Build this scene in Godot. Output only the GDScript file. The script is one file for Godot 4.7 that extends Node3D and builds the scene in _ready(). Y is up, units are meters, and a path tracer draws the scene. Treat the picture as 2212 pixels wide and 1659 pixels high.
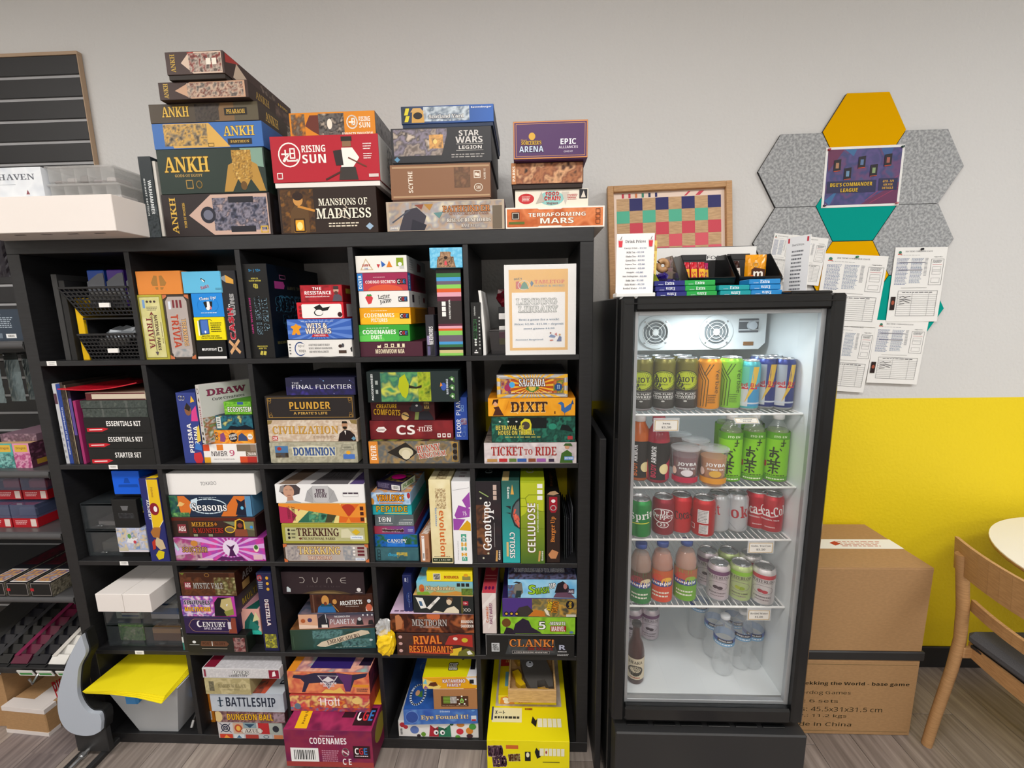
extends Node3D
# A games shop corner: a black cube shelf full of boxed games, a glass-door drinks fridge, a display rack, a chair and a table.

const F := 933.2127
const CAM := Vector3(1.62202, 1.57314, 1.33647)
const YAW := 0.0385145
const PITCH := -0.1620452
const ROLL := -0.0164716
const WALL := -0.42
const TOP := 1.82
const DEEP := 0.385
var R: Basis
var M := {}
var fonts := {}
var text_cache := {}
var used := {}
var sy := 0.0

# ---------- pixels of the 2212 x 1659 photograph to points ----------
func ray(u: float, v: float) -> Vector3:
	return R * Vector3((u - 1106.0) / F, (829.5 - v) / F, -1.0)
func at_z(u: float, v: float, z: float) -> Vector3:
	var d := ray(u, v)
	return CAM + d * ((z - CAM.z) / d.z)
func at_y(u: float, v: float, y: float) -> Vector3:
	var d := ray(u, v)
	return CAM + d * ((y - CAM.y) / d.y)
func at_x(u: float, v: float, x: float) -> Vector3:
	var d := ray(u, v)
	return CAM + d * ((x - CAM.x) / d.x)
func shelf_y(row: int) -> float:   # upper face of the board under a row, 1 the highest
	return 0.0405 if row == 5 else TOP - (0.0405 + row * 0.335 + (row - 1) * 0.016)

# ---------- mesh collecting ----------
class MB:
	var v := PackedVector3Array()
	var n := PackedVector3Array()
	var c := PackedColorArray()
	var uv := PackedVector2Array()
	func tri(a: Vector3, b: Vector3, d: Vector3, out: Vector3, col := Color.WHITE) -> void:
		var nn := (d - a).cross(b - a)
		if nn.length_squared() < 1e-18:
			return
		nn = nn.normalized()
		if nn.dot(out) < 0.0:
			var t := b
			b = d
			d = t
			nn = -nn
		v.append(a); v.append(b); v.append(d)
		for i in 3:
			n.append(nn); c.append(col)
		uv.append(Vector2(a.x + a.z, a.y)); uv.append(Vector2(b.x + b.z, b.y)); uv.append(Vector2(d.x + d.z, d.y))
	func tri_n(a: Vector3, b: Vector3, d: Vector3, na: Vector3, nb: Vector3, nd: Vector3, ca: Color, cb: Color, cd: Color) -> void:
		if (d - a).cross(b - a).dot(na + nb + nd) < 0.0:
			var t := b
			b = d
			d = t
			var tn := nb
			nb = nd
			nd = tn
			var tc := cb
			cb = cd
			cd = tc
		v.append(a); v.append(b); v.append(d)
		n.append(na); n.append(nb); n.append(nd)
		c.append(ca); c.append(cb); c.append(cd)
		uv.append(Vector2(a.x + a.z, a.y)); uv.append(Vector2(b.x + b.z, b.y)); uv.append(Vector2(d.x + d.z, d.y))
	func quad(a: Vector3, b: Vector3, d: Vector3, e: Vector3, out: Vector3, col := Color.WHITE) -> void:
		tri(a, b, d, out, col); tri(a, d, e, out, col)
	func quad_n(p: Array, q: Array, col: Color) -> void:
		tri_n(p[0], p[1], p[2], q[0], q[1], q[2], col, col, col)
		tri_n(p[0], p[2], p[3], q[0], q[2], q[3], col, col, col)
	# a block with bevelled edges
	func block(lo: Vector3, hi: Vector3, ch := 0.001, col := Color.WHITE, xf := Transform3D.IDENTITY) -> void:
		ch = minf(ch, minf(hi.x - lo.x, minf(hi.y - lo.y, hi.z - lo.z)) * 0.45)
		var mid := (lo + hi) * 0.5
		var h := (hi - lo) * 0.5
		var pt := {}
		for sx in [-1, 1]:
			for sy2 in [-1, 1]:
				for sz in [-1, 1]:
					for ax in 3:
						var p := Vector3(sx * h.x, sy2 * h.y, sz * h.z)
						var s := Vector3(sx, sy2, sz)
						for k in 3:
							if k != ax:
								p[k] -= s[k] * ch
						pt[Vector4i(sx, sy2, sz, ax)] = xf * (mid + p)
		for ax in 3:
			var b1 := (ax + 1) % 3
			var b2 := (ax + 2) % 3
			for s in [-1, 1]:
				var o := Vector3.ZERO
				o[ax] = s
				var k := []
				for q in [[-1, -1], [1, -1], [1, 1], [-1, 1]]:
					var g := Vector4i(0, 0, 0, ax)
					g[ax] = s
					g[b1] = q[0]
					g[b2] = q[1]
					k.append(pt[g])
				quad(k[0], k[1], k[2], k[3], xf.basis * o, col)
			if ch > 0.0:
				for s1 in [-1, 1]:
					for s2 in [-1, 1]:
						var o := Vector3.ZERO
						o[b1] = s1
						o[b2] = s2
						var k := []
						for e in [[-1, b1], [1, b1], [1, b2], [-1, b2]]:
							var g := Vector4i(0, 0, 0, e[1])
							g[ax] = e[0]
							g[b1] = s1
							g[b2] = s2
							k.append(pt[g])
						quad(k[0], k[1], k[2], k[3], xf.basis * o, col)
		if ch > 0.0:
			for sx in [-1, 1]:
				for sy2 in [-1, 1]:
					for sz in [-1, 1]:
						tri(pt[Vector4i(sx, sy2, sz, 0)], pt[Vector4i(sx, sy2, sz, 1)], pt[Vector4i(sx, sy2, sz, 2)], xf.basis * Vector3(sx, sy2, sz), col)
	# profile [[radius, height, colour?], ...] turned about the y axis at o
	func lathe(prof: Array, seg: int, o: Vector3, col: Color, smooth := true, xf := Transform3D.IDENTITY) -> void:
		for i in prof.size() - 1:
			var a: Array = prof[i]
			var b: Array = prof[i + 1]
			var d := Vector2(b[0] - a[0], b[1] - a[1])
			if d.length() < 1e-7:
				continue
			var nr := Vector2(d.y, -d.x).normalized()
			var na := nr
			var nb := nr
			if smooth:
				if i > 0:
					var pd := Vector2(a[0] - prof[i - 1][0], a[1] - prof[i - 1][1])
					var pn := Vector2(pd.y, -pd.x).normalized()
					if pn.dot(nr) > 0.55:
						na = (pn + nr).normalized()
				if i < prof.size() - 2:
					var nd := Vector2(prof[i + 2][0] - b[0], prof[i + 2][1] - b[1])
					var nn := Vector2(nd.y, -nd.x).normalized()
					if nn.dot(nr) > 0.55:
						nb = (nn + nr).normalized()
			var cc: Color = a[2] if a.size() > 2 else col
			for k in seg:
				var t0 := TAU * k / seg
				var t1 := TAU * (k + 1) / seg
				var c0 := Vector3(sin(t0), 0, cos(t0))
				var c1 := Vector3(sin(t1), 0, cos(t1))
				var p := [xf * (o + c0 * a[0] + Vector3.UP * a[1]), xf * (o + c1 * a[0] + Vector3.UP * a[1]), xf * (o + c1 * b[0] + Vector3.UP * b[1]), xf * (o + c0 * b[0] + Vector3.UP * b[1])]
				var q := [xf.basis * (c0 * na.x + Vector3.UP * na.y), xf.basis * (c1 * na.x + Vector3.UP * na.y), xf.basis * (c1 * nb.x + Vector3.UP * nb.y), xf.basis * (c0 * nb.x + Vector3.UP * nb.y)]
				quad_n(p, q, cc)
	# round bar along a list of points
	func tube(pts: Array, r: float, seg := 8, col := Color.WHITE, caps := true, r_end := -1.0) -> void:
		var ring := []
		for i in pts.size():
			var d: Vector3 = (pts[mini(i + 1, pts.size() - 1)] - pts[maxi(i - 1, 0)]).normalized()
			var u := d.cross(Vector3.UP if absf(d.y) < 0.9 else Vector3.RIGHT).normalized()
			var w := d.cross(u)
			var rr := r if r_end < 0.0 else lerpf(r, r_end, float(i) / (pts.size() - 1))
			var a := []
			for k in seg:
				var t := TAU * k / seg
				a.append([u * cos(t) + w * sin(t), rr])
			ring.append(a)
		for i in pts.size() - 1:
			for k in seg:
				var k2 := (k + 1) % seg
				var p := [pts[i] + ring[i][k][0] * ring[i][k][1], pts[i] + ring[i][k2][0] * ring[i][k2][1], pts[i + 1] + ring[i + 1][k2][0] * ring[i + 1][k2][1], pts[i + 1] + ring[i + 1][k][0] * ring[i + 1][k][1]]
				quad_n(p, [ring[i][k][0], ring[i][k2][0], ring[i + 1][k2][0], ring[i + 1][k][0]], col)
		if caps:
			for e in [0, pts.size() - 1]:
				var d: Vector3 = pts[0] - pts[1] if e == 0 else pts[-1] - pts[-2]
				for k in range(1, seg - 1):
					tri(pts[e] + ring[e][0][0] * ring[e][0][1], pts[e] + ring[e][k][0] * ring[e][k][1], pts[e] + ring[e][k + 1][0] * ring[e][k + 1][1], d, col)
	# an outline in the x-y plane given thickness along z
	func slab(poly: PackedVector2Array, z0: float, z1: float, col: Color, xf := Transform3D.IDENTITY) -> void:
		var ids := Geometry2D.triangulate_polygon(poly)
		for i in range(0, ids.size(), 3):
			var a := poly[ids[i]]
			var b := poly[ids[i + 1]]
			var d := poly[ids[i + 2]]
			tri(xf * Vector3(a.x, a.y, z1), xf * Vector3(b.x, b.y, z1), xf * Vector3(d.x, d.y, z1), xf.basis * Vector3.BACK, col)
			tri(xf * Vector3(a.x, a.y, z0), xf * Vector3(b.x, b.y, z0), xf * Vector3(d.x, d.y, z0), xf.basis * Vector3.FORWARD, col)
		var turn := -1.0 if Geometry2D.is_polygon_clockwise(poly) else 1.0
		for i in poly.size():
			var a := poly[i]
			var b := poly[(i + 1) % poly.size()]
			var d := (b - a)
			quad(xf * Vector3(a.x, a.y, z0), xf * Vector3(b.x, b.y, z0), xf * Vector3(b.x, b.y, z1), xf * Vector3(a.x, a.y, z1), xf.basis * (Vector3(d.y, -d.x, 0) * turn), col)
	func mesh() -> ArrayMesh:
		var a := []
		a.resize(Mesh.ARRAY_MAX)
		a[Mesh.ARRAY_VERTEX] = v
		a[Mesh.ARRAY_NORMAL] = n
		a[Mesh.ARRAY_COLOR] = c
		a[Mesh.ARRAY_TEX_UV] = uv
		var m := ArrayMesh.new()
		if v.size():
			m.add_surface_from_arrays(Mesh.PRIMITIVE_TRIANGLES, a)
		return m

func hex(s: String) -> Color:
	return Color(s).srgb_to_linear()

# ---------- scene nodes ----------
func numbered(called: String) -> String:
	var k: int = used.get(called, 0)
	used[called] = k + 1
	return called if k == 0 else "%s_%03d" % [called, k]
func tag(o: Node3D, label: String, category: String, group := "", kind := "") -> Node3D:
	if label: o.set_meta("label", label)
	if category: o.set_meta("category", category)
	if group: o.set_meta("group", group)
	if kind: o.set_meta("kind", kind)
	return o
func thing(called: String, label: String, category: String, at := Vector3.ZERO, turn := 0.0, group := "") -> Node3D:
	var o := Node3D.new()
	o.name = numbered(called)
	add_child(o)
	o.position = at
	o.rotation.y = turn
	return tag(o, label, category, group)
func put(called: String, mb: MB, m: Material, parent: Node, label := "") -> MeshInstance3D:
	var o := MeshInstance3D.new()
	o.name = numbered(called) if parent == self else called
	o.mesh = mb.mesh()
	o.material_override = m
	parent.add_child(o, true)
	if label: o.set_meta("label", label)
	return o
func put_mesh(called: String, me: Mesh, m: Material, parent: Node) -> MeshInstance3D:
	var o := MeshInstance3D.new()
	o.name = numbered(called) if parent == self else called
	o.mesh = me
	o.material_override = m
	parent.add_child(o, true)
	return o
func structure(called: String, mb: MB, m: Material) -> MeshInstance3D:
	var o := put(called, mb, m, self)
	o.set_meta("kind", "structure")
	return o
func mat(color := Color.WHITE, rough := 0.5, metal := 0.0, vertex := false, spec := 0.5) -> StandardMaterial3D:
	var m := StandardMaterial3D.new()
	m.albedo_color = color
	m.roughness = rough
	m.metallic = metal
	m.metallic_specular = spec
	m.vertex_color_use_as_albedo = vertex
	return m
func clear(color: Color, alpha: float, rough := 0.08) -> StandardMaterial3D:
	var m := mat(color, rough)
	m.transparency = BaseMaterial3D.TRANSPARENCY_ALPHA
	m.albedo_color.a = alpha
	return m
func noise_tex(w: int, h: int, sx: float, sy2: float, dark: Color, light: Color, s: int, oct := 4, mix2 := 0.0) -> ImageTexture:
	var f := FastNoiseLite.new()
	f.seed = s
	f.frequency = 1.0
	f.fractal_octaves = oct
	var g := FastNoiseLite.new()
	g.seed = s + 7
	g.frequency = 1.0
	var im := Image.create(w, h, true, Image.FORMAT_RGB8)
	for y in h:
		for x in w:
			var a := f.get_noise_2d(x * sx, y * sy2) * 0.9 + 0.5
			if mix2 > 0.0:
				a = lerpf(a, g.get_noise_2d(x * sx * 0.13, y * sy2 * 0.3) + 0.5, mix2)
			im.set_pixel(x, y, dark.lerp(light, clampf(a, 0, 1)))
	im.generate_mipmaps()
	return ImageTexture.create_from_image(im)

# ---------- printing: flat artwork and lettering laid on a face ----------
# A face is a mapping from 0..1 across and 0..1 up to points just above a surface.
class Face:
	var o: Vector3
	var u: Vector3
	var w: Vector3
	var nn: Vector3
	var wd: float
	var ht: float
	var radius := 0.0
	var arc := 0.0
	var top_in := 0.0
	func pos(x: float, y: float, l: float) -> Vector3:
		if radius > 0.0:
			var t := (x - 0.5) * arc
			return o + (u * sin(t) + nn * cos(t)) * (radius + l) + w * (y * ht)
		return o + u * (x * wd) + w * (y * ht) + nn * l
	func nor(x: float) -> Vector3:
		if radius > 0.0:
			var t := (x - 0.5) * arc
			return u * sin(t) + nn * cos(t)
		return nn
static func flat(o: Vector3, u: Vector3, w: Vector3, wd: float, ht: float) -> Face:
	var f := Face.new()
	f.o = o
	f.u = u
	f.w = w
	f.nn = u.cross(w).normalized()
	f.wd = wd
	f.ht = ht
	return f
static func round_face(axis: Vector3, facing: float, radius: float, arc: float, y0: float, ht: float) -> Face:
	var f := Face.new()
	f.o = axis + Vector3.UP * y0
	f.nn = Vector3(sin(facing), 0, cos(facing))
	f.u = Vector3(cos(facing), 0, -sin(facing))
	f.w = Vector3.UP
	f.radius = radius
	f.arc = arc
	f.wd = radius * arc
	f.ht = ht
	return f

const STEP := 0.00007
func font_of(k: String) -> Font:
	if not fonts.has(k):
		var f := SystemFont.new()
		f.font_names = PackedStringArray([{"s": "Droid Serif", "m": "Droid Sans Mono"}.get(k.to_lower(), "Droid Sans")])
		if k in ["b", "s"]:
			f.font_weight = 700
		fonts[k] = f
	return fonts[k]
func text_tris(t: String, k: String) -> PackedVector3Array:
	var key := k + t
	if not text_cache.has(key):
		var tm := TextMesh.new()
		tm.font = font_of(k)
		tm.text = t
		tm.font_size = 24
		tm.pixel_size = 1.0
		tm.curve_step = 2.2
		tm.depth = 0.0
		tm.autowrap_mode = TextServer.AUTOWRAP_OFF
		var out := PackedVector3Array()
		if tm.get_surface_count() > 0:
			var a := tm.surface_get_arrays(0)
			var vv: PackedVector3Array = a[Mesh.ARRAY_VERTEX]
			var nn: PackedVector3Array = a[Mesh.ARRAY_NORMAL]
			var ii: PackedInt32Array = a[Mesh.ARRAY_INDEX]
			for i in range(0, ii.size(), 3):
				if nn[ii[i]].z > 0.5:
					for j in 3:
						out.append(vv[ii[i + j]])
			if out.size():
				var lo := out[0]
				var hi := out[0]
				for p in out:
					lo = lo.min(p)
					hi = hi.max(p)
				var sz := hi - lo
				for i in out.size():
					out[i] = Vector3((out[i].x - lo.x) / maxf(sz.x, 1e-6) - 0.5, (out[i].y - lo.y) / maxf(sz.y, 1e-6) - 0.5, 0)
		text_cache[key] = out
	return text_cache[key]
func ptri(mb: MB, f: Face, a: Vector2, b: Vector2, d: Vector2, l: float, ca: Color, cb: Color, cd: Color) -> void:
	if f.radius > 0.0 and maxf(a.x, maxf(b.x, d.x)) - minf(a.x, minf(b.x, d.x)) > 0.09:   # follow the round surface
		var ab := (a + b) / 2
		var bd := (b + d) / 2
		var da := (d + a) / 2
		for q in [[a, ab, da], [ab, b, bd], [da, bd, d], [ab, bd, da]]:
			ptri(mb, f, q[0], q[1], q[2], l, ca, cb, cd)
		return
	mb.tri_n(f.pos(a.x, a.y, l), f.pos(b.x, b.y, l), f.pos(d.x, d.y, l), f.nor(a.x), f.nor(b.x), f.nor(d.x), ca, cb, cd)
func pgrid(mb: MB, f: Face, x0: float, y0: float, x1: float, y1: float, nx: int, ny: int, l: float, col: Callable) -> void:
	for j in ny:
		for i in nx:
			var a := Vector2(lerpf(x0, x1, float(i) / nx), lerpf(y0, y1, float(j) / ny))
			var b := Vector2(lerpf(x0, x1, float(i + 1) / nx), lerpf(y0, y1, float(j + 1) / ny))
			var c00: Color = col.call(a.x, a.y)
			var c11: Color = col.call(b.x, b.y)
			ptri(mb, f, a, Vector2(b.x, a.y), b, l, c00, col.call(b.x, a.y), c11)
			ptri(mb, f, a, b, Vector2(a.x, b.y), l, c00, c11, col.call(a.x, b.y))
func ppoly(mb: MB, f: Face, pts: PackedVector2Array, l: float, c: Color) -> void:
	var unit := PackedVector2Array([Vector2(0, 0), Vector2(1, 0), Vector2(1, 1), Vector2(0, 1)])
	var inside := true
	for p in pts:
		if p.x < 0 or p.x > 1 or p.y < 0 or p.y > 1:
			inside = false
	var parts: Array = [pts] if inside else Geometry2D.intersect_polygons(pts, unit)
	for q in parts:
		var ids := Geometry2D.triangulate_polygon(q)
		for i in range(0, ids.size(), 3):
			ptri(mb, f, q[ids[i]], q[ids[i + 1]], q[ids[i + 2]], l, c, c, c)
func pline(mb: MB, f: Face, pts: Array, w: float, l: float, c: Color) -> void:
	for i in pts.size() - 1:
		var a := Vector2(pts[i].x * f.wd, pts[i].y * f.ht)
		var b := Vector2(pts[i + 1].x * f.wd, pts[i + 1].y * f.ht)
		var d := (b - a).normalized()
		var e := Vector2(-d.y, d.x) * w * 0.5
		a -= d * w * 0.3
		b += d * w * 0.3
		var q := PackedVector2Array()
		for p in [a - e, b - e, b + e, a + e]:
			q.append(Vector2(p.x / f.wd, p.y / f.ht))
		ppoly(mb, f, q, l, c)
func ptext(mb: MB, f: Face, t: String, cx: float, cy: float, w: float, h: float, c: Color, k: String, rot: float, l: float, dx := 0.0, dy := 0.0) -> void:
	var tv := text_tris(t.replace("_", " "), k)
	var ww := w * f.wd
	var hh := h * f.ht
	if absf(absf(rot) - 90.0) < 20.0:   # a quarter turn: w and h are still measured across and up the face
		ww = h * f.ht
		hh = w * f.wd
	var q := deg_to_rad(rot)
	var cs := cos(q)
	var sn := sin(q)
	for i in range(0, tv.size(), 3):
		var p: Array[Vector2] = []
		for j in 3:
			var a := Vector2(tv[i + j].x * ww, tv[i + j].y * hh)
			p.append(Vector2(cx + (a.x * cs - a.y * sn + dx) / f.wd, cy + (a.x * sn + a.y * cs + dy) / f.ht))
		ptri(mb, f, p[0], p[1], p[2], l, c, c, c)
# One printing step per entry, entries parted by ";", the arguments by spaces, "_" is a space in lettering.
func draw(mb: MB, f: Face, dsl: String, l0 := 1.0) -> void:
	var layer := l0
	var curved := f.radius > 0.0
	for entry in dsl.split(";", false):
		var a := entry.strip_edges().split(" ", false)
		if a.is_empty():
			continue
		var l := layer * STEP
		layer += 1.0
		match a[0]:
			"f":
				var c := hex(a[1])
				pgrid(mb, f, 0, 0, 1, 1, 12 if curved else 1, 1, l, func(_x, _y): return c)
			"r":
				var c := hex(a[5])
				pgrid(mb, f, float(a[1]), float(a[2]), float(a[3]), float(a[4]), 10 if curved else 1, 1, l, func(_x, _y): return c)
			"g", "h":   # printed blend between two inks, up or across
				var c0 := hex(a[5])
				var c1 := hex(a[6])
				var up := a[0] == "g"
				var x0 := float(a[1])
				var y0 := float(a[2])
				var x1 := float(a[3])
				var y1 := float(a[4])
				pgrid(mb, f, x0, y0, x1, y1, 10 if curved else 6, 6, l, func(x, y): return c0.lerp(c1, (y - y0) / (y1 - y0) if up else (x - x0) / (x1 - x0)))
			"e":
				var q := PackedVector2Array()
				for i in 20:
					q.append(Vector2(float(a[1]) + float(a[3]) * cos(TAU * i / 20), float(a[2]) + float(a[4]) * sin(TAU * i / 20)))
				ppoly(mb, f, q, l, hex(a[5]))
			"o":
				var q := []
				for i in 25:
					q.append(Vector2(float(a[1]) + float(a[3]) * cos(TAU * i / 24), float(a[2]) + float(a[4]) * sin(TAU * i / 24)))
				pline(mb, f, q, float(a[5]) * f.ht, l, hex(a[6]))
			"p":
				var q := PackedVector2Array()
				for i in range(2, a.size() - 1, 2):
					q.append(Vector2(float(a[i]), float(a[i + 1])))
				ppoly(mb, f, q, l, hex(a[1]))
			"l":
				var q := []
				for i in range(3, a.size() - 1, 2):
					q.append(Vector2(float(a[i]), float(a[i + 1])))
				pline(mb, f, q, float(a[1]) * f.ht, l, hex(a[2]))
			"b":
				var w := float(a[5]) * f.ht
				var x0 := float(a[1])
				var y0 := float(a[2])
				var x1 := float(a[3])
				var y1 := float(a[4])
				pline(mb, f, [Vector2(x0, y0), Vector2(x1, y0), Vector2(x1, y1), Vector2(x0, y1), Vector2(x0, y0)], w, l, hex(a[6]))
			"t":
				ptext(mb, f, a[1], float(a[2]), float(a[3]), float(a[4]), float(a[5]), hex(a[6]), a[7] if a.size() > 7 else "b", float(a[8]) if a.size() > 8 else 0.0, l)
			"T":   # outlined lettering: letter colour, then outline colour
				var w := minf(float(a[5]) * f.ht, float(a[4]) * f.wd) * (float(a[10]) if a.size() > 10 else 0.07)
				var k := a[8] if a.size() > 8 else "b"
				var rot := float(a[9]) if a.size() > 9 else 0.0
				for d in [[-1, -1], [1, -1], [-1, 1], [1, 1], [0, 1.3], [0, -1.3]]:
					ptext(mb, f, a[1], float(a[2]), float(a[3]), float(a[4]), float(a[5]), hex(a[7]), k, rot, l, d[0] * w, d[1] * w)
				layer += 1.0
				ptext(mb, f, a[1], float(a[2]), float(a[3]), float(a[4]), float(a[5]), hex(a[6]), k, rot, l + STEP)
			"n":   # painted patchwork of several inks
				var cols := []
				for i in range(7, a.size()):
					cols.append(hex(a[i]))
				var fn := FastNoiseLite.new()
				fn.seed = int(a[6])
				fn.frequency = float(a[5])
				fn.fractal_octaves = 3
				var x0 := float(a[1])
				var y0 := float(a[2])
				var x1 := float(a[3])
				var y1 := float(a[4])
				var nx := clampi(int((x1 - x0) * f.wd / 0.003), 4, 80)
				var ny := clampi(int((y1 - y0) * f.ht / 0.003), 4, 60)
				pgrid(mb, f, x0, y0, x1, y1, nx, ny, l, func(x, y):
					var t := clampf(fn.get_noise_2d(x * f.wd * 100.0, y * f.ht * 100.0) * 0.85 + 0.5, 0.0, 0.999) * (cols.size() - 1)
					return cols[int(t)].lerp(cols[int(t) + 1], t - int(t)))
			"k":   # barcode
				var x0 := float(a[1])
				var y0 := float(a[2])
				var x1 := float(a[3])
				var y1 := float(a[4])
				pgrid(mb, f, x0, y0, x1, y1, 4 if curved else 1, 1, l, func(_x, _y): return hex("f0f0f0"))
				var rng := RandomNumberGenerator.new()
				rng.seed = 5
				var x := x0 + (x1 - x0) * 0.12
				while x < x1 - (x1 - x0) * 0.12:
					var w := (x1 - x0) * rng.randf_range(0.012, 0.04)
					pgrid(mb, f, x, y0 + (y1 - y0) * 0.15, minf(x + w, x1), y1 - (y1 - y0) * 0.15, 1, 1, l + STEP, func(_x, _y): return hex("181818"))
					x += w + (x1 - x0) * rng.randf_range(0.015, 0.04)
				layer += 1.0
			"x":   # small print: rows of short dashes
				var rng := RandomNumberGenerator.new()
				rng.seed = 11
				var x0 := float(a[1])
				var y0 := float(a[2])
				var x1 := float(a[3])
				var y1 := float(a[4])
				var rows := int(a[5])
				var c := hex(a[6])
				for i in rows:
					var yy := lerpf(y1, y0, (i + 0.5) / rows)
					var hh := (y1 - y0) / rows * 0.22
					var x := x0
					var xe := lerpf(x0, x1, rng.randf_range(0.8, 1.0))
					while x < xe:
						var w := (x1 - x0) * rng.randf_range(0.05, 0.16)
						pgrid(mb, f, x, yy - hh, minf(x + w, xe), yy + hh, 1, 1, l, func(_x, _y): return c)
						x += w + (x1 - x0) * 0.03
			"s":   # rays from a centre: s cx cy count colour
				var cnt := int(a[3])
				for i in cnt:
					var t0 := TAU * i / cnt
					var t1 := t0 + TAU / cnt * 0.42
					var asp := f.wd / f.ht
					ppoly(mb, f, PackedVector2Array([Vector2(float(a[1]), float(a[2])), Vector2(float(a[1]) + 3 * cos(t0), float(a[2]) + 3 * asp * sin(t0)), Vector2(float(a[1]) + 3 * cos(t1), float(a[2]) + 3 * asp * sin(t1))]), l, hex(a[4]))
			_:
				push_warning("unknown printing step " + a[0])
func printed(called: String, f: Face, dsl: String, parent: Node, m: Material = null) -> MeshInstance3D:
	var mb := MB.new()
	draw(mb, f, dsl)
	return put(called, mb, m if m else M.ink, parent)

# ---------- a boxed game: lid, tray and print, placed by the corners of its front in the photograph ----------
# q: top left, top right, bottom left, bottom right. z NAN: found from the board or box it stands on.
func gbox(label: String, q: Array, base: float, z: float, front: String, o := {}) -> Node3D:
	var y0: float = sy if base < 0.0 else base
	var bl: Vector3
	var br: Vector3
	if is_nan(z):
		bl = at_y(q[4], q[5], y0)
		br = at_y(q[6], q[7], y0)
		var turn := rad_to_deg(atan2(br.z - bl.z, br.x - bl.x))
		if absf(turn) < float(o.get("snap", 3.0)):
			var zz := clampf((bl.z + br.z) * 0.5, -0.2, 0.11)
			bl = at_z(q[4], q[5], zz)
			br = at_z(q[6], q[7], zz)
	else:
		bl = at_z(q[4], q[5], z)
		br = at_z(q[6], q[7], z)
	var y1 := (at_z(q[0], q[1], bl.z).y + at_z(q[2], q[3], br.z).y) * 0.5
	y1 = maxf(y1, y0 + 0.006)
	bl.y = y0
	br.y = y0
	var u := (br - bl).normalized()
	var w := (br - bl).length()
	var h := y1 - y0
	var d: float = minf(float(o.get("d", 0.29)), minf(bl.z, br.z) + DEEP)
	var t := thing(o.get("name", "board_game_box"), label, o.get("cat", "game box"), (bl + br) * 0.5, atan2(-u.z, u.x), o.get("group", "boxed games kept on the black cube shelf"))
	var c := hex(o.get("c", "303030"))
	var lip: float = o.get("lip", 0.0)
	if lip > 0.0:
		var tb := MB.new()
		tb.block(Vector3(-w / 2 + 0.0025, 0, -d + 0.0025), Vector3(w / 2 - 0.0025, lip + 0.004, -0.0025), 0.0006, hex(o.get("lipc", o.get("c", "303030"))))
		put("tray", tb, M.card, t)
	var lb := MB.new()
	lb.block(Vector3(-w / 2, lip, -d), Vector3(w / 2, h, 0), 0.0011, c)
	put("lid" if lip > 0.0 else "box_body", lb, M.card, t)
	var i := 0.0008
	if front:
		printed("front_print", flat(Vector3(-w / 2 + i, lip + i, 0), Vector3.RIGHT, Vector3.UP, w - 2 * i, h - lip - 2 * i), front, t)
	if o.has("top"):
		printed("top_print", flat(Vector3(-w / 2 + i, h, -i), Vector3.RIGHT, Vector3.FORWARD, w - 2 * i, d - 2 * i), o.top, t)
	if o.has("right"):
		printed("side_print", flat(Vector3(w / 2, lip + i, -i), Vector3.FORWARD, Vector3.UP, d - 2 * i, h - lip - 2 * i), o.right, t)
	if o.has("left"):
		printed("side_print", flat(Vector3(-w / 2, lip + i, -d + i), Vector3.BACK, Vector3.UP, d - 2 * i, h - lip - 2 * i), o.left, t)
	if base > -2.5:
		sy = y1 + 0.0006
	return t

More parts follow.
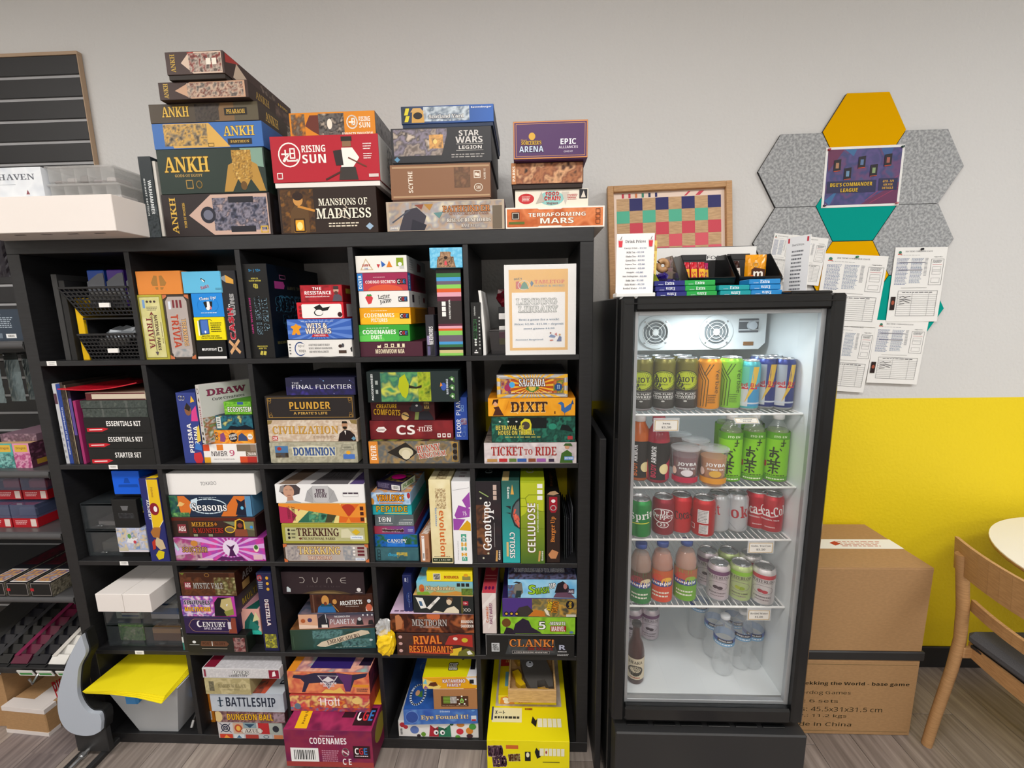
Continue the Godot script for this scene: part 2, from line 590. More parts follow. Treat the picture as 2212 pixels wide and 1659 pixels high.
func boxes_on_top() -> void:
	var g := "d9b04a"
	# tall stack with the pyramid-like taper
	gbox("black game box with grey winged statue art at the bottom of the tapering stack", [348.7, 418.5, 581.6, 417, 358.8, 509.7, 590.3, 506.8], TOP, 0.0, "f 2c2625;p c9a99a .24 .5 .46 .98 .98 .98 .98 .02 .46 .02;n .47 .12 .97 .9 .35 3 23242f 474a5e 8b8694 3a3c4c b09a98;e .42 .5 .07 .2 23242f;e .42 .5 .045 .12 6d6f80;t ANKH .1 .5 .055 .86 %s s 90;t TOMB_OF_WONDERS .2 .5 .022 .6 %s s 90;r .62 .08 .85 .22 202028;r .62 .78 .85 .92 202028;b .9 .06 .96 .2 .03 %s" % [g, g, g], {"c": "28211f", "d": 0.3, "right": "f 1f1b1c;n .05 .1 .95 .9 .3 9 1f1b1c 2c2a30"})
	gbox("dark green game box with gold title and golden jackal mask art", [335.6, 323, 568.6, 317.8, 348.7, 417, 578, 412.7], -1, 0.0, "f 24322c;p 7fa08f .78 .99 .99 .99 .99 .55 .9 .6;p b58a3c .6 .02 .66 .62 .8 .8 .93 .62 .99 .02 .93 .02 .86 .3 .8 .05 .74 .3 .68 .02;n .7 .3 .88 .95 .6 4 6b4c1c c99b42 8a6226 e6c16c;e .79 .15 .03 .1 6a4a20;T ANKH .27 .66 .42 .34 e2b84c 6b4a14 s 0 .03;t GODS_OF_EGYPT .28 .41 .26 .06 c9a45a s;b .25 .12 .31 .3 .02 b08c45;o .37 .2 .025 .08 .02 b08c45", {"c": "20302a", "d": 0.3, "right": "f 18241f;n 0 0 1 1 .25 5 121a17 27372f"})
	gbox("bright blue game box with gold title and falcon art under the brown ones", [325.5, 268, 562.8, 260, 334.2, 323, 570, 317], -1, 0.0, "f 3f6fb4;p d9ab54 .1 .98 .52 .98 .7 .02 .18 .02;n .1 .1 .5 .95 .5 6 3a3530 8d7c62 d9ab54 5c4c3c;T ANKH .79 .64 .28 .38 e6c35a 5c4212 s 0 .03;r .68 .1 .9 .34 2a2522;t PANTHEON .79 .22 .17 .1 d9b04a s;b .5 .05 .55 .18 .02 6a5628", {"c": "3b66a6", "d": 0.3})
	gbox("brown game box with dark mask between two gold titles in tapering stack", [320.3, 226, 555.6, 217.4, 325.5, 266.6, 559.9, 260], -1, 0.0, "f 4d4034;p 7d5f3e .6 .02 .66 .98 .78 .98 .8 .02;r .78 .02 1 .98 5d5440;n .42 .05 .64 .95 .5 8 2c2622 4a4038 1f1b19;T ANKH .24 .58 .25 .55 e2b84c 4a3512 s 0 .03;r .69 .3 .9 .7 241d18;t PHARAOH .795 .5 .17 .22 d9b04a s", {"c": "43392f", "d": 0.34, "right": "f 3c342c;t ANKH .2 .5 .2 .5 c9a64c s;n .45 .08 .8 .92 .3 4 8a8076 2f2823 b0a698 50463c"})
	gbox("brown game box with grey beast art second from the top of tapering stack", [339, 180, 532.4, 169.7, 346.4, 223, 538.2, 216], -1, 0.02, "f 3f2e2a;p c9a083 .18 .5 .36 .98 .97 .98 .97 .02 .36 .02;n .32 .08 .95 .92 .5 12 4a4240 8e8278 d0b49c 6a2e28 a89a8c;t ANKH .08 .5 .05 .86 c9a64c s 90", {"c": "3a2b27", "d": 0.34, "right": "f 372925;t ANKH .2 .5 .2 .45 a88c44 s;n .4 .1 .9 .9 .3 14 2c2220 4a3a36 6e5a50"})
	gbox("brown and red game box with lantern eyed art crowning the tapering stack", [356, 116, 481.8, 104.6, 361.7, 166, 486, 159], -1, 0.03, "f 4a3836;p d9c0ac .26 .5 .42 .98 .97 .98 .97 .02 .46 .02;p a83a34 .38 .96 .5 .98 .44 .7;n .4 .08 .96 .92 .5 17 2e2826 6e5f58 c2b4a6 8e3a34 443b38;r .7 .4 .78 .68 efe8da;r .8 .4 .88 .68 efe8da;t ANKH .12 .5 .08 .8 c9a64c s 90", {"c": "463531", "d": 0.35, "lip": 0.012, "lipc": "2e2320", "right": "f 43332f;p b03c36 .02 .55 .02 .98 .2 .98;p d8c3ae .1 .1 .16 .9 .45 .1;n .48 .1 .72 .9 .3 3 5a4a42 2e2522 8e7c70;t ANKH .84 .45 .18 .5 c9a64c s"})
	# red sun stack
	gbox("dark brown game box with lantern bearer art and white serif title", [598, 405.7, 811, 402, 607.6, 502.6, 817.4, 500], TOP, 0.0, "f 2e1f19;n .02 .03 .36 .97 .3 21 2e1f19 5a3a1a 3c2a1c 8a5a20;p 5f4426 .1 .02 .12 .5 .2 .72 .3 .5 .3 .02;e .2 .74 .05 .13 c9904a;e .2 .82 .055 .09 2c1c12;l .05 c98a3a .2 .6 .36 .5;p e8a828 .14 .03 .16 .3 .24 .3 .26 .03;b .15 .05 .25 .32 .03 3c2610;e .2 .17 .03 .09 ffe08a;T MANSIONS_OF .66 .68 .5 .15 f2ead8 1a0f0a s 0 .04;T MADNESS .66 .43 .56 .22 f2ead8 1a0f0a s 0 .04;l .02 b8aa98 .6 .75 .7 .55 .6 .4 .72 .3;x .5 .12 .82 .24 2 e8ddc8;p 9ab4cc .92 .05 .96 .13 .92 .21 .88 .13", {"c": "2a1b15", "d": 0.29})
	gbox("crimson game box with round white rune and ronin figure over dark box", [583, 290, 820, 293, 591.7, 401, 822.7, 402], -1, 0.0, "f b3202f;e .17 .6 .105 .27 f4efe9;e .17 .6 .093 .24 b3202f;l .035 f4efe9 .1 .62 .17 .62 .12 .46;l .035 f4efe9 .135 .7 .135 .56 .11 .47;l .035 f4efe9 .15 .5 .15 .47 .24 .47 .24 .5;b .18 .53 .22 .73 .03 f4efe9;l .03 f4efe9 .18 .63 .22 .63;t RISING .4 .72 .22 .15 f4efe9;t SUN .4 .5 .22 .19 f4efe9;p 2a2320 .66 .86 .66 .96 .76 .96 .76 .86;p 8e6a4c .67 .74 .67 .86 .75 .86 .75 .74;p f1ece4 .64 .04 .66 .72 .76 .72 .82 .5 .76 .3 .78 .04;p 2f2a28 .6 .34 .58 .66 .66 .68 .67 .34;p 3a3430 .62 .02 .64 .3 .78 .3 .8 .02;l .04 4a2420 .5 .04 .64 .2;l .03 6a3a2a .72 .5 .88 .3;x .86 .66 .94 .82 3 f4e8e4;x .86 .46 .94 .6 3 f4e8e4;b .045 .08 .09 .2 .02 f0e4e0;r .9 .07 .99 .14 d8c8c4", {"c": "9c1c2a", "d": 0.3, "lip": 0.014, "lipc": "e8e4de", "right": "h 0 0 1 1 e0dcd6 9aa0a6;n .25 .05 .9 .95 .2 30 c9c8c4 6a6560 e0dcd6 40404a"})
	gbox("orange game box with black and white monsters on top of crimson box", [625, 239, 810, 243.5, 627, 288, 812, 290.5], -1, -0.03, "f dd8a22;n .02 .05 .18 .95 .4 31 dd8a22 5a4636 8a7a68;p 6a3428 .18 .5 .24 .9 .36 .9 .36 .1 .26 .3;n .34 .05 .64 .95 .4 33 4a4442 6e6864 2e2a2a b8a898;e .47 .55 .03 .2 efe4d4;o .735 .6 .06 .24 .05 f6eee0;l .06 f6eee0 .7 .6 .75 .6;b .735 .5 .765 .72 .05 f6eee0;t RISING .88 .7 .13 .18 f6eee0;t SUN .88 .47 .13 .2 f6eee0;t DYNASTY_INVASION .79 .14 .36 .14 f6eee0", {"c": "c67a1e", "d": 0.29, "right": "f 6e6a68;n 0 0 1 1 .3 31 4a4648 8a8684 6a6668"})
	# detective stack
	gbox("cream and slate fantasy game box with flags at the foot of detective stack", [833, 434.6, 1090, 431, 836.8, 501.6, 1090.7, 499], TOP, 0.0, "f b7a894;n .02 .03 .98 .97 .16 41 c9bba0 8d8a8e b49a80 a0a0a8 d8ccb0;p 3c3a44 .1 .02 .16 .7 .26 .8 .34 .5 .3 .02;p 2a2a34 .22 .4 .34 .2 .32 .02 .2 .02;l .05 4a4e5a .05 .3 .2 .72;p 8a4a3a .24 .88 .3 .72 .32 .9;p b08038 .32 .9 .37 .68 .4 .9;p 5f8a8a .4 .6 .45 .4 .48 .62;p 6c5f50 .9 .02 .9 .8 .98 .8 .98 .02;T PATHFINDER .68 .72 .4 .2 c9824a 4a2c22 s 0 .05;t ADVENTURE_CARD_GAME .7 .55 .34 .08 8a5a44 s;T RISE_OF_RUNELORDS .7 .33 .37 .12 efe8dc 4a3c38 s 0 .05;T BASE_SET .7 .14 .13 .1 e0d8d0 5a5058 s 0 .05;t paizo .06 .1 .06 .1 efe8dc", {"c": "6e6068", "d": 0.29})
	gbox("plain tan brown game box with spaced white letters and small mech art", [842, 354.5, 1060.7, 352.8, 845.6, 430.5, 1060.7, 428.2], -1, 0.0, "f 8a6248;r .02 .9 .99 .95 b29270;r .02 .05 .99 .1 b29270;n .64 .3 .8 .9 .4 44 8a6248 5e4434 7a5a40;t SCYTHE .2 .5 .045 .62 e8dccc b 90;b .84 .58 .9 .78 .025 e8dccc;e .86 .68 .012 .05 e8dccc;e .88 .66 .012 .05 e8dccc;t PLAYERS_1-5 .945 .68 .02 .3 e8dccc b 90;o .88 .3 .04 .11 .025 e8dccc;t SM .88 .3 .04 .09 e8dccc", {"c": "6a4a38", "d": 0.29, "lip": 0.004})
	gbox("charcoal game box with grey smoke battle art and wide silver letters", [843.9, 276, 1062.5, 273.4, 847.4, 350, 1062.5, 347.5], -1, 0.0, "f 2f2f32;n .02 .2 .56 .97 .22 51 6e625c a89a90 5a5458 8d8494 4a4440 c9b8a8;n .38 .4 .52 .8 .4 52 8a6a4c e0a860 5a4a44;e .44 .6 .02 .07 f0c878;p 2f2f32 .5 .18 .58 .98 .66 .98 .6 .02 .02 .02 .02 .18;t STAR .78 .82 .2 .16 d0ccc8;t WARS .78 .63 .27 .18 d0ccc8;l .012 c0bcb8 .65 .51 .92 .51;t LEGION .79 .41 .23 .1 d8d4d0;l .012 c0bcb8 .65 .32 .92 .32;x .6 .1 .94 .24 2 a09c98;p 5f8fb0 .05 .18 .08 .1 .05 .02 .02 .1", {"c": "28282b", "d": 0.29, "lip": 0.003})
	gbox("blue game box with city skyline lettering at the top of detective stack", [865, 227.6, 1066.7, 226.5, 867.5, 271, 1067, 270], -1, 0.0, "h 0 0 1 1 2a3442 2f62b4;n .24 .1 .74 .95 .25 61 8a9098 c9d4dc 5a6a7c e4ecf0;r .03 .1 .07 .85 2a2a28;p d8c830 .03 .5 .05 .9 .09 .9 .07 .5;p d8c830 .03 .1 .05 .45 .09 .45 .07 .1;p c99a4c .11 .05 .12 .7 .24 .7 .25 .05;p caa060 .1 .66 .13 .9 .21 .9 .25 .66;e .18 .45 .05 .2 1f1a18;p 9a5a38 .26 .2 .3 .32 .7 .34 .74 .5 .68 .8 .62 .5 .58 .86 .54 .5 .46 .9 .42 .55 .36 .7 .34 .4;T Scotland_Yard .49 .38 .38 .22 e8eaea 5a4a48 s 0 .06;t Ravensburger .87 .84 .22 .13 f0f4f8", {"c": "2a4f94", "d": 0.28, "lip": 0.01, "lipc": "20304c", "right": "f 1f2a3c"})
	# right stack
	gbox("orange planet game box with white border hanging over the shelf end", [1093, 448.7, 1306.8, 443.8, 1092.5, 495, 1305.8, 495], TOP, 0.0, "f f0e8de;r .012 .06 .985 .94 d2713a;n .012 .06 .985 .94 .12 71 c9662e dd8450 b85a28 d2713a;p f0e8de .3 .99 .34 .9 .56 .9 .6 .99;p f0e8de .3 .01 .34 .1 .56 .1 .6 .01;T TERRAFORMING .52 .64 .58 .18 f4ece0 8a4420 b 0 .05;T MARS .52 .34 .34 .26 f4ece0 8a4420 b 0 .04;r .06 .42 .14 .78 2a2420;b .07 .46 .13 .74 .03 e0d4c4;r .03 .2 .19 .32 5a6a28;b .915 .66 .955 .86 .03 6a3418;b .915 .42 .955 .6 .03 6a3418;b .915 .16 .955 .36 .03 6a3418", {"c": "ece4da", "d": 0.3})
	gbox("cream game box with retro diner logo and red starburst on the right stack", [1111.8, 410, 1270.5, 407.4, 1113, 446, 1270.5, 443.8], -1, -0.01, "f e8e0d0;e .5 .5 .17 .42 8cc4be;e .15 .5 .11 .3 c02c30;x .09 .35 .21 .65 4 f0e4dc;T FOOD .51 .76 .18 .19 c8303a f0e8dc b 0 .08;T CHAIN .51 .5 .22 .22 c8303a f0e8dc b 0 .08;t Magnate .51 .2 .16 .18 7a2228 s;p b8b0a4 .28 .2 .33 .6 .36 .9 .4 .3;p c9c0b4 .64 .85 .74 .85 .69 .1;x .72 .38 .86 .74 4 b8484a;r .88 .45 .99 .97 26262a;p d8d0c4 .9 .5 .94 .9 .97 .5", {"c": "ddd4c4", "d": 0.28})
	gbox("rusty canyon landscape game box with narrow orange spine below the purple one", [1103, 352.8, 1261, 347.5, 1104.8, 405, 1260, 404], -1, 0.0, "f 5a3224;n .07 .02 .99 .98 .22 81 2a1610 b0714a 7a4630 d8a478 4a2618;r 0 0 .065 1 b87848;t PARKS .033 .5 .035 .72 f0e4d4 b 90", {"c": "3a1f16", "d": 0.29, "lip": 0.012, "lipc": "2a1812"})
	gbox("purple game box with thin gold border on the summit of right stack", [1107.6, 261.8, 1272.3, 258.3, 1109.4, 341.5, 1269.5, 338.7], -1, 0.02, "f d08a4c;r .012 .03 .988 .97 50305f;b .035 .07 .965 .93 .012 c9905c;T SORCERER'S .24 .43 .27 .1 e0b44a 3a2a1a s 0 .06;T ARENA .24 .26 .33 .16 c8d4e8 2a2440 b 0 .06;e .25 .6 .045 .1 d8a83c;t Disney .14 .5 .08 .06 c9a04c s;t EPIC .74 .44 .21 .15 f4f0f4;t ALLIANCES .74 .29 .26 .07 d8ccdc;t CORE_SET .74 .17 .12 .045 d0c4d4", {"c": "56345e", "d": 0.29, "lip": 0.002})

func boxes_row_one() -> void:
	var y := shelf_y(1)
	var z := -0.01
	# second column
	gbox("cream trivia box with dark red letters reading downwards, olive edge", [294.3, 637.7, 350.4, 636.3, 314.4, 775.7, 367.8, 775.7], y, z, "f b3a93f;r .09 .03 .91 .97 ddd89c;n .09 .03 .91 .97 .1 91 e4dfaa d0cb88 dcd69a;b .09 .03 .91 .97 .006 7a7430;r .2 .8 .3 .93 7aa0d0;e .4 .9 .05 .018 4a3a34;e .55 .9 .05 .018 4a3a34;e .7 .9 .05 .018 4a3a34;x .35 .76 .8 .83 3 8a8468;t TRIVIA .38 .42 .22 .5 7c2c34 s -90;t NATIONAL_PARKS .66 .42 .13 .55 4a2c2c b -90;t TREKKING_THE .84 .42 .04 .34 8a7a5c b -90;p 7c2c34 .42 .68 .52 .75 .62 .68 .52 .71;l .008 6a5a54 .52 .7 .53 .1;p 5a5058 .46 .12 .6 .12 .53 .06", {"c": "b3a93f", "d": 0.2})
	var trv := sy
	gbox("grey trivia box with copper corners and red letters reading downwards", [350.9, 636, 411.5, 636, 369.5, 775.7, 425.3, 775], y, z, "f 3f3630;p b4a9a4 .08 .1 .2 .03 .8 .03 .9 .1 .9 .9 .8 .97 .2 .97 .08 .9;n .12 .04 .86 .16 .2 92 8a9298 c0b8b4 70787c;r .18 .78 .28 .9 dce4f0;r .34 .8 .42 .92 7a2c34;r .48 .8 .56 .92 7a2c34;r .62 .8 .7 .92 7a2c34;T TRIVIA .36 .44 .28 .52 b8442e efe0d0 b -90 .03;T TREKKING .7 .42 .17 .42 e0b47c 6a3a2c b -90 .04;t TO_THE_WORLD .54 .42 .05 .3 a04a3c b -90;p c9744a 0 0 .16 0 .16 .03 .0 .07;p c9744a 1 0 .84 0 .84 .03 1 .07;p c9744a 0 1 .16 1 .16 .97 0 .93;p c9744a 1 1 .84 1 .84 .97 1 .93", {"c": "3a322c", "d": 0.2})
	gbox("plain orange card game box with brown brain print lying on trivia boxes", [291, 586.4, 389.6, 584.3, 298.4, 634, 394.8, 635.6], maxf(trv, sy), z, "f e08a3c;p a8783a .4 .82 .32 .5 .35 .36 .47 .36 .47 .8;p a8783a .52 .8 .52 .36 .63 .36 .67 .5 .58 .82;p a8783a .4 .3 .47 .32 .47 .2 .42 .2;p a8783a .52 .32 .6 .3 .57 .2 .52 .2", {"c": "d67f32", "d": 0.16})
	var blk := y
	sy = y
	gbox("small black card box with white base under the yellow one", [421.9, 735.5, 486.4, 735.5, 428, 773.6, 491, 773.6], y, z, "f 101012;r 0 0 1 .13 eceaea;t SUPERFIGHT .45 .52 .46 .13 f4f4f4;e .2 .52 .03 .07 f4f4f4;b .74 .42 .86 .62 .04 f4f4f4", {"c": "0c0c0e", "d": 0.16})
	gbox("yellow card game box showing a blue deck of cards", [418.4, 685.5, 485, 684.8, 424, 733.7, 489, 733], -1, z, "f f0e000;p f6f2d8 .1 .2 .1 .85 .38 .9 .38 .25;p 2c5c44 .15 .22 .15 .88 .42 .92 .44 .26;r .2 .28 .46 .9 4a74c4;b .2 .28 .46 .9 .03 24407c;e .34 .36 .03 .06 f0f4fc;l .02 202020 .46 .9 .54 .92 .6 .84;x .54 .34 .92 .8 5 302c10;t ENGULFING_YOUR_CARDS .5 .18 .6 .06 302c10;t TO_FIT_YOUR_GENRE .52 .09 .7 .06 302c10", {"c": "e6d600", "d": 0.16, "left": "n 0 0 1 1 .3 3 2a2a20 f0e000 6a6a50"})
	gbox("bright blue party game box with dog head between cyan and yellow boxes", [413.8, 634, 482, 633, 418.4, 684.8, 485.7, 684], -1, z, "f 1f8ae0;T Cheer_Up! .52 .78 .54 .17 f8f8f8 1668b4 b 4 .03;p 1a1a1c .36 .62 .42 .66 .66 .66 .64 .44 .56 .28 .44 .3;p f4f4f4 .48 .66 .56 .66 .58 .44 .54 .3 .47 .32;e .5 .36 .06 .08 f4f4f4;e .59 .38 .03 .07 d8787c;o .5 .5 .34 .34 .02 1f8ae0;x .26 .14 .78 .2 1 e8f4fc", {"c": "1b7cd0", "d": 0.17, "left": "n 0 0 1 1 .2 2 1b62c0 e8eef4 3f9ae0"})
	gbox("pale cyan game box with tiny penguin print next to the orange one", [391.5, 587, 478, 585, 397, 632, 482, 631.5], -1, z, "f 62bce4;p 24242c .46 .64 .48 .7 .58 .58 .56 .48;p f4f4f4 .48 .62 .5 .64 .56 .54 .54 .5;T Blank_It .55 .28 .22 .14 9a5a8c f0e8f0 s 14 .05;x .82 .12 .99 .24 2 4a7a94", {"c": "58aed6", "d": 0.17})
	gbox("tall black game box with bullet, red gun lettering and crossed plasters", [478.6, 584.3, 512, 583.6, 495.9, 773.6, 528.7, 773.6], y, z, "f 26262a;p 8a929a .04 .93 .34 .95 .34 .87 .1 .9;p d8a040 .34 .955 .86 .9 .84 .85 .34 .87;T GUNS .62 .62 .26 .24 9a9a9c e4e4e4 b 90 .06;T CA$H .42 .4 .4 .36 c02c3c f0c8cc b 90 .05;t 'n .38 .6 .14 .05 f0f0f0 b 90;p d8a878 .06 .19 .16 .22 .84 .08 .74 .05;p d8a878 .84 .2 .74 .23 .08 .08 .18 .045;b .38 .12 .52 .16 .006 a87850", {"c": "202024", "d": 0.22})
	# third column
	gbox("tall black quiz game box with neon blue outlined title reading downwards", [527, 570, 578, 568.5, 544.7, 772, 595.4, 772], y, z, "f 16191b;t 5+_|_13+ .5 .93 .5 .035 2a8ac0;t TO_WIN .47 .85 .3 .015 c9bc50 b 180;t MORE_WAYS .47 .825 .5 .015 c9bc50 b 180;b .4 .76 .5 .79 .008 c9bc50;b .46 .75 .56 .785 .008 c9bc50;T WAGERS .47 .46 .2 .4 16191b a8d4ec b -90 .06;T WITS_& .78 .47 .2 .34 16191b a8d4ec b -90 .06;t 2020_IT'S_VEGAS,_BABY! .16 .46 .08 .38 c03a86 b -90;t QUESTIONS .5 .13 .44 .016 c9bc50 b 180;t ALL_NEW .5 .105 .34 .016 c9bc50 b 180;p c9bc50 .36 .04 .42 .08 .52 .075 .46 .03;p c9bc50 .5 .035 .56 .08 .66 .07 .62 .03", {"c": "101416", "d": 0.33, "right": "f 0c1420;t ERS .35 .6 .42 .16 1f4a66 b 180;T WAGERS .4 .58 .6 .15 0c1420 4a90b4 b 180 .05;T WITS_& .45 .38 .5 .15 0c1420 3a7494 b 180 .05;p a03a80 .1 .75 .26 .75 .28 .79 .26 .83 .1 .83;t IT'S_VEGAS,_BABY! .55 .77 .45 .04 6a6a50 b 180;b .2 .86 .3 .9 .01 a05a84;t MORE_WAYS_TO_WIN .16 .16 .2 .03 7a7440 b 180"})
	gbox("white game box with blue crescent moon and torn lower edge", [621.4, 734.5, 759.6, 733.7, 623.6, 769, 762.5, 767.7], y, z, "f e8e6e2;p 1e1e20 0 0 0 .03 .1 .02 .2 .04 .35 .015 .5 .04 .65 .02 .8 .05 1 .03 1 0;p 1e1e20 .98 .3 1 .3 1 .62 .97 .5;o .19 .5 .08 .38 .06 3f5fa4;e .215 .5 .07 .32 e8e6e2;t Night_of .21 .66 .1 .18 4a4a4e r;t NINJA .22 .36 .11 .18 3a3a3e s;t A_FAST_PACED_GAME_OF_DEADLY .49 .72 .33 .12 7a7a7a;t SECRETS,_MIDNIGHT_ASSASSINATIONS, .51 .52 .37 .12 7a7a7a;t AND_PAPER-THIN_ALLIANCES! .48 .33 .3 .12 7a7a7a;e .82 .64 .03 .1 3a2a24;e .86 .68 .02 .12 4a4a50;r .79 .22 .91 .4 4a3a30;x .02 .15 .05 .85 4 5a5a5a", {"c": "dedcd8", "d": 0.22})
	gbox("royal blue quiz game box with orange star figure and bursting rays", [619.2, 690.3, 758.8, 688, 622.8, 734, 761.7, 732], -1, z, "f 3a62b8;s .5 .45 22 5f86d0;p e89a20 .05 .62 .07 .68 .11 .7 .14 .8 .17 .7 .21 .68 .22 .6 .18 .5 .2 .22 .15 .22 .13 .34 .11 .22 .06 .22 .09 .5;T WITS_& .46 .68 .32 .24 f8f0e4 7a5028 b 0 .07;T WAGERS .48 .4 .4 .26 f8f0e4 7a5028 b 0 .06;p c02830 .37 .1 .39 .24 .62 .24 .64 .1;t FAMILY_EDITION .5 .17 .17 .07 f4e4e0;x .22 .86 .74 .93 1 b8c8e8", {"c": "34589f", "d": 0.22, "lip": 0.002})
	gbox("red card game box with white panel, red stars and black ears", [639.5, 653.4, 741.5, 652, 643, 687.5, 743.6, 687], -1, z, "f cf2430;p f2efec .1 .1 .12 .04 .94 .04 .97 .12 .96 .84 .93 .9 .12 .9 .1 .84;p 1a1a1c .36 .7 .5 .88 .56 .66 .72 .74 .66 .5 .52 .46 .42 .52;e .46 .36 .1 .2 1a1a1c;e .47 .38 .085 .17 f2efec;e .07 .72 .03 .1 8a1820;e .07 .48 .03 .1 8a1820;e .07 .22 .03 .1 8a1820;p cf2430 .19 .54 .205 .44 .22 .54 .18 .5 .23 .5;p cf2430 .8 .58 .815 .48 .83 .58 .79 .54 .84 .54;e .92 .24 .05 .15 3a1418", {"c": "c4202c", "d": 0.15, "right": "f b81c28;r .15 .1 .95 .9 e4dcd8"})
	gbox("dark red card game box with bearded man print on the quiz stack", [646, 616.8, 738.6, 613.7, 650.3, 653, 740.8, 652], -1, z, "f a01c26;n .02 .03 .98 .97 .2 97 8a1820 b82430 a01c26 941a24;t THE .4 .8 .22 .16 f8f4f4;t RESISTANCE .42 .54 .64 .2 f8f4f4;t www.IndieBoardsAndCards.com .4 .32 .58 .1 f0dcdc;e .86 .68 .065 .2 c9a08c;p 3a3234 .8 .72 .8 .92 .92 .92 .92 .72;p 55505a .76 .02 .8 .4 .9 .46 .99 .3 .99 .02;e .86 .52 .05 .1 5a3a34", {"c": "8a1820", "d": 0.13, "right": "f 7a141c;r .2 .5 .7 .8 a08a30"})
	# fourth column
	gbox("maroon game box with cream cat lettering at the foot of word game stack", [775.7, 739, 912.8, 737.3, 778, 769, 914, 768.2], y, z, "f 4c2434;t MEOWMEOW_MIA .48 .36 .46 .3 efe4c4;p efe4c4 .28 .6 .29 .8 .31 .72 .34 .84 .34 .6;r .4 .66 .45 .88 efe4c4;r .5 .66 .55 .88 efe4c4;r .6 .66 .64 .88 efe4c4;r .68 .66 .72 .88 efe4c4;e .425 .76 .015 .07 4c2434;e .525 .76 .015 .07 4c2434;l .03 efe4c4 .38 .6 .72 .62", {"c": "431f2d", "d": 0.25})
	var cge := ";r .79 .34 .97 .66 1a1a1e;t C .825 .5 .05 .2 f4f4f4;t G .88 .5 .05 .2 c83038;t E .935 .5 .045 .2 3a7ac0"
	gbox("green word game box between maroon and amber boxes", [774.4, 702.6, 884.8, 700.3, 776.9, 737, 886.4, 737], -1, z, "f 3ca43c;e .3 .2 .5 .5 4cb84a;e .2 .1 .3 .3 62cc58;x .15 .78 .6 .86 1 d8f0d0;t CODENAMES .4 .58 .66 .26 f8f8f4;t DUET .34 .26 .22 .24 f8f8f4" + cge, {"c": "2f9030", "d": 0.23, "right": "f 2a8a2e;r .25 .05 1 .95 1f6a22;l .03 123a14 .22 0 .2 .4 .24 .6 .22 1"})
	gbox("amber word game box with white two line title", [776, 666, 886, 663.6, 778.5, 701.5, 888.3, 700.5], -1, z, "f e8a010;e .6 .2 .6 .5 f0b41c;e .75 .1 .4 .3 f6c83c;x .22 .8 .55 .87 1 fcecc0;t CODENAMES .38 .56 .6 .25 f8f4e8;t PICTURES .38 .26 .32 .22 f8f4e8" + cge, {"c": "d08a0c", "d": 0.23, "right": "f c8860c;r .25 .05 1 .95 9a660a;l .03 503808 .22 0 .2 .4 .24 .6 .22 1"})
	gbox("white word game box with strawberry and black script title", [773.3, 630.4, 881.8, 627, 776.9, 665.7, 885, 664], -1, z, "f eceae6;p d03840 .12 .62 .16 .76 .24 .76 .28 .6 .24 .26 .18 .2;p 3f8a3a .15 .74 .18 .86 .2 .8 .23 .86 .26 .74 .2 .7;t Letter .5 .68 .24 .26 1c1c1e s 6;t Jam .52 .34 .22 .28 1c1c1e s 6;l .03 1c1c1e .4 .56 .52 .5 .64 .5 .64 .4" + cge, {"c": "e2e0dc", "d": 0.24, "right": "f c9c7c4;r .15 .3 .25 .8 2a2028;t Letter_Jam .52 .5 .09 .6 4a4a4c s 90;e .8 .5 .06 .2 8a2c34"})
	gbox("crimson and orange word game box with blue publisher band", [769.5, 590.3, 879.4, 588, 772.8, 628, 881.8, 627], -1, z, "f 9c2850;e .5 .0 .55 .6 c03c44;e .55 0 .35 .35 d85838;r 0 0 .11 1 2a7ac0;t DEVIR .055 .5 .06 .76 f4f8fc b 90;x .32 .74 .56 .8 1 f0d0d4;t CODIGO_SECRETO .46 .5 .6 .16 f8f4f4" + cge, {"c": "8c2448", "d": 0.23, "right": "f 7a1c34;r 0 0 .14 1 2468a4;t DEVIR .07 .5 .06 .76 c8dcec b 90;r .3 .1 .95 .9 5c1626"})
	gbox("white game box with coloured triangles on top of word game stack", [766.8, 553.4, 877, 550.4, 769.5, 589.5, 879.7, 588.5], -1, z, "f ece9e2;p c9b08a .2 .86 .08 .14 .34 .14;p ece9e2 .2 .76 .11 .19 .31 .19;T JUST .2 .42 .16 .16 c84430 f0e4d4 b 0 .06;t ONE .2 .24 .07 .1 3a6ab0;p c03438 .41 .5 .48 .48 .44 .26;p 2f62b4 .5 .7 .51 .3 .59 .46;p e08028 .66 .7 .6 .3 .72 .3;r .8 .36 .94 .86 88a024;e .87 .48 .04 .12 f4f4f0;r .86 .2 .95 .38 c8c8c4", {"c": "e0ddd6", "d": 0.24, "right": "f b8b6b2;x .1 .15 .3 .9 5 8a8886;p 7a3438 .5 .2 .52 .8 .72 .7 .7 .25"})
	gbox("small dark maroon box tucked behind the slim charcoal one", [925, 663, 939.5, 663, 925, 680, 939.5, 680], y, -0.13, "f 2c1414", {"c": "2c1414", "d": 0.12})
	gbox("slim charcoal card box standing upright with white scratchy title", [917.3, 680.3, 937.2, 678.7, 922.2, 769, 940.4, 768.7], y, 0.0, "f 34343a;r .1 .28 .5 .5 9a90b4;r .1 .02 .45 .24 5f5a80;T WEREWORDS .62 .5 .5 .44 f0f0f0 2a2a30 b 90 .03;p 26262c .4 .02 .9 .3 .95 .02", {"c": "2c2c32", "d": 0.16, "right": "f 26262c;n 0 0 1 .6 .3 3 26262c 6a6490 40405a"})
	var bands := "f 3a3330;"
	var yy := 0.0
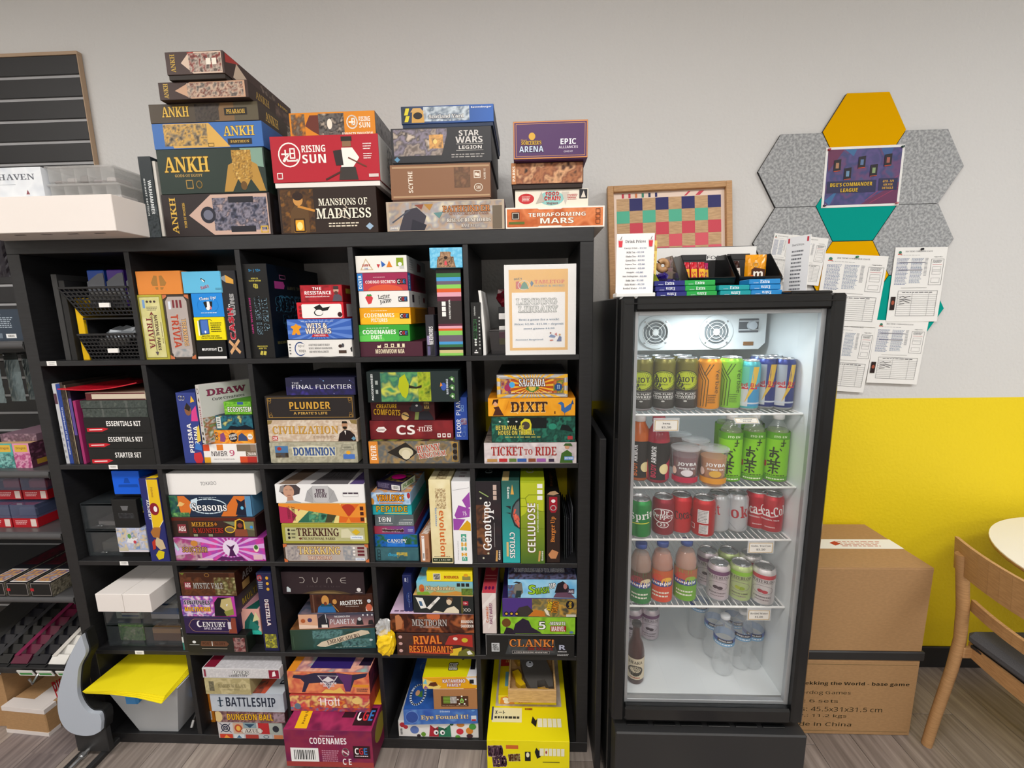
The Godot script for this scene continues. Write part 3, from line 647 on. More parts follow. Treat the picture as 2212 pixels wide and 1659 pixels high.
	for b in [["8acc5c", .03], ["cfc28a", .037], ["201c18", .034], ["3a7048", .032], ["4a9ad4", .033], ["6a6070", .075], ["8acc5c", .052], ["d85c2c", .026], ["e0a4b4", .03], ["602838", .024], ["332e2c", .262], ["602838", .05], ["e0a4b4", .05], ["d85c2c", .042], ["8acc5c", .045], ["6a6070", .04], ["4a9ad4", .043], ["3a7a44", .045], ["201c18", .05]]:
		bands += "r 0 %f 1 %f %s;" % [yy, minf(1, yy + b[1]), b[0]]
		yy += b[1]
	gbox("tall striped game box with rainbow bands and white lettering reading downwards", [942, 580, 997.4, 579.4, 949.4, 769, 1001.5, 768.7], y, z, bands + "r .18 .52 .34 .57 f0f0ec;r .18 .58 .34 .63 f0f0ec;r .18 .46 .34 .51 f0f0ec;t WAVELENGTH .5 .54 .07 .22 f0f0ec b -90", {"c": "2a2624", "d": 0.28})
	gbox("light blue game box with shaggy roaring bear print at top of stripes", [927, 534.6, 998.5, 534.3, 929, 578.8, 999.4, 578.8], -1, 0.0, "f 62b8e0;n 0 0 1 1 .6 3 62b8e0 62b8e0 8ad0ec 62b8e0;p 8a6a4c .2 0 .22 .4 .32 .62 .33 .8 .4 .78 .6 .8 .66 .76 .64 .6 .74 .4 .8 0;n .24 .02 .74 .55 1.2 7 4a3422 c09a78 2a1c14 a88464;n .34 .5 .62 .8 1.2 9 4a3422 c09a78 6a4c34;e .49 .5 .06 .08 2a1c14;p d8505a .44 .12 .54 .12 .51 .34 .46 .34", {"c": "58aad2", "d": 0.28})
	# fifth column
	gbox("black upright game box with green maze lettering in the sign cell", [1017.3, 653.8, 1038.4, 652, 1019.6, 766, 1040.7, 765.7], y, z, "f 222624;t Labyrinthus .4 .84 .22 .18 c8ccc8 s 90;T MAZESCAPE .4 .5 .3 .36 222624 6ad47c b 90 .06;e .42 .3 .12 .02 d8dcd8;e .42 .25 .12 .02 d8dcd8;e .42 .2 .12 .02 d8dcd8;r .25 .04 .65 .065 f0f0f0;p f0f0f0 .35 .08 .45 .11 .55 .08;x .78 .1 .94 .75 10 c8ccc8", {"c": "1c201e", "d": 0.2})

func boxes_row_two() -> void:
	var y := shelf_y(2)
	var a := NAN
	# first column: starter sets
	for k in 3:
		var q: Array = [[190, 970, 335, 969, 195.7, 1001.5, 337, 1000.5], [184.6, 937, 327.4, 935.6, 188.7, 968.9, 332, 968], [180.4, 903, 322, 901, 184.6, 935.5, 327.4, 934.5]][k]
		gbox(["black boxed set with red brush mark lowest in the pile of three", "black boxed set with red brush mark in the middle of the pile of three", "black boxed set with red brush mark under the two green grey books"][k], q, y if k == 0 else -1.0, 0.0, "f 1f2021;t %s .6 .62 %s .32 f4f2f0;p c8202c .03 .1 .03 .34 .3 .36 .36 .28 .26 .1;l .06 f4e8e8 .07 .22 .26 .24" % [["STARTER_SET", ".4"], ["ESSENTIALS_KIT", ".52"], ["ESSENTIALS_KIT", ".52"]][k], {"c": "1a1b1c", "d": 0.27, "group": "black boxed sets piled beside the upright books", "top": "n 0 0 1 1 .2 4 1f2021 4a4c44 2a1c20"})
	for k in 2:
		gbox(["weathered green grey hardback lying directly on the black boxed sets", "weathered green grey hardback lying as upper one of the two"][k], [[175, 883.5, 320, 881, 180.4, 902, 320, 900.5], [171.4, 866, 316, 864, 175, 883, 318, 880.5]][k], -1, 0.0, "f 39403d;n 0 0 1 1 .4 %d 2c3230 4c5450 39403d 5a625c;r .3 0 .33 1 5a605c;r .68 0 .71 1 5a605c" % (k + 4), {"c": "2f3533", "d": 0.27, "name": "hardback_book", "cat": "book", "group": "green grey hardbacks on the boxed sets"})
	gbox("cream page block book with dark red cover under the red folder", [189, 851, 313, 845, 186, 865, 315, 862], -1, 0.0, "f cfc2ae;r 0 .0 1 .16 4a1c20;r 0 .84 1 1 5a2024;r 0 0 .1 1 5a2024", {"c": "b8aa96", "d": 0.26, "name": "hardback_book", "cat": "book"})
	# second column
	gbox("blue upright game box with white outlined letters and cartoon fighters", [374.7, 850, 422, 846, 400.3, 1001, 442, 1000], y, a, "f 35438c;T PRISMA .46 .36 .22 .42 f6f6f8 1c2858 b 90 .05;T ARENA .78 .36 .22 .34 f6f6f8 1c2858 b 90 .05;p d8448c .62 .6 .7 .74 .95 .82 .98 .6;e .52 .76 .17 .08 8a5a3c;p 2a2420 .36 .78 .5 .86 .68 .8 .6 .74;p e8b83c .7 .86 .78 .96 .92 .88;p c8343c .5 .06 .54 .14 .9 .16 .99 .06 .9 .0 .6 0;p 3f7ac8 .62 .2 .7 .3 .98 .26 .98 .18;o .2 .93 .08 .03 .012 f0f0f4;o .34 .93 .08 .03 .012 f0f0f4;p e8c850 .8 .3 .99 .32 .99 .55 .86 .5", {"c": "2c3878", "d": 0.25, "snap": 20.0})
	gbox("white game box with orange squares and thin grey title", [437.3, 960, 554, 959, 442.6, 1000, 557, 999.6], y, a, "f f2efec;r 0 .64 .12 1 d8502c;r .26 .68 .38 1 e0802c;r 0 0 .12 .3 e0a42c;r .64 .62 .99 1 7a6a58;r .9 .6 1 1 948270;r .8 .36 1 .62 7a6a58;r .68 0 .82 .34 d8502c;r .82 0 1 .34 b8322c;t NMBR .3 .5 .3 .26 3a2c34 r;t 9 .54 .54 .09 .32 c03a6a r;t TAKE_IT_TO_THE_NEXT_LEVEL .38 .2 .4 .05 a8a4a4;t ZMAN .91 .48 .16 .16 f0e8e0", {"c": "e4e1de", "d": 0.24})
	gbox("orange card game box with cartoon brawlers on the white one", [451.6, 929.7, 547.5, 927.8, 455.4, 958.5, 550.3, 958], -1, a, "f e88a24;s .5 .5 12 f0a83c;o .08 .6 .03 .13 .05 f4f0e8;o .15 .7 .03 .13 .05 f4f0e8;o .15 .4 .03 .13 .05 f4f0e8;p 8a4a7c .22 .16 .24 .7 .32 .84 .36 .4 .32 .1;e .53 .46 .1 .36 221c1c;T KOMBO .53 .6 .18 .2 f4f0ec 1a1414 b 12 .06;t KLASH .53 .36 .14 .16 f4f0ec b 12;p 3a4a74 .64 .2 .66 .6 .74 .8 .84 .5 .86 .2;e .92 .5 .06 .22 f4f0e8;t HUB .92 .5 .07 .1 2a2424", {"c": "d87c1c", "d": 0.18})
	gbox("midnight blue card game box with moonlit forest art", [466.8, 898.4, 544.6, 896.5, 467.7, 927.5, 547.5, 927], -1, -0.02, "f 16384c;n 0 0 1 1 .35 5 0f2838 1f5468 2c7484 16384c c8c878;r .02 .1 .14 .92 d8dcd4;x .04 .2 .12 .85 4 2a3a40;p 0c1c28 .3 .02 .4 .3 .6 .2 .8 .35 1 .1 1 0", {"c": "10283a", "d": 0.14})
	gbox("leafy green card game box with pale title on the blue forest one", [484.8, 869, 541.8, 866, 485.7, 897, 545, 896], -1, -0.03, "f 5aa424;n 0 0 1 1 .35 8 3f8418 7cc438 5aa424 a8d860;T ECOSYSTEM .56 .4 .86 .4 f4f6ec 2f5a18 b 0 .05;r .5 .78 .72 .98 3a5aa0", {"c": "4a8c1c", "d": 0.13})
	# third column
	gbox("stone grey game box with blue castle lettering on parchment", [581, 956.4, 770.8, 955, 585.8, 1001, 774, 1001], y, a, "f a8a48e;n 0 0 1 1 .3 6 a09c86 b8b49e 989480 c4c0aa;r .06 .26 .21 .84 4a78a8;n .06 .26 .21 .5 .5 4 2a2620 5a4a38 3a4a5c;e .11 .7 .025 .09 a83a30;p d8d4b8 .25 .8 .5 .86 .76 .78 .75 .34 .52 .28 .26 .34;T DOMINION .51 .56 .48 .38 34508c a8b8d0 s 0 .04;b .83 .64 .96 .88 .02 7a7868;x .85 .7 .94 .82 2 4a4a44;r .84 .18 .97 .42 4a74c0;e .9 .5 .025 .09 e8a82c", {"c": "9c9884", "d": 0.29, "lip": 0.002})
	gbox("weathered cream game box with gold serif title and suited bearded man", [577.9, 907.4, 770.8, 906.7, 581.8, 954.5, 774, 954], -1, a, "f cdb8a0;n 0 0 1 1 .25 12 d8c8b4 c0a890 dcd0c0 b89c80;p 8a7440 0 1 .06 1 .04 .84 0 .8;p 8a7440 1 1 .92 1 .94 .84 1 .8;t CIVILIZATION .42 .54 .74 .36 5a2c1c s;t CIVILIZATION .418 .55 .74 .36 c9983a s;r .04 .06 .1 .26 b83030;t 2K .07 .16 .05 .14 f4f0f0;x .5 .14 .76 .28 2 a08870;p 241a16 .78 .02 .8 .36 .86 .56 .92 .5 .97 .3 .98 .02;e .865 .74 .032 .2 b48868;p 1e1612 .833 .84 .84 .94 .89 .94 .9 .84;p 1e1612 .84 .62 .865 .56 .89 .62 .885 .7 .845 .7;p e8e4dc .855 .5 .875 .5 .868 .3;p 6a96b0 .955 .24 .98 .14 .955 .04 .93 .14", {"c": "bca890", "d": 0.29})
	gbox("matte black game box with gold ornamental frame and gold title", [571.2, 855, 765.5, 853.7, 576.5, 907, 768.8, 906.4], -1, a, "f 2a2624;b .025 .09 .975 .92 .02 a8823c;b .035 .8 .065 .9 .02 a8823c;b .935 .8 .965 .9 .02 a8823c;b .035 .1 .065 .2 .02 a8823c;b .935 .1 .965 .2 .02 a8823c;o .05 .74 .012 .04 .015 a8823c;o .95 .74 .012 .04 .015 a8823c;o .05 .26 .012 .04 .015 a8823c;o .95 .26 .012 .04 .015 a8823c;T PLUNDER .5 .6 .46 .29 d0a040 4a3010 b 0 .03;l .012 c0964a .27 .39 .73 .39;t A_PIRATE'S_LIFE .5 .27 .38 .1 cba455", {"c": "221e1c", "d": 0.29})
	gbox("dark indigo game box with starry print and thin white techno title", [616.3, 816.5, 766.8, 814.5, 619, 854, 768.8, 853.5], -1, a, "f 23223e;n 0 0 1 .5 .2 14 23223e 2c2860 23223e 40348c;t THE .14 .7 .1 .11 d0d0d8 m;t FINAL_FLICKTIER .52 .48 .86 .24 e8e8f0 r;e .55 .82 .008 .03 9ad4f8;e .93 .84 .006 .022 c8d8f8;e .23 .86 .005 .02 a0a8d0;e .69 .08 .005 .02 c8c8f0;l .01 4a5ab0 .5 .96 .55 .84;l .01 4a4aa0 .93 .86 .99 .66", {"c": "1a1930", "d": 0.26})
	# fourth column
	gbox("tan and slate game box with hare skull art and white framed title", [797.3, 953.5, 994.2, 951.6, 798.7, 1001.3, 994.2, 1001.3], y, a, "f 5c564c;n .1 0 .94 1 .16 16 4a4a48 8a7450 5c6468 a88a58 3a3632;p 2a241e .2 .5 .41 .95 .54 .5 .41 .1;e .41 .5 .08 .22 c8c0a0;e .41 .4 .05 .22 d8d0b4;r 0 0 .1 1 dc8a34;t DEVIR .05 .5 .06 .66 f4ece0 b 90;T BUNNY .66 .68 .26 .3 b8543c f4f0e8 s 8 .06;T KINGDOM .7 .4 .3 .22 b8543c f4f0e8 s 8 .08;e .95 .8 .025 .1 2a2018;e .95 .52 .025 .1 2a2018;e .95 .26 .025 .1 2a2018;b .92 .1 .98 .94 .02 d0a03c", {"c": "4a443c", "d": 0.3, "top": "f 3a342e;n 0 0 1 1 .2 3 5a3c34 2a2420 8a8c40 40302c"})
	var bunny := sy
	gbox("brick red game box with smoky white title above the tan box", [798.7, 908.5, 979, 908.5, 800.6, 949, 980, 948], -1, a, "f 7c2228;n 0 0 1 1 .1 17 7c2228 6a1c22 8a2a2e;p f0e8e4 .07 .5 .1 .66 .17 .68 .2 .52 .16 .36 .09 .4;x .09 .44 .18 .58 2 5a2c2c;T CS .43 .5 .22 .52 f4ece8 c88a84 b 0 .03;t -FILES .66 .54 .18 .24 f0dcd8 s;x .66 .68 .75 .76 1 f0dcd8;r .81 .08 .85 .3 f0e8e4;r .87 .08 .91 .3 f0e8e4;r .93 .08 .97 .3 f0e8e4;e .89 .19 .012 .06 7c2228;e .83 .19 .01 .06 7c2228;e .95 .19 .01 .06 7c2228", {"c": "6a1c22", "d": 0.28, "top": "f 4c1418"})
	gbox("maroon game box with black crow in green vest and yellow title", [801.5, 864.2, 939.2, 862.9, 802.5, 908, 940, 908], -1, a, "f 4a161e;T CREATURE .25 .7 .32 .2 e8b430 6a2c14 b 0 .05;T COMFORTS .25 .4 .42 .28 e8b430 6a2c14 b -3 .05;p 34343c .6 .48 .66 .84 .76 .86 .82 .64 .8 .44 .7 .4;p 1f1f26 .6 .62 .64 .66 .62 .42;e .725 .72 .02 .05 e8e8e8;p 7c8a4c .68 .02 .7 .4 .76 .4 .74 .02;p 26262c .74 .02 .76 .38 .9 .5 .98 .1 .98 0;e .535 .2 .06 .2 c8a464;p 3a2c24 .83 .98 .83 .5 .88 .42 .93 .5 .93 .98;t KTBG .88 .84 .08 .12 d8b464;t ATA .88 .64 .08 .16 d8b464;l .05 2a2a30 .5 .3 .62 .14", {"c": "3c1218", "d": 0.26})
	gbox("slate game box with luminous green tree art topping the crow box", [791, 804.4, 989.5, 799.7, 794.9, 864, 991.4, 861], -1, 0.02, "f 22302f;r 0 0 .14 1 182624;n .15 .02 .7 .98 .14 18 3f8a5c c8cc50 2f6a5c 5a9a60 1c5a54;n .56 .02 .7 .98 .35 19 6a9420 a8b42c 3c5a1c;p b0b81c .34 .5 .36 .8 .42 .92 .46 .6 .45 .3 .42 .12 .38 .2;p 2c2a1c .46 .56 .54 .5 .6 .56 .6 .48 .54 .44 .46 .46;t PHOTOSYNTHESIS .055 .5 .022 .86 e8ecec b 90;x .09 .2 .12 .8 2 b0b8b4;e .84 .5 .03 .13 3a58a8;p e08a34 .8 .5 .81 .64 .83 .54;t BLUE_ORANGE .88 .5 .02 .5 d8e0ec b 90;p 4c7c44 .93 .7 .96 .62 .96 .8 .93 .84 .9 .78;p 4c7c44 .93 .4 .96 .36 .96 .54 .93 .58 .9 .5;p 4c7c44 .93 .12 .96 .08 .96 .26 .93 .3 .9 .2;e .935 .74 .012 .04 dce8d4;e .935 .46 .012 .04 dce8d4;e .935 .18 .012 .04 dce8d4", {"c": "1a2625", "d": 0.29})
	sy = bunny
	gbox("blue upright game box with plan drawing squeezed in by the divider", [977, 860.4, 1007.5, 856.6, 983.8, 950.5, 1011.3, 949.5], -1, -0.01, "f 2c4a9c;t FLOOR_PLAN .3 .5 .34 .84 f4f6fa m 90;b .55 .76 .72 .82 .01 8ab0dc;b .55 .68 .72 .74 .01 8ab0dc;n .5 .36 .95 .52 .8 3 c08a50 6a90c0 8a4a3c 2c4a9c;o .7 .14 .12 .06 .012 6a8ac8;x .66 .16 .9 .34 6 5a7ac0", {"c": "243e86", "d": 0.24})
	# fifth column
	gbox("pale train game box with red title and row of coloured wagons", [1045.4, 955.8, 1245.3, 956.8, 1046.3, 1000.5, 1245.3, 1002], y, a, "f d9d0d0;n 0 0 1 1 .14 22 e4dcdc c8bcc0 d9d0d0 bcb0b4;T TICKET .25 .6 .35 .42 a4282c e8d8d0 s 0 .03;T TO .48 .56 .09 .26 a4282c e8d8d0 s 0 .03;T RIDE .67 .6 .23 .42 a4282c e8d8d0 s 0 .03;x .16 .8 .36 .9 1 a89ca0;r .03 .08 .14 .22 b88a4c;r .16 .08 .25 .24 b83034;r .27 .08 .35 .24 5f7a3c;r .36 .08 .46 .24 3a5ca4;r .48 .08 .56 .24 8a4a34;r .57 .08 .67 .24 9a5aa4;r .7 .08 .76 .22 3a2c44;l .015 7a6c70 .02 .07 .78 .07;p 3f6428 .82 .02 .84 .5 .9 .66 .95 .5 .96 .02;e .9 .8 .025 .1 c89878;p 3f5c2c .86 .86 .88 .98 .94 .98 .96 .84;r .87 .16 .97 .34 5a8ac8;t DAYS_OF_WONDER .92 .25 .09 .1 eef2f8", {"c": "c9bfbf", "d": 0.29, "top": "f 5f5654;n 0 0 1 1 .2 7 6a605c 8a7c70 4a4242"})
	gbox("dark teal haunted house game box with glowing yellow window", [1061.6, 900, 1242.8, 900, 1062.3, 955.5, 1242.8, 955.5], -1, a, "f 17352f;n 0 0 1 1 .22 23 122a26 1f5a4c 17352f 2c7a64 0e1f1e;r .2 .55 .66 .98 141a18;p d8d02c .35 .3 .35 .8 .4 .94 .46 .9 .48 .7 .47 .3;e .41 .66 .05 .16 4a4038;T BETRAYAL_AT .22 .58 .34 .17 d8cc5c 4a2c1c b 0 .05;T HOUSE_ON_THE_HILL .3 .38 .44 .17 d8cc5c 4a2c1c b 0 .05;x .16 .17 .6 .24 1 c8bc60;e .1 .82 .012 .03 d8dcd4;e .2 .82 .012 .03 d8dcd4;e .3 .82 .012 .03 d8dcd4;e .73 .62 .05 .12 2c8a70;p 0f1c1a .82 .5 .84 .7 .92 .66 .98 .4;r .91 .1 .97 .24 a8383c", {"c": "12302a", "d": 0.28})
	gbox("golden yellow storytelling game box with brown lady and blue rooster", [1054.2, 859.7, 1242.8, 859.7, 1054.7, 898.8, 1242.8, 898.6], -1, a, "f e89a1c;n 0 0 1 1 .1 24 e89a1c f0a828 e08e14;p 4a2418 .05 .02 .08 .36 .06 .5 .12 .56 .14 .36 .18 .02;e .085 .7 .025 .14 d8a07c;p 3a1c14 .04 .6 .06 .94 .12 .96 .11 .7 .08 .84;T DIXIT .47 .5 .42 .56 40241c f4dca0 s 0 .035;p 3a68a4 .8 .7 .84 .8 .87 .7 .88 .44 .94 .66 .97 .68 .95 .34 .88 .14 .84 .3 .84 .6;l .02 2a4a7c .88 .14 .88 .02;p 2a4a80 .95 .66 .97 .9 .985 .64;p f4d488 .32 .2 .34 .1 .35 .2;r .76 .1 .775 .26 6a3c20;l .01 b87018 .2 .34 .24 .86", {"c": "d0861a", "d": 0.28, "top": "f d0820e;n 0 0 1 1 .15 5 d0820e b86c0c e09420"})
	gbox("silver framed stained glass game box with rainbow rays lying on the golden yellow box", [1073.4, 808.4, 1226.6, 808.4, 1073.4, 859, 1226.6, 859], -1, a, "f a8a4a2;b .03 .08 .97 .92 .03 d8d4d0;r .055 .17 .945 .82 b0481c;s .5 .5 26 e8b030;n .06 .18 .2 .82 .4 6 a83a2c 6a2c5c e0a42c 4a6aa0;n .8 .18 .94 .82 .4 8 e0a42c 4a7c34 c8502c a8b438;e .15 .42 .045 .14 a02c5c;e .215 .56 .04 .13 4aa4dc;p 4a7c34 .4 .38 .44 .5 .58 .5 .6 .38 .5 .2;e .5 .42 .05 .14 d8b84c;T SAGRADA .5 .66 .37 .34 f2f0f2 3a2440 s 0 .05;e .87 .45 .055 .17 2c4a7c;t II .87 .45 .04 .16 a8c8e4 s;b .055 .17 .945 .82 .015 6a6664;x .2 .2 .8 .26 1 f0e0c0", {"c": "3a3634", "d": 0.28, "top": "f 1c1a1c;n 0 0 1 1 .2 4 1c1a1c 2a2628"})

func boxes_row_three() -> void:
	var y := shelf_y(3)
	var a := NAN
	# first column
	gbox("plain black storage box at the foot of the card box tower", [262, 1189.5, 321, 1189.5, 266, 1211.5, 324, 1211.5], y, -0.03, "f 161719", {"c": "161719", "d": 0.2, "cat": "card box", "name": "card_storage_box", "group": "card boxes beside the clear drawers"})
	gbox("pearly card tin with rainbow burst art on the black storage box", [253.3, 1143, 318.5, 1138, 257.5, 1188.8, 322, 1189], -1, -0.02, "f 7c9ac4;n 0 .12 1 1 .25 31 d0c8d4 5f8ac4 e0c890 a8b8dc d8d4dc 3a6ab0;p e8e8ec .3 .4 .42 .8 .5 .55 .7 .6 .55 .36;e .42 .66 .06 .1 5f9a50;e .58 .42 .05 .07 c84450;r 0 0 1 .1 d8d4dc;r .02 .03 .32 .18 c8c0a8", {"c": "a8b0c8", "d": 0.12, "cat": "card box", "name": "card_tin"})
	gbox("black card box with faint grey crest in the middle of the tower", [241.5, 1080, 295.6, 1078.6, 249, 1137, 302, 1136], -1, -0.02, "f 1d1e21;p 6a6a6c .34 .78 .66 .78 .6 .62 .4 .62;t ELITE_TRAINER .52 .46 .62 .12 4a4b4e;n .22 .34 .85 .48 .6 2 1d1e21 3c3d40", {"c": "18191b", "d": 0.16, "cat": "card box", "name": "card_storage_box"})
	var mid := sy
	gbox("thin black card box between the crest box and the blue one", [249, 1063, 304, 1063, 251, 1080, 304, 1079], -1, -0.05, "f 1a1b1e", {"c": "1a1b1e", "d": 0.15, "cat": "card box", "name": "card_storage_box"})
	gbox("vivid blue card box with darker blue crest right under the board", [240.8, 1017, 304, 1017.6, 247, 1063, 306, 1063], -1, -0.03, "f 0f5fe0;p 0c4ab0 .2 .42 .9 .44 .92 .3 .18 .3;p 0c4ab0 .4 .48 .46 .7 .58 .7 .64 .48", {"c": "0c50c4", "d": 0.16, "cat": "card box", "name": "card_storage_box"})
	sy = mid - 0.058
	gbox("green and yellow maze pattern card box wedged by the yellow stripe box", [297, 1076, 308.5, 1075.6, 303, 1129, 314.5, 1129], -1, -0.04, "f 1a8a50;r 0 0 1 .42 d0c01c;b .2 .52 .9 .8 .06 0c4a2c;b .2 .1 .9 .38 .06 3a3a10", {"c": "14703f", "d": 0.14, "cat": "card box", "name": "card_storage_box"})
	sy = y
	gbox("navy and yellow upright learn to play box by the divider", [301.8, 1036, 340.7, 1031, 327.4, 1211.5, 367.5, 1212], y, 0.0, "f 2a2c6c;p e8c020 .36 .4 .4 .99 .98 .99 .98 .5 .6 .38;l .006 f4f0d0 .36 .4 .4 .99;l .006 f4f0d0 .36 .4 .6 .38 .98 .5;t Pokemon .62 .84 .12 .12 a8742c s -90;e .6 .64 .25 .075 8a1c2c;e .66 .64 .1 .035 f0ecec;T ACADEMY .3 .63 .13 .24 f4f4f8 1c1e4c b -90 .04;p a86c34 .2 .36 .4 .42 .8 .42 .62 .28 .3 .3;p c8b490 .3 .22 .5 .3 .8 .26 .9 .16 .6 .14;p b83424 .2 .24 .4 .28 .36 .16 .2 .14;p d8c41c .3 .08 .5 .14 .8 .12 .7 .04 .42 .02", {"c": "24265c", "d": 0.25, "top": "f 1c1e4c;p e8c020 .35 0 .9 0 .9 .4 .5 .3"})
	# second column
	gbox("magenta game box with dark wizard before a white burst", [374, 1161.5, 569.5, 1161.5, 380.2, 1211.5, 575, 1211.5], y, a, "f a83a9c;n 0 0 1 1 .12 32 8a3480 c83c9c a04ab4 e0489c 9a3a8c;n 0 0 .3 1 .2 33 8a5a74 a83a80 c0a0a8 7a3464;s .63 .56 18 d8a8e0;e .63 .56 .09 .36 e8d8f0;p 4a1c50 .6 .2 .62 .5 .58 .72 .63 .62 .68 .72 .65 .5 .68 .2;p 5a2460 .45 .02 .52 .2 .62 .14 .74 .2 .78 .02;e .23 .76 .04 .13 c8863c;T SORCERER .23 .48 .28 .22 c89a60 4a2018 b 0 .06;t CITY .23 .3 .1 .1 c89a60;e .91 .56 .03 .16 e8e0c8;e .91 .6 .022 .1 3a6a30;r .87 .06 .97 .28 e0b8c4;p b8d4dc .01 .85 .06 .5 .04 .4 .01 .6;r .25 .02 .42 .1 e8c8d0", {"c": "8a3080", "d": 0.3, "right": "f 3c2c30;n 0 0 1 1 .3 3 5a4a30 2c2024 4a3c44"})
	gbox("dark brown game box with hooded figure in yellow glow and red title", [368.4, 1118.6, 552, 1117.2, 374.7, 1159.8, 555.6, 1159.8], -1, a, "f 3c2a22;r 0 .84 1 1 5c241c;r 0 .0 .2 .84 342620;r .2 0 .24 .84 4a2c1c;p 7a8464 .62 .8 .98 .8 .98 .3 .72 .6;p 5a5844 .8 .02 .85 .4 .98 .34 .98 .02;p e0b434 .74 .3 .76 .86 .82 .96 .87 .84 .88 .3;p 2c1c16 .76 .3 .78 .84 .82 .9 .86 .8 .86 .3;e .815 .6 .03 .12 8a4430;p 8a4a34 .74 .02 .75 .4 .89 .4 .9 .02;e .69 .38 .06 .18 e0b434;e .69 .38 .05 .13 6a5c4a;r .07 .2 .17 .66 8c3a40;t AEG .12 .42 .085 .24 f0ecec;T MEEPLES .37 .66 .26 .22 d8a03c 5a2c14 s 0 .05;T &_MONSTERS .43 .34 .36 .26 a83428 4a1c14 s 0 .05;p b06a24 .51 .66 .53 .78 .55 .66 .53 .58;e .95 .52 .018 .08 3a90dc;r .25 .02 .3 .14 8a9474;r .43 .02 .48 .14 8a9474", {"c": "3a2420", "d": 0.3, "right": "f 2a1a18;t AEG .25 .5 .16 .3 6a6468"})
	gbox("orange and navy fantasy game box with swirling white title", [361.5, 1070.7, 543, 1069.3, 367.7, 1117, 546.6, 1116.4], -1, a, "f 1f3048;p d8742c .1 .98 .2 .98 .3 .6 .24 .1 .14 .1;p d8742c .68 .4 .8 .98 .98 .98 .98 .5 .8 .02 .62 .02;n 0 0 .12 1 .4 35 1c3a44 2c5a54 4a8a50;n .02 0 .24 .2 .5 36 5a9a58 2c5a44 8ac870;p e8c078 .1 .5 .14 .72 .2 .62 .16 .5;p 1c2034 .8 .1 .84 .6 .82 .86 .88 .72 .93 .84 .92 .5 .96 .06;e .885 .42 .018 .08 6ac0e8;o .48 .5 .22 .34 .05 d0e4f0;p d0e4f0 .26 .4 .28 .8 .36 .9 .34 .4;T Seasons .49 .46 .42 .36 f8fafc 24344c s 0 .06;r .93 .02 1 .98 5a90b8;x .38 .88 .6 .95 1 a8b8c8", {"c": "22344c", "d": 0.29, "right": "h 0 0 1 1 5a90b8 20242c;t 6+ .6 .45 .15 .3 1a1a1e"})
	gbox("blank white game box with handwritten title below the board", [354.8, 1023.8, 548, 1022, 361.5, 1069, 553.5, 1069], -1, a, "f f2f0ee;t TOKADO .48 .54 .18 .17 6a6a6c r 2", {"c": "f0eeec", "d": 0.3})
	# third column
	gbox("grey travel game box with copper corners and gold red title", [611, 1174, 796, 1175, 615, 1213.5, 798.8, 1215.6], y, a, "f 4a3c34;p b6aca6 .02 .2 .05 .06 .95 .06 .98 .2 .98 .84 .95 .94 .05 .94 .02 .84;n .04 .1 .2 .9 .3 41 c0b6b0 8a8488 b6aca6 6a6870;n .7 .1 .84 .9 .3 42 b6aca6 8a9098 c8c0b8;T TREKKING .42 .64 .5 .42 e8cc80 7a3a20 s 0 .04;T THE_WORLD .42 .24 .28 .18 e8d0b8 a83c30 b 0 .07;r .87 .72 .95 .84 6a2830;r .87 .54 .95 .66 6a2830;r .87 .36 .95 .48 6a2830;e .83 .78 .014 .06 f0ece8;e .83 .6 .014 .06 f0ece8;e .83 .42 .014 .06 f0ece8;r .84 .1 .95 .26 e0e8f0;t underdog .895 .18 .08 .07 3a6ab0;p c96c3c 0 0 .04 0 .04 .12 0 .2;p c96c3c 1 0 .96 0 .96 .12 1 .2;p c96c3c 0 1 .045 1 .04 .86 0 .8;p c96c3c 1 1 .955 1 .96 .86 1 .8", {"c": "3f342e", "d": 0.29})
	gbox("olive green travel game box with dark red title and yellow diamond", [607.2, 1132, 793.2, 1131.7, 611.6, 1174, 795.7, 1174.5], -1, a, "f a4a03c;r .035 .12 .97 .84 c4c494;n .035 .12 .97 .84 .1 44 ccca9c b8b684 c4c494;b .035 .12 .97 .84 .015 8a8834;T TREKKING .42 .58 .5 .4 4a241c d8d4a8 s 0 .03;t THE_NATIONAL_PARKS .42 .25 .4 .12 4a2c20 s;p 6a3a28 .19 .25 .21 .32 .23 .25 .21 .18;e .08 .7 .015 .07 2a2018;e .08 .5 .015 .07 2a2018;e .08 .3 .015 .07 2a2018;x .11 .22 .16 .78 3 6a6850;p d8d4b0 .69 .3 .7 .74 .78 .78 .86 .3;p d8b424 .87 .76 .92 .6 .87 .44 .82 .6;r .8 .22 .95 .42 e4ecf0;t underdog .875 .32 .11 .09 3a6ab0", {"c": "a09c38", "d": 0.29})
	gbox("colourful striped game box with green cavern figure and orange sun", [600.5, 1087, 789.8, 1088, 605.4, 1129.6, 792.5, 1131], -1, a, "f e8d488;p b02c54 0 0 0 .98 .06 .98 .2 .4 .14 0;p c03c68 .22 .98 .32 .98 .22 .6;p 2c6a54 .2 .02 .36 .98 .7 .98 .62 .02;n .34 .05 .62 .95 .2 45 1c4a40 5aa480 2c6a54 b0cc80 3a8470;p e8d488 .34 .6 .4 .98 .36 .98 .18 .02 .2 .02;p 46442c .52 .02 .56 .5 .54 .8 .62 .5 .7 .8 .66 .4 .6 .02;p dc6a24 .68 .02 .72 .98 .98 .98 .98 .02;e .8 .68 .08 .3 b83824;s .8 .3 3 e89034;r .935 .66 .975 .86 4a201c;r .935 .4 .975 .58 4a201c;r .935 .1 .975 .3 4a201c;t TREKKING .11 .54 .03 .66 8a2c40 s 90;t HISTORY .165 .5 .035 .72 5a2c2c s 90", {"c": "c8a468", "d": 0.29})
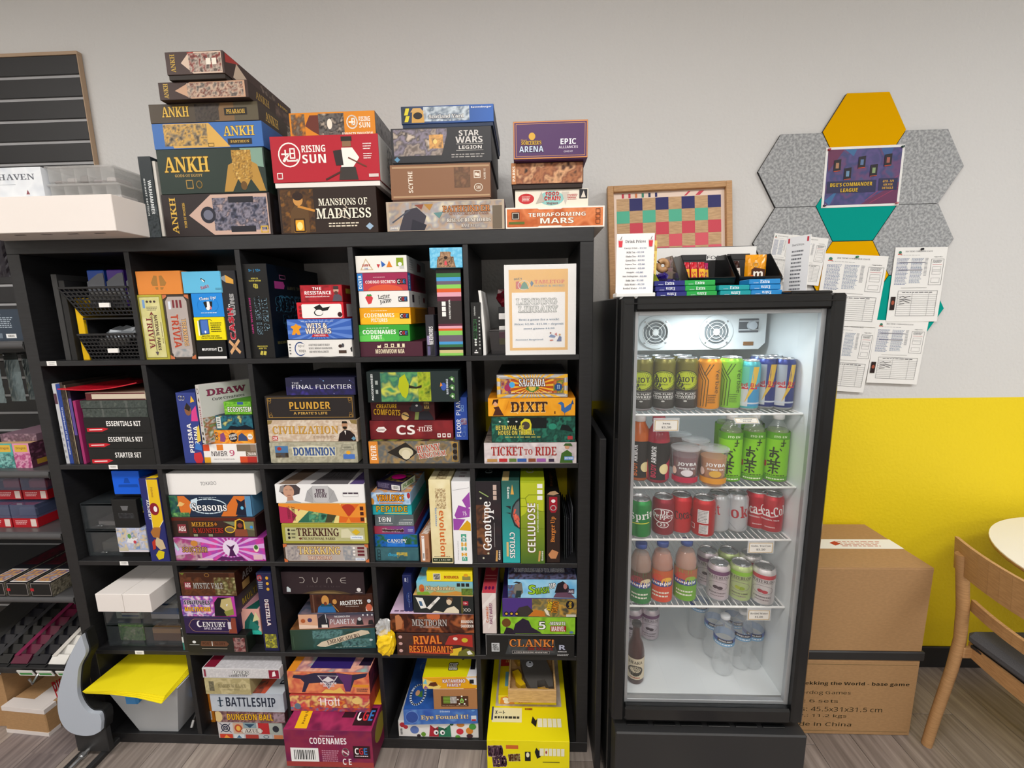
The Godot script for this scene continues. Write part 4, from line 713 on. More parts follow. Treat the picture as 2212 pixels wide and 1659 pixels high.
	gbox("white game box with woman portrait and grey fan of pages", [593.3, 1046, 786.3, 1046.5, 597, 1086, 789.4, 1087.4], -1, a, "f f0f0f0;p 4a4044 .05 .6 .07 .9 .12 .99 .24 .99 .285 .8 .27 .5 .2 .4 .1 .4;p 8a8484 .04 .6 .06 .92 .1 .98 .11 .6;e .15 .62 .062 .34 c99a80;p b98a70 .12 .06 .13 .34 .19 .34 .2 .1;p a8acb0 .1 0 .13 .12 .2 .14 .28 .02 .28 0;l .02 6a4a40 .115 .72 .14 .72;l .02 6a4a40 .165 .72 .19 .72;l .03 8a4a44 .135 .42 .17 .42;p a8a8aa .32 .1 .36 .66 .42 .9 .6 .9 .66 .66 .7 .1 .62 .02 .4 .02;p c0c0c2 .42 .02 .42 .94 .6 .94 .6 .02;l .012 8a8a8c .37 .6 .44 .05;l .012 8a8a8c .65 .6 .58 .05;T HER .51 .66 .1 .2 4a2c40 c8c8ca s 0 .05;T STORY .51 .42 .14 .22 4a2c40 c8c8ca s 0 .05;r .76 .5 .81 .57 3a2a38;r .82 .5 .87 .57 3a2a38;r .88 .5 .93 .57 3a2a38;b .76 .36 .93 .57 .01 8a8488", {"c": "ececec", "d": 0.29, "top": "f d8d4d4;p 6a6668 .4 0 .46 .5 .78 .5 .82 0;t HER_STORY .6 .32 .3 .28 4a4648 s;p 5a4a7c .84 0 .86 .6 .99 .6 .99 0;p 8a7464 .04 0 .1 .6 .3 .6 .24 0"})
	# fourth column
	gbox("teal grey game box with upside down rounded title at stack foot", [811, 1183.7, 905.5, 1182.7, 811, 1210.8, 905.5, 1211.9], y, a, "f 36606a;n 0 0 1 1 .15 51 36606a 3f6c74 2f565f;t Wingz .4 .46 .22 .3 3aa8d0 b 180;t Mania .62 .5 .24 .32 e0c030 b 180;b .06 .6 .12 .85 .04 16282c;b .06 .32 .12 .54 .04 16282c;b .06 .08 .12 .28 .04 16282c;l .03 c8b440 .52 .34 .52 .2", {"c": "2c5058", "d": 0.24})
	gbox("vivid blue jungle card game box with white serif title", [810.8, 1154.5, 899, 1154.5, 811, 1181, 903, 1182], -1, a, "f 1c62c0;n 0 0 .3 1 .35 52 1c4a3c 2c6a44 1c62c0 16403a;n .66 .2 1 1 .35 53 1c62c0 2c6a44 1c4a3c;n .28 0 .7 .4 .2 54 1c62c0 2c7cd8 1c62c0;T CANOPY .52 .5 .46 .28 eef4f8 1a4a8c s 0 .04;l .02 a8c8e8 .4 .3 .66 .3", {"c": "174fa0", "d": 0.24})
	gbox("slim red to violet card game box with bone lettering", [807.7, 1136, 896.2, 1136.6, 809, 1153.2, 896.2, 1154.6], -1, a, "h 0 0 1 1 a83440 4a4a9c;T Mitosaurus .4 .48 .4 .42 4a1c24 f0dce0 s 0 .09;T rush .66 .48 .14 .42 4a1c24 f0dce0 s 0 .09;x .84 .3 .97 .7 2 c8c8e8", {"c": "6a2c50", "d": 0.22})
	gbox("steel grey card game box with atom letter in white title", [809.4, 1111.6, 894.4, 1112.3, 810.5, 1135.5, 894.4, 1136.5], -1, a, "f 5a6468;p 6e787c .55 .02 .66 .6 1 .62 1 .02;n 0 0 .5 1 .15 56 5a6468 667074 525c60;t I .12 .58 .05 .4 f4f4f4;o .23 .58 .05 .2 .07 f4f4f4;e .23 .58 .02 .08 f4f4f4;t N .36 .58 .1 .4 f4f4f4;l .03 d0d4d4 .1 .2 .46 .2;x .62 .1 .97 .34 2 e8ecec;l .03 c8cccc .74 .56 .98 .56", {"c": "4e575b", "d": 0.22})
	gbox("turquoise card game box with golden brown cartoon title", [804.7, 1088.5, 889.5, 1089.4, 805.7, 1111, 890.2, 1113], -1, a, "f 1f9ca8;n 0 0 1 1 .15 57 1f9ca8 2cb0b8 188a98;T PEPTIDE .49 .56 .8 .56 d0a428 4a3418 b 0 .06;l .08 c8bc5c .3 .12 .9 .12", {"c": "188a94", "d": 0.21})
	gbox("sky blue card game box with fiery orange title and germ splats", [799.4, 1064, 886.8, 1063.8, 800.8, 1089.5, 887.5, 1091], -1, a, "f 8ab0d8;n 0 0 1 1 .25 58 7aa4d4 c8dcec 8ab0d8 a8c4e4;e .03 .25 .06 .3 c8862c;e .96 .75 .04 .25 a8303c;T VIRULENCE .5 .56 .68 .52 e8981c 6a2c10 b 0 .06;l .1 d87c28 .22 .12 .8 .12", {"c": "88a8cc", "d": 0.2, "top": "f 6a90c0;n 0 0 1 1 .3 4 6a90c0 d89028 a8c4e0"})
	var vir := sy
	var t := gbox("dark violet card pack lying askew on the blue germ box", [812, 1040, 864.6, 1045.8, 814, 1055, 866.7, 1062], -1, a, "f 2f2848;x .06 .2 .55 .9 5 8a84a4;k .62 .12 .96 .8", {"c": "2a2440", "d": 0.09, "snap": 1.0, "top": "f 241e38;n .2 .2 .95 .95 .3 4 241e38 a08a3c 241e38 40305c", "right": "f c8d4bc;T FLUXX .5 .5 .7 .5 6a9a58 3a4a34 b 0 .05"})
	var blob := MB.new()
	var bp := []
	for i in 9:
		bp.append([0.026 * sin(PI * i / 8.0), 0.005 * (1.0 - cos(PI * i / 8.0)), hex("d81c8c")])
	blob.lathe(bp, 14, Vector3.ZERO, hex("d81c8c"), true, Transform3D(Basis.from_scale(Vector3(1.0, 1.0, 0.75)), Vector3.ZERO))
	var pk := put("eraser_blob", blob, M.gloss, self)
	pk.position = t.position + t.basis * Vector3(0.012, sy - vir + 0.0006, -0.045)
	tag(pk, "hot pink flat putty blob on the dark violet card pack", "putty")
	gbox("small tan card pack with barcode next to the cream upright box", [906.9, 1154.6, 927, 1153, 909, 1214, 929, 1215], y, a, "f b07c5c;r .2 .05 .5 .94 f0ece8;k .24 .08 .46 .36;o .35 .88 .1 .03 .012 b03c3c;x .6 .1 .9 .5 8 8a5a40", {"c": "a87454", "d": 0.2, "top": "f 9c6a4a;n .2 0 .9 .5 .4 3 9c6a4a e8dcd4 6a442c"})
	gbox("cream upright game box with brown creature sketch and orange letters", [925.6, 1036.7, 974, 1036, 934, 1217, 979.4, 1217], y, a, "f ece0b4;n 0 0 1 1 .1 61 f0e6bf e4d6a4 ece0b4;n .28 .66 .78 .9 1.0 62 ece0b4 8a6438 ece0b4 c8b080 6a4a2c;t evolution .56 .36 .3 .56 d06a2c b -90;t NorthStar .28 .56 .09 .22 5a8ac0 b -90;r .02 .015 .98 .065 2c3826;t 12+_|_2-6_|_60+ .5 .04 .84 .022 f0ecd8;x .1 .075 .9 .09 1 6a5c40", {"c": "dccf9f", "d": 0.3, "top": "f d8cba0;n .3 .02 .8 .3 .6 4 d8cba0 6a5030 d8cba0;t evolution .55 .65 .24 .5 a04c24 b -90"})
	gbox("white upright game box with purple and gold element tiles", [975.5, 1040, 1015, 1040, 981.7, 1218.8, 1020.6, 1218.8], y, a, "f eeeef0;p 9a4aa8 .55 .78 .98 .88 1 .7 .8 .68;p 9a4aa8 .1 .6 .34 .72 .98 .68 .94 .58 .2 .56;p 9a4aa8 .02 .56 .7 .55 .3 .42 .02 .42;p d8a41c .3 .42 .8 .54 .99 .5 .99 .41;t Kr .66 .62 .2 .06 f0e4f4 r 200;r .42 .33 .72 .37 4aa48c;r .42 .28 .72 .32 4a9a94;r .42 .22 .72 .27 e0a42c;r .42 .17 .72 .21 4aa48c;r .42 .1 .72 .14 e0a42c;r .44 .04 .74 .09 4aa48c;t PERIODIC .57 .2 .12 .3 f4f8f4 b -90;t A_Game_of_The_Elements .24 .17 .05 .24 6a6a70 r -90;l .003 9a9aa0 .05 .9 .95 .93", {"c": "e4e4e6", "d": 0.3, "top": "f c8c8ca;x .3 .1 .7 .4 3 8a7a80"})
	# fifth column
	gbox("dark brown upright game box with white script title", [1027, 1040, 1080.7, 1039.5, 1031.5, 1216, 1085, 1216], y, a, "f 29252a;n 0 .1 .5 .72 .12 63 29252a 6a4430 3c2c28 8a5a38 29252a;n .5 .1 1 .9 .1 64 29252a 332a2c 29252a;t Genotype .48 .46 .46 .6 f8f8f8 s 90;l .003 c8c8c8 .72 .2 .72 .5;r .7 .9 .84 .96 c8b0a4;r .7 .84 .84 .89 c8b0a4;r .7 .78 .84 .83 c8b0a4;l .012 9ab06c .16 .88 .5 .82;e .2 .8 .04 .012 c8c8b0;e .45 .12 .04 .012 c8c8b0;e .25 .06 .04 .012 c8c8b0;p d0a060 .74 .02 .78 .16 .84 .16 .82 .02;t Games .9 .1 .08 .12 f0ece8 b 90", {"c": "211d20", "d": 0.29, "top": "f 0c1214;t Genotype .5 .6 .4 .7 8a9494 s 90"})
	gbox("teal upright game box with white title and spiky cell art", [1083.5, 1038, 1123, 1038.8, 1086.5, 1216, 1124.2, 1216], y, a, "g 0 0 1 1 34b0b0 2c5c54;p 2a2c30 1 .42 .7 .46 .5 .58 .6 .7 .8 .76 1 .8;p 2a2c30 .5 .66 .2 .7 .5 .7;p 2a2c30 .5 .6 .2 .62 .48 .62;p 5a6468 1 .44 .76 .48 .58 .58 .66 .68 .82 .74 1 .77;l .02 d8604c .98 .45 .76 .52 .68 .6 .76 .66;l .02 e0705c .99 .48 .84 .54 .78 .6;l .02 d8604c .99 .53 .88 .58;T CYTOSIS .56 .22 .3 .32 f2f4f4 1f7a7c b -90 .05;r .22 .08 .34 .26 d8b878;t Games .38 .86 .14 .14 f0f4f0 b -90;p d8a850 .5 .84 .6 .96 .7 .84", {"c": "2a6a66", "d": 0.29, "top": "f 22463f;r .02 0 .4 .3 c8b078"})
	gbox("lime green upright game box with bulky white title", [1125.3, 1039.5, 1177, 1038.8, 1125.9, 1218, 1177, 1218], y, a, "g 0 0 1 1 4a6c2c a8b820;p b8c42c 0 .58 .2 .62 .34 .7 .96 .64 .96 .98 0 .98;l .006 6a7c14 0 .7 .3 .7 .7 .64 1 .64;l .006 6a7c14 .0 .8 .2 .8 .34 .84 1 .84;l .006 6a7c14 .2 .8 .3 .7;l .006 6a7c14 0 .44 1 .43;l .006 6a7c14 .66 .64 .7 .74;T CELLULOSE .45 .44 .33 .6 f4f4f0 8a5a3c b 90 .05;t A_PLANT_CELL_BIOLOGY_GAME .72 .56 .06 .34 f0f0e0 b 90;r .7 .92 .92 .97 f4f4f0;r .7 .85 .92 .9 f4f4f0;r .7 .78 .92 .83 f4f4f0;p d0a060 .72 .03 .76 .16 .84 .16 .8 .03;t Games .9 .1 .08 .12 f0f0e8 b 90", {"c": "8a9a1c", "d": 0.29, "top": "f a8b820;t Cellulose .4 .6 .36 .7 b8b8a0 b 90"})
	gbox("brown upright card game box with orange script and red tab", [1180.5, 1070, 1209, 1070, 1181, 1215.6, 1209.7, 1215.6], y, a, "f 332320;p a01c2c .18 .98 .8 .98 .8 .8 .66 .75 .34 .75 .18 .8;o .5 .82 .2 .035 .012 f0ecec;e .5 .92 .16 .025 f0ecec;t Burger_Up .5 .5 .4 .38 e08a3c s 90;p c88a5c .1 .12 .4 .2 .9 .16 .7 .06 .3 .06", {"c": "2a1c1a", "d": 0.29, "top": "f 140e0e;p d8b088 .02 .02 .3 .1 .7 .12 .95 .04 .5 0;t Burger .5 .5 .3 .5 6a4028 s 90"})

func boxes_row_four() -> void:
	var y := shelf_y(4)
	var a := NAN
	# second column
	gbox("black green game box with small brown emblem at the column foot", [402.5, 1373.7, 533.5, 1371, 407.3, 1410, 536.4, 1409], y, a, "f 23251f;e .12 .6 .03 .08 e8ecec;l .03 c8ccc8 .04 .44 .2 .44;p 6a4430 .22 .4 .24 .66 .66 .66 .7 .5 .66 .36 .24 .36;t PORT .33 .52 .14 .16 3a2418;t GLORY .55 .52 .18 .16 3a2418;l .04 d8dcd8 .42 .4 .42 .64;n .78 .06 .97 .88 .4 71 8a3a38 5a2c30 a8807c 3c3438;l .03 b8b0a0 .24 .22 .66 .22", {"c": "1c1e1a", "d": 0.3, "top": "f 181a18"})
	gbox("deep purple card game box with white moon letter title", [396.8, 1333, 512.6, 1334, 401.6, 1369, 513.6, 1371], -1, a, "f 2f1f4c;p 8a4030 .84 .02 .92 .98 1 .98 1 .02;l .02 b89070 .08 .5 .14 .8 .2 .9 .84 .9 .9 .5 .84 .12 .2 .12 .14 .2 .08 .5;T CENTURY .54 .58 .52 .3 f2eef4 1c1030 s 0 .04;t SPICE_ROAD .54 .32 .34 .13 e0d8e8;r .84 .3 .9 .74 d8d0dc;e .29 .6 .05 .2 f2eef4;e .31 .62 .04 .16 2f1f4c", {"c": "281a40", "d": 0.24, "lip": 0.002})
	gbox("violet and pink card game box with masked face and yellow letters", [391.5, 1287.6, 510.7, 1288.6, 395, 1332, 511.7, 1334], -1, a, "f b83ca0;n 0 0 .6 1 .2 73 b83ca0 e8d0e8 5a3c9c d068b8 f0e8f0;p 141416 .6 .02 .62 .7 .7 .96 .94 .96 .86 .02;p c0b078 .72 .5 .76 .86 .94 .96 .96 .3 .84 .02 .8 .3;p e4e4ec .83 .6 .87 .64 .85 .5;p 8a8c44 .78 .24 .96 .4 .96 .1 .82 .02;T SENTINELS .3 .7 .48 .2 3a3444 f0e8f4 b 0 .06;T MULTIVERSE .3 .36 .48 .2 f0c020 a83c10 b 0 .05;t DEFINITIVE_EDITION .3 .16 .28 .06 f0e8f4", {"c": "4a2c7c", "d": 0.24, "lip": 0.002, "top": "f 2c2050;p e8e4f0 .05 .02 .3 .05 .6 .02 .7 .1 .1 .1", "right": "h 0 0 1 1 3c2440 8a8c6c;T MULTIVERSE .5 .4 .7 .3 b8a040 3a2c20 b 0 .05"})
	gbox("brown bark patterned game box with pale carved title", [389.2, 1235.4, 510.7, 1238.3, 393, 1286, 512.6, 1289], -1, a, "f 4a2818;n 0 0 1 1 .25 75 3a2014 6a3c24 4a2818 5a3420;r .12 .8 .9 .98 3f2014;e .5 .86 .12 .28 3f2014;o .5 .9 .04 .07 .02 a87c3c;n .62 .05 1 .8 .4 76 8a7c54 4a2818 6a6a3c b0a47c;r .07 .28 .19 .6 8a3440;t AEG .13 .46 .1 .18 ece4e4;T MYSTIC_VALE .5 .44 .54 .24 b8b4b0 2c1810 s 0 .03;p 6a7c2c .01 .98 .1 .99 .06 .9", {"c": "3c2214", "d": 0.25, "top": "f 2a1c14;r .2 .05 .8 .5 1c1c1e;r .25 .1 .4 .4 5a5c5c;t LOOT .5 .25 .2 .1 3a3a3a", "right": "f 33190f;t AEG .25 .6 .22 .3 9a9494;r .12 .05 .28 .36 a88450"})
	sy = y + 0.085
	gbox("green blue upright box with cartoon title reading downwards at divider", [555.4, 1238.3, 585.7, 1237.3, 572.5, 1405.4, 604.5, 1406.3], y, a, "f 22264a;e .2 .94 .17 .04 b02c34;o .2 .94 .09 .02 .012 f0f0f0;x .08 .8 .4 .9 4 c8ccdc;e .7 .94 .1 .02 d8a430;e .7 .87 .1 .02 d8a430;e .7 .8 .1 .02 d8a430;T DEITZILLA .5 .5 .26 .34 f4f2f0 a82c34 b -90 .05;n .1 .04 .9 .22 .4 77 22264a 8a8c1c 4a4a40 c8c42c 22264a", {"c": "1c203e", "d": 0.25})
	# third column
	gbox("dark green game box with diagonal cream ribbon title and sea serpents", [626.9, 1362.5, 808.8, 1355.2, 630.5, 1405, 812.8, 1399.7], y, a, "h 0 0 1 1 2c4030 2f5a60;n .26 .1 .95 .9 .16 81 2c4a44 365c58 274038;n .26 .55 .62 .95 .5 82 2c4a44 5f8c8c 20343a;n .6 .1 .95 .5 .5 83 2c4a44 5f8c8c 20343a;p d8c8b0 .3 .2 .36 .38 .84 .92 .92 .88 .94 .74 .86 .66 .4 .12 .34 .14;t EMBARCADERO .62 .5 .4 .2 3a1c18 s 13;x .52 .06 .9 .12 1 a8b8b0;l .02 4a6450 .03 .1 .03 .7;e .95 .42 .02 .05 d0dce0", {"c": "2a3c2e", "d": 0.28, "snap": 1.0, "top": "f 8a5c34;n 0 0 1 1 .2 4 a06c3c 6a4428 8a5c34"})
	gbox("dusk sky astronomy game box with observatory towers and thin title", [643.3, 1327.4, 808.2, 1322.7, 646.4, 1359, 809.5, 1355.2], -1, a, "g 0 0 1 1 c08a84 2a3a50;r 0 .0 .25 .98 d8a88a;p e8ccb8 0 0 0 .3 .25 .2 .25 0;p 26262c .25 .05 .26 .7 .34 .98 .4 .6 .4 .05;r .3 .06 .38 .26 e8e0d8;l .03 e0e4e8 .36 .98 .37 .4;p 3c2c34 .4 0 .6 .12 .8 .1 1 .2 1 0;p 28282e .76 .2 .78 .6 .84 .7 .86 .2;p 28282e .92 .2 .93 .5 .98 .54 1 .2;e .81 .6 .025 .12 c8ccd0;t THE_SEARCH_FOR .58 .8 .21 .12 e8eaee;t PLANET_X .58 .45 .32 .34 e4eaf0 r;e .06 .55 .03 .14 b05c34;e .15 .6 .03 .14 4a3c64;e .86 .88 .01 .07 e8ecf0;e .92 .88 .01 .07 e8ecf0;e .98 .88 .01 .07 e8ecf0", {"c": "5a4a50", "d": 0.27, "snap": 1.0, "top": "f 4a4a5c;n 0 0 1 1 .12 6 5c5464 3a4658 8a747c"})
	gbox("brown plank game box with cartoon builder in blue tunic", [670.2, 1285, 803.5, 1281.6, 672.2, 1324, 807.5, 1322], -1, a, "f 3c1f18;n 0 0 1 1 .2 84 321812 4a281c 3c1f18;r .04 0 .06 1 6a4a3c;p 2c6aa4 .1 0 .12 .3 .2 .5 .32 .5 .38 .24 .4 0;e .24 .66 .06 .3 c8904c;p 1c4a5c .16 .34 .18 .5 .3 .44 .34 .5 .34 .34;e .24 .5 .025 .1 7a3a24;e .39 .6 .035 .14 c8904c;l .04 b8843c .36 .4 .44 .05;T ARCHITECTS .65 .54 .36 .24 f4f2f0 2a120c b 3 .04;x .56 .3 .78 .37 1 b8aca8;r .88 .06 .99 .3 e8dcd4;e .935 .26 .05 .2 d0684c;e .94 .62 .03 .1 d0d8e4", {"c": "34190f", "d": 0.25, "snap": 1.0})
	gbox("near black game box with spaced thin letters and planet rim", [607.9, 1235.9, 785, 1235.9, 611, 1283, 789, 1284.5], -1, a, "f 2f2428;p 54442c .24 .02 .34 .12 .48 .18 .62 .18 .74 .12 .84 .02;p 7c6640 .32 .02 .42 .1 .52 .13 .64 .1 .74 .02;p 2f2428 .2 .0 .3 .02 .8 .02 .9 0;l .025 b0a8a4 .22 .76 .26 .76 .28 .64 .26 .52 .22 .52;l .025 b0a8a4 .38 .76 .385 .58 .41 .52 .43 .58 .44 .76;l .025 b0a8a4 .55 .52 .555 .7 .58 .76 .6 .7 .61 .52;l .025 b0a8a4 .78 .76 .73 .74 .715 .64 .73 .54 .78 .52;l .02 b0a8a4 .72 .64 .78 .64;t I_M_P_E_R_I_U_M .5 .36 .4 .07 4c4044 r;p c8d4d8 .05 .1 .055 .32 .07 .34 .1 .24 .1 .1;e .93 .22 .025 .09 e0dcdc;l .015 c8c0c0 .89 .09 .97 .09", {"c": "2a2024", "d": 0.28, "right": "f 1c1618", "top": "f 241a1e"})
	# fourth column
	gbox("brown and red cooking game box with red outlined title at stack foot", [856.8, 1368.3, 1025.7, 1368.3, 858.7, 1415.8, 1025.7, 1417.7], y, a, "f 3c2824;n 0 0 1 1 .1 91 3c2824 4a302a 342220;p a83028 .62 .5 .68 .9 .8 .98 .98 .96 .98 .4 .8 .5;e .76 .78 .03 .07 e8d4c8;e .88 .72 .04 .1 c8b430;p d8b830 .7 .3 .84 .4 .82 .02 .68 .02;p 6a6a28 .8 .2 .9 .36 1 .2 1 0 .78 0;p e0e0dc .9 .2 .94 .26 .98 .1 .92 .06;T RIVAL .4 .72 .36 .36 e08434 a02818 b 2 .06;T RESTAURANTS .44 .3 .56 .3 e08434 a02818 b 0 .06;l .05 c8482c .16 .14 .68 .12;e .05 .84 .025 .07 d8b0ac;e .05 .54 .025 .07 d8b0ac;e .05 .22 .025 .07 d8b0ac", {"c": "34221e", "d": 0.28, "top": "f 2c1c1a"})
	gbox("amber brown game box with woman face and silver blackletter title", [842.5, 1325.6, 1024.8, 1327.5, 844.4, 1365, 1024.8, 1368], -1, a, "f 3a1c14;n 0 0 1 1 .12 92 2c1410 6a3420 3a1c14 a85c34 4a2418;e .52 .9 .08 .3 c8683c;p b8764c .06 .1 .06 .9 .12 .98 .15 .6 .13 .2;p 3c1c12 .1 .98 .2 .98 .22 .4 .16 .2 .16 .7;p b8764c .84 .5 .86 .9 .9 .9 .91 .5;T MISTBORN .47 .54 .42 .36 b8b0ac 2a1a18 s 0 .04;t THE_DECKBUILDING_GAME .47 .3 .24 .06 c8c0bc;t BRANDON .92 .62 .14 .16 ece4dc;t SANDERSON .92 .38 .15 .16 ece4dc", {"c": "34180f", "d": 0.28, "top": "f d4b8d4;n .5 .2 1 1 .15 3 d4b8d4 c0a0c0 e0c8dc;x .04 .02 .6 .08 1 6a506a"})
	var mist := sy
	gbox("black and white card escape game box with large playing card", [891.9, 1285, 1023, 1289.5, 893.8, 1323.5, 1023.3, 1327], -1, a, "f 26282a;p ecebe6 .04 .9 .16 .86 .22 .3 .12 .24;p 4a6a8c .09 .7 .14 .66 .16 .4 .11 .4;p e8e6e0 .22 .3 .42 .96 .46 .9 .27 .2;t UNLOCK .33 .56 .06 .62 2a2a2c s 52;p e4d8c0 .3 .02 .36 .14 .5 .06 .56 .3 .68 .44 .76 .2 .76 .02;e .6 .7 .045 .2 d8c4a8;p 6a4a34 .56 .76 .58 .94 .66 .92 .66 .7 .6 .84;p a82c3c .82 .5 .82 .74 .92 .74 .92 .5;t 13+ .87 .62 .06 .1 f4e8e8;o .83 .24 .02 .08 .03 ece8e0;o .88 .24 .02 .08 .03 ece8e0;o .93 .24 .02 .08 .03 ece8e0;r .8 .02 .83 .98 5a5428", {"c": "202224", "d": 0.26, "snap": 1.0, "top": "f c8b070;n 0 0 1 1 .2 3 d8c080 e0a050 b8a878"})
	gbox("sunny blue and gold domino game box with castle lettering", [898.5, 1256.3, 1022, 1256.3, 900.4, 1284.5, 1022, 1286.5], -1, a, "g 0 0 1 1 a8b04c 78c0dc;p c89040 .2 0 .3 .24 .5 .14 .7 .3 .86 .16 .9 0;p 7ca434 0 0 0 .2 .2 .26 .24 0;e .09 .5 .05 .3 c86c28;p b8503c .06 .3 .08 .5 .14 .5 .13 .26;T Kingdomino .42 .48 .52 .4 f0dca8 8a5a24 s 0 .05;r .72 .64 .78 .9 2a2a28;r .8 .64 .86 .9 2a2a28;r .88 .64 .94 .9 2a2a28;n .8 0 1 .5 .4 4 4a6428 6a8434 3a5020", {"c": "62acc8", "d": 0.26, "top": "f 5ab8d8;n 0 0 1 1 .2 5 5ab8d8 8ad0e4 a8906c"})
	gbox("bright yellow bean card game box atop the domino box", [921.3, 1234.5, 1021, 1236, 921.9, 1256, 1021, 1257], -1, a, "f ecd824;r .14 .16 .3 .84 e4e0d4;n .15 .2 .29 .8 .8 3 e4e0d4 4a4a48 a8a49c;T BOHNANZA .54 .46 .32 .26 c83c20 7a2010 s 0 .03;r .78 .14 .96 .56 8a8448;e .86 .66 .05 .18 e0a424", {"c": "dcc81c", "d": 0.22, "top": "f c8b414;r .7 .2 .95 .7 5a5434"})
	sy = mist
	gbox("navy blue upright card box leaning at the black and white one", [868.2, 1243, 890, 1243, 873, 1316, 892, 1317], -1, -0.01, "f 1c2658;t R .35 .88 .2 .1 d8dcec;t RADIANT .62 .88 .07 .14 a8b0d0 b 90;o .7 .4 .3 .15 .02 2c4a94;t SUPERTALL .62 .32 .09 .42 8a9ad0 b 90", {"c": "18204c", "d": 0.18})
	# fifth column
	gbox("worn black game box with glowing orange metal title at the foot", [1049.2, 1369.8, 1241.5, 1371, 1049.8, 1418.9, 1240.8, 1420.9], y, a, "f 1e1d1f;p 3a3c3e .22 .12 .28 .8 .76 .8 .82 .12;n .26 .2 .78 .78 .2 101 2a2c2e 4c4e50 3a3c3e;T CLANK! .52 .62 .5 .34 d8843c 3a1c14 s 0 .05;T IN_SPACE .62 .38 .28 .12 8a2420 2a0c0c b 0 .05;r .3 .16 .72 .28 26262a;b .3 .16 .72 .28 .012 a8a4a0;t A_DECK-BUILDING_ADVENTURE .51 .22 .38 .06 d0ccc8;r .065 .24 .155 .62 c8ccd0;n .075 .28 .145 .58 1.0 3 c8ccd0 2a2a2c e8ecf0;T R .865 .46 .07 .2 b8bcd0 4a4a6c b 0 .05;t RENEGADE .865 .27 .1 .05 e0e0e4;x .81 .08 .94 .18 2 d8d8d8;l .012 c8c8c8 .002 .99 .998 .99;l .012 a8a8a8 .004 .1 .004 .99", {"c": "1a191b", "d": 0.29})
	var clank := sy
	gbox("lime green hero card game box with dark cloaked silhouette", [1079.4, 1332.7, 1243.5, 1334, 1081, 1368.5, 1242.8, 1371], -1, a, "f 7cb424;n 0 0 1 1 .15 102 7cb424 94cc34 6aa01c;e .08 .66 .06 .26 6a4420;p 221a28 .04 0 .08 .4 .16 .3 .2 0;p 2a2034 .16 .02 .2 .6 .3 .94 .38 .8 .42 .4 .5 .2 .56 .02;T 5 .56 .52 .09 .46 f4f4f0 1a1a1c b 0 .08;T -MINUTE .76 .66 .22 .2 f4f4f0 1a1a1c b 0 .06;r .67 .16 .88 .5 9c1c20;t MARVEL .775 .33 .18 .28 f4f0f0;e .95 .12 .025 .08 5a78a8", {"c": "5f8c1c", "d": 0.26, "snap": 1.0})
	gbox("purple and bronze monster city game box with striped orange title", [1085.6, 1293.6, 1246.8, 1292.2, 1085.6, 1332, 1246, 1333.4], -1, a, "f 4c3480;n .4 0 1 1 .14 103 8a743c 5a5a3c a88c44 6a6a50 c89a40 4a4a3c;p 3a3430 .16 .1 .22 .5 .34 .62 .42 .3 .4 .02 .2 0;p c87828 .34 .02 .44 .4 .56 .3 .58 .02;p e8e0d0 .56 .4 .6 .1 .64 .06 .6 .5;T KING .635 .6 .06 .46 f0d030 4a2c14 b 80 .05;T TOKYO .71 .54 .08 .66 e8982c 4a1c10 b 80 .05;e .91 .68 .055 .24 1c1c24;t iello .91 .68 .04 .34 e8c030 b 90;e .05 .16 .03 .12 1c1c30;e .12 .16 .03 .12 1c1c30;e .19 .16 .03 .12 1c1c30;e .05 .16 .016 .06 d8b030;e .12 .16 .016 .06 d8b030;e .19 .16 .016 .06 d8b030;r .86 .02 .99 .16 d0ccc0", {"c": "3c2868", "d": 0.25, "top": "f 2c1f50"})
	gbox("sky blue mash up game box with green lettered title and hooded figure", [1098.2, 1251.8, 1247, 1252.2, 1097.6, 1291.6, 1246, 1293], -1, a, "f 7cc4ec;n 0 0 1 1 .1 104 7cc4ec a0d4f0 68b4e4;n 0 0 .14 .7 .3 105 3a90d0 6a4a3c 2c78b8;p 7a766c .08 .3 .1 .76 .2 .82 .22 .3 .16 .04;p 2a2a30 .07 .84 .12 .9 .2 .86 .16 .78;p 2a3a3c .1 .02 .12 .4 .2 .4 .18 .02;p 201a26 .68 .3 .72 .8 .8 .94 .88 .7 .9 .3;e .835 .66 .028 .16 b07c78;p 6a4a60 .66 .04 .7 .3 .9 .34 .98 .02;T S .35 .46 .1 .5 9ccc30 1c1c1c b -3 .06;T MASH .5 .42 .19 .32 9ccc30 1c1c1c b 8 .06;T UP .65 .68 .09 .28 f4f4f4 1c1c1c b 8 .06;r .87 .26 .965 .52 4a3c50;t AEG .918 .38 .07 .12 ece8f0", {"c": "5a9ac4", "d": 0.24, "top": "f 2c2c38;n 0 0 1 1 .3 6 2c2c38 6a6a8c 3c2c28 4a5a7c;t THE_SHUFFLEBUILDING_GAME_OF_TOTAL_AWESOMENESS! .46 .22 .76 .1 f0f0f4"})
	sy = clank
	gbox("pink and white striped upright card box on the worn black one", [1041.2, 1281.6, 1074.6, 1281, 1043, 1364, 1073, 1364], -1, 0.005, "f d8ccc8;p e4dcd8 0 .2 .5 .4 .5 .5 0 .3;p e4dcd8 .4 .1 1 .4 1 .5 .4 .2;p e4dcd8 0 .6 1 .9 1 1 .8 1 0 .7;T Cosmic .34 .48 .2 .4 d8784c f0e0dc s 90 .05;t RACE_WARS! .62 .5 .22 .52 7a2c5c b 90", {"c": "c8b4b0", "d": 0.2, "top": "f a8303c;r 0 0 1 .3 c84450;e .24 .14 .1 .05 6a1c4c;e .5 .14 .1 .05 6a1c4c;e .76 .14 .1 .05 6a1c4c;l .02 d88a84 .1 .4 .9 .4;l .02 d88a84 .1 .5 .9 .5;e .6 .75 .2 .1 c08050"})
	for k in 1:
		sy = y

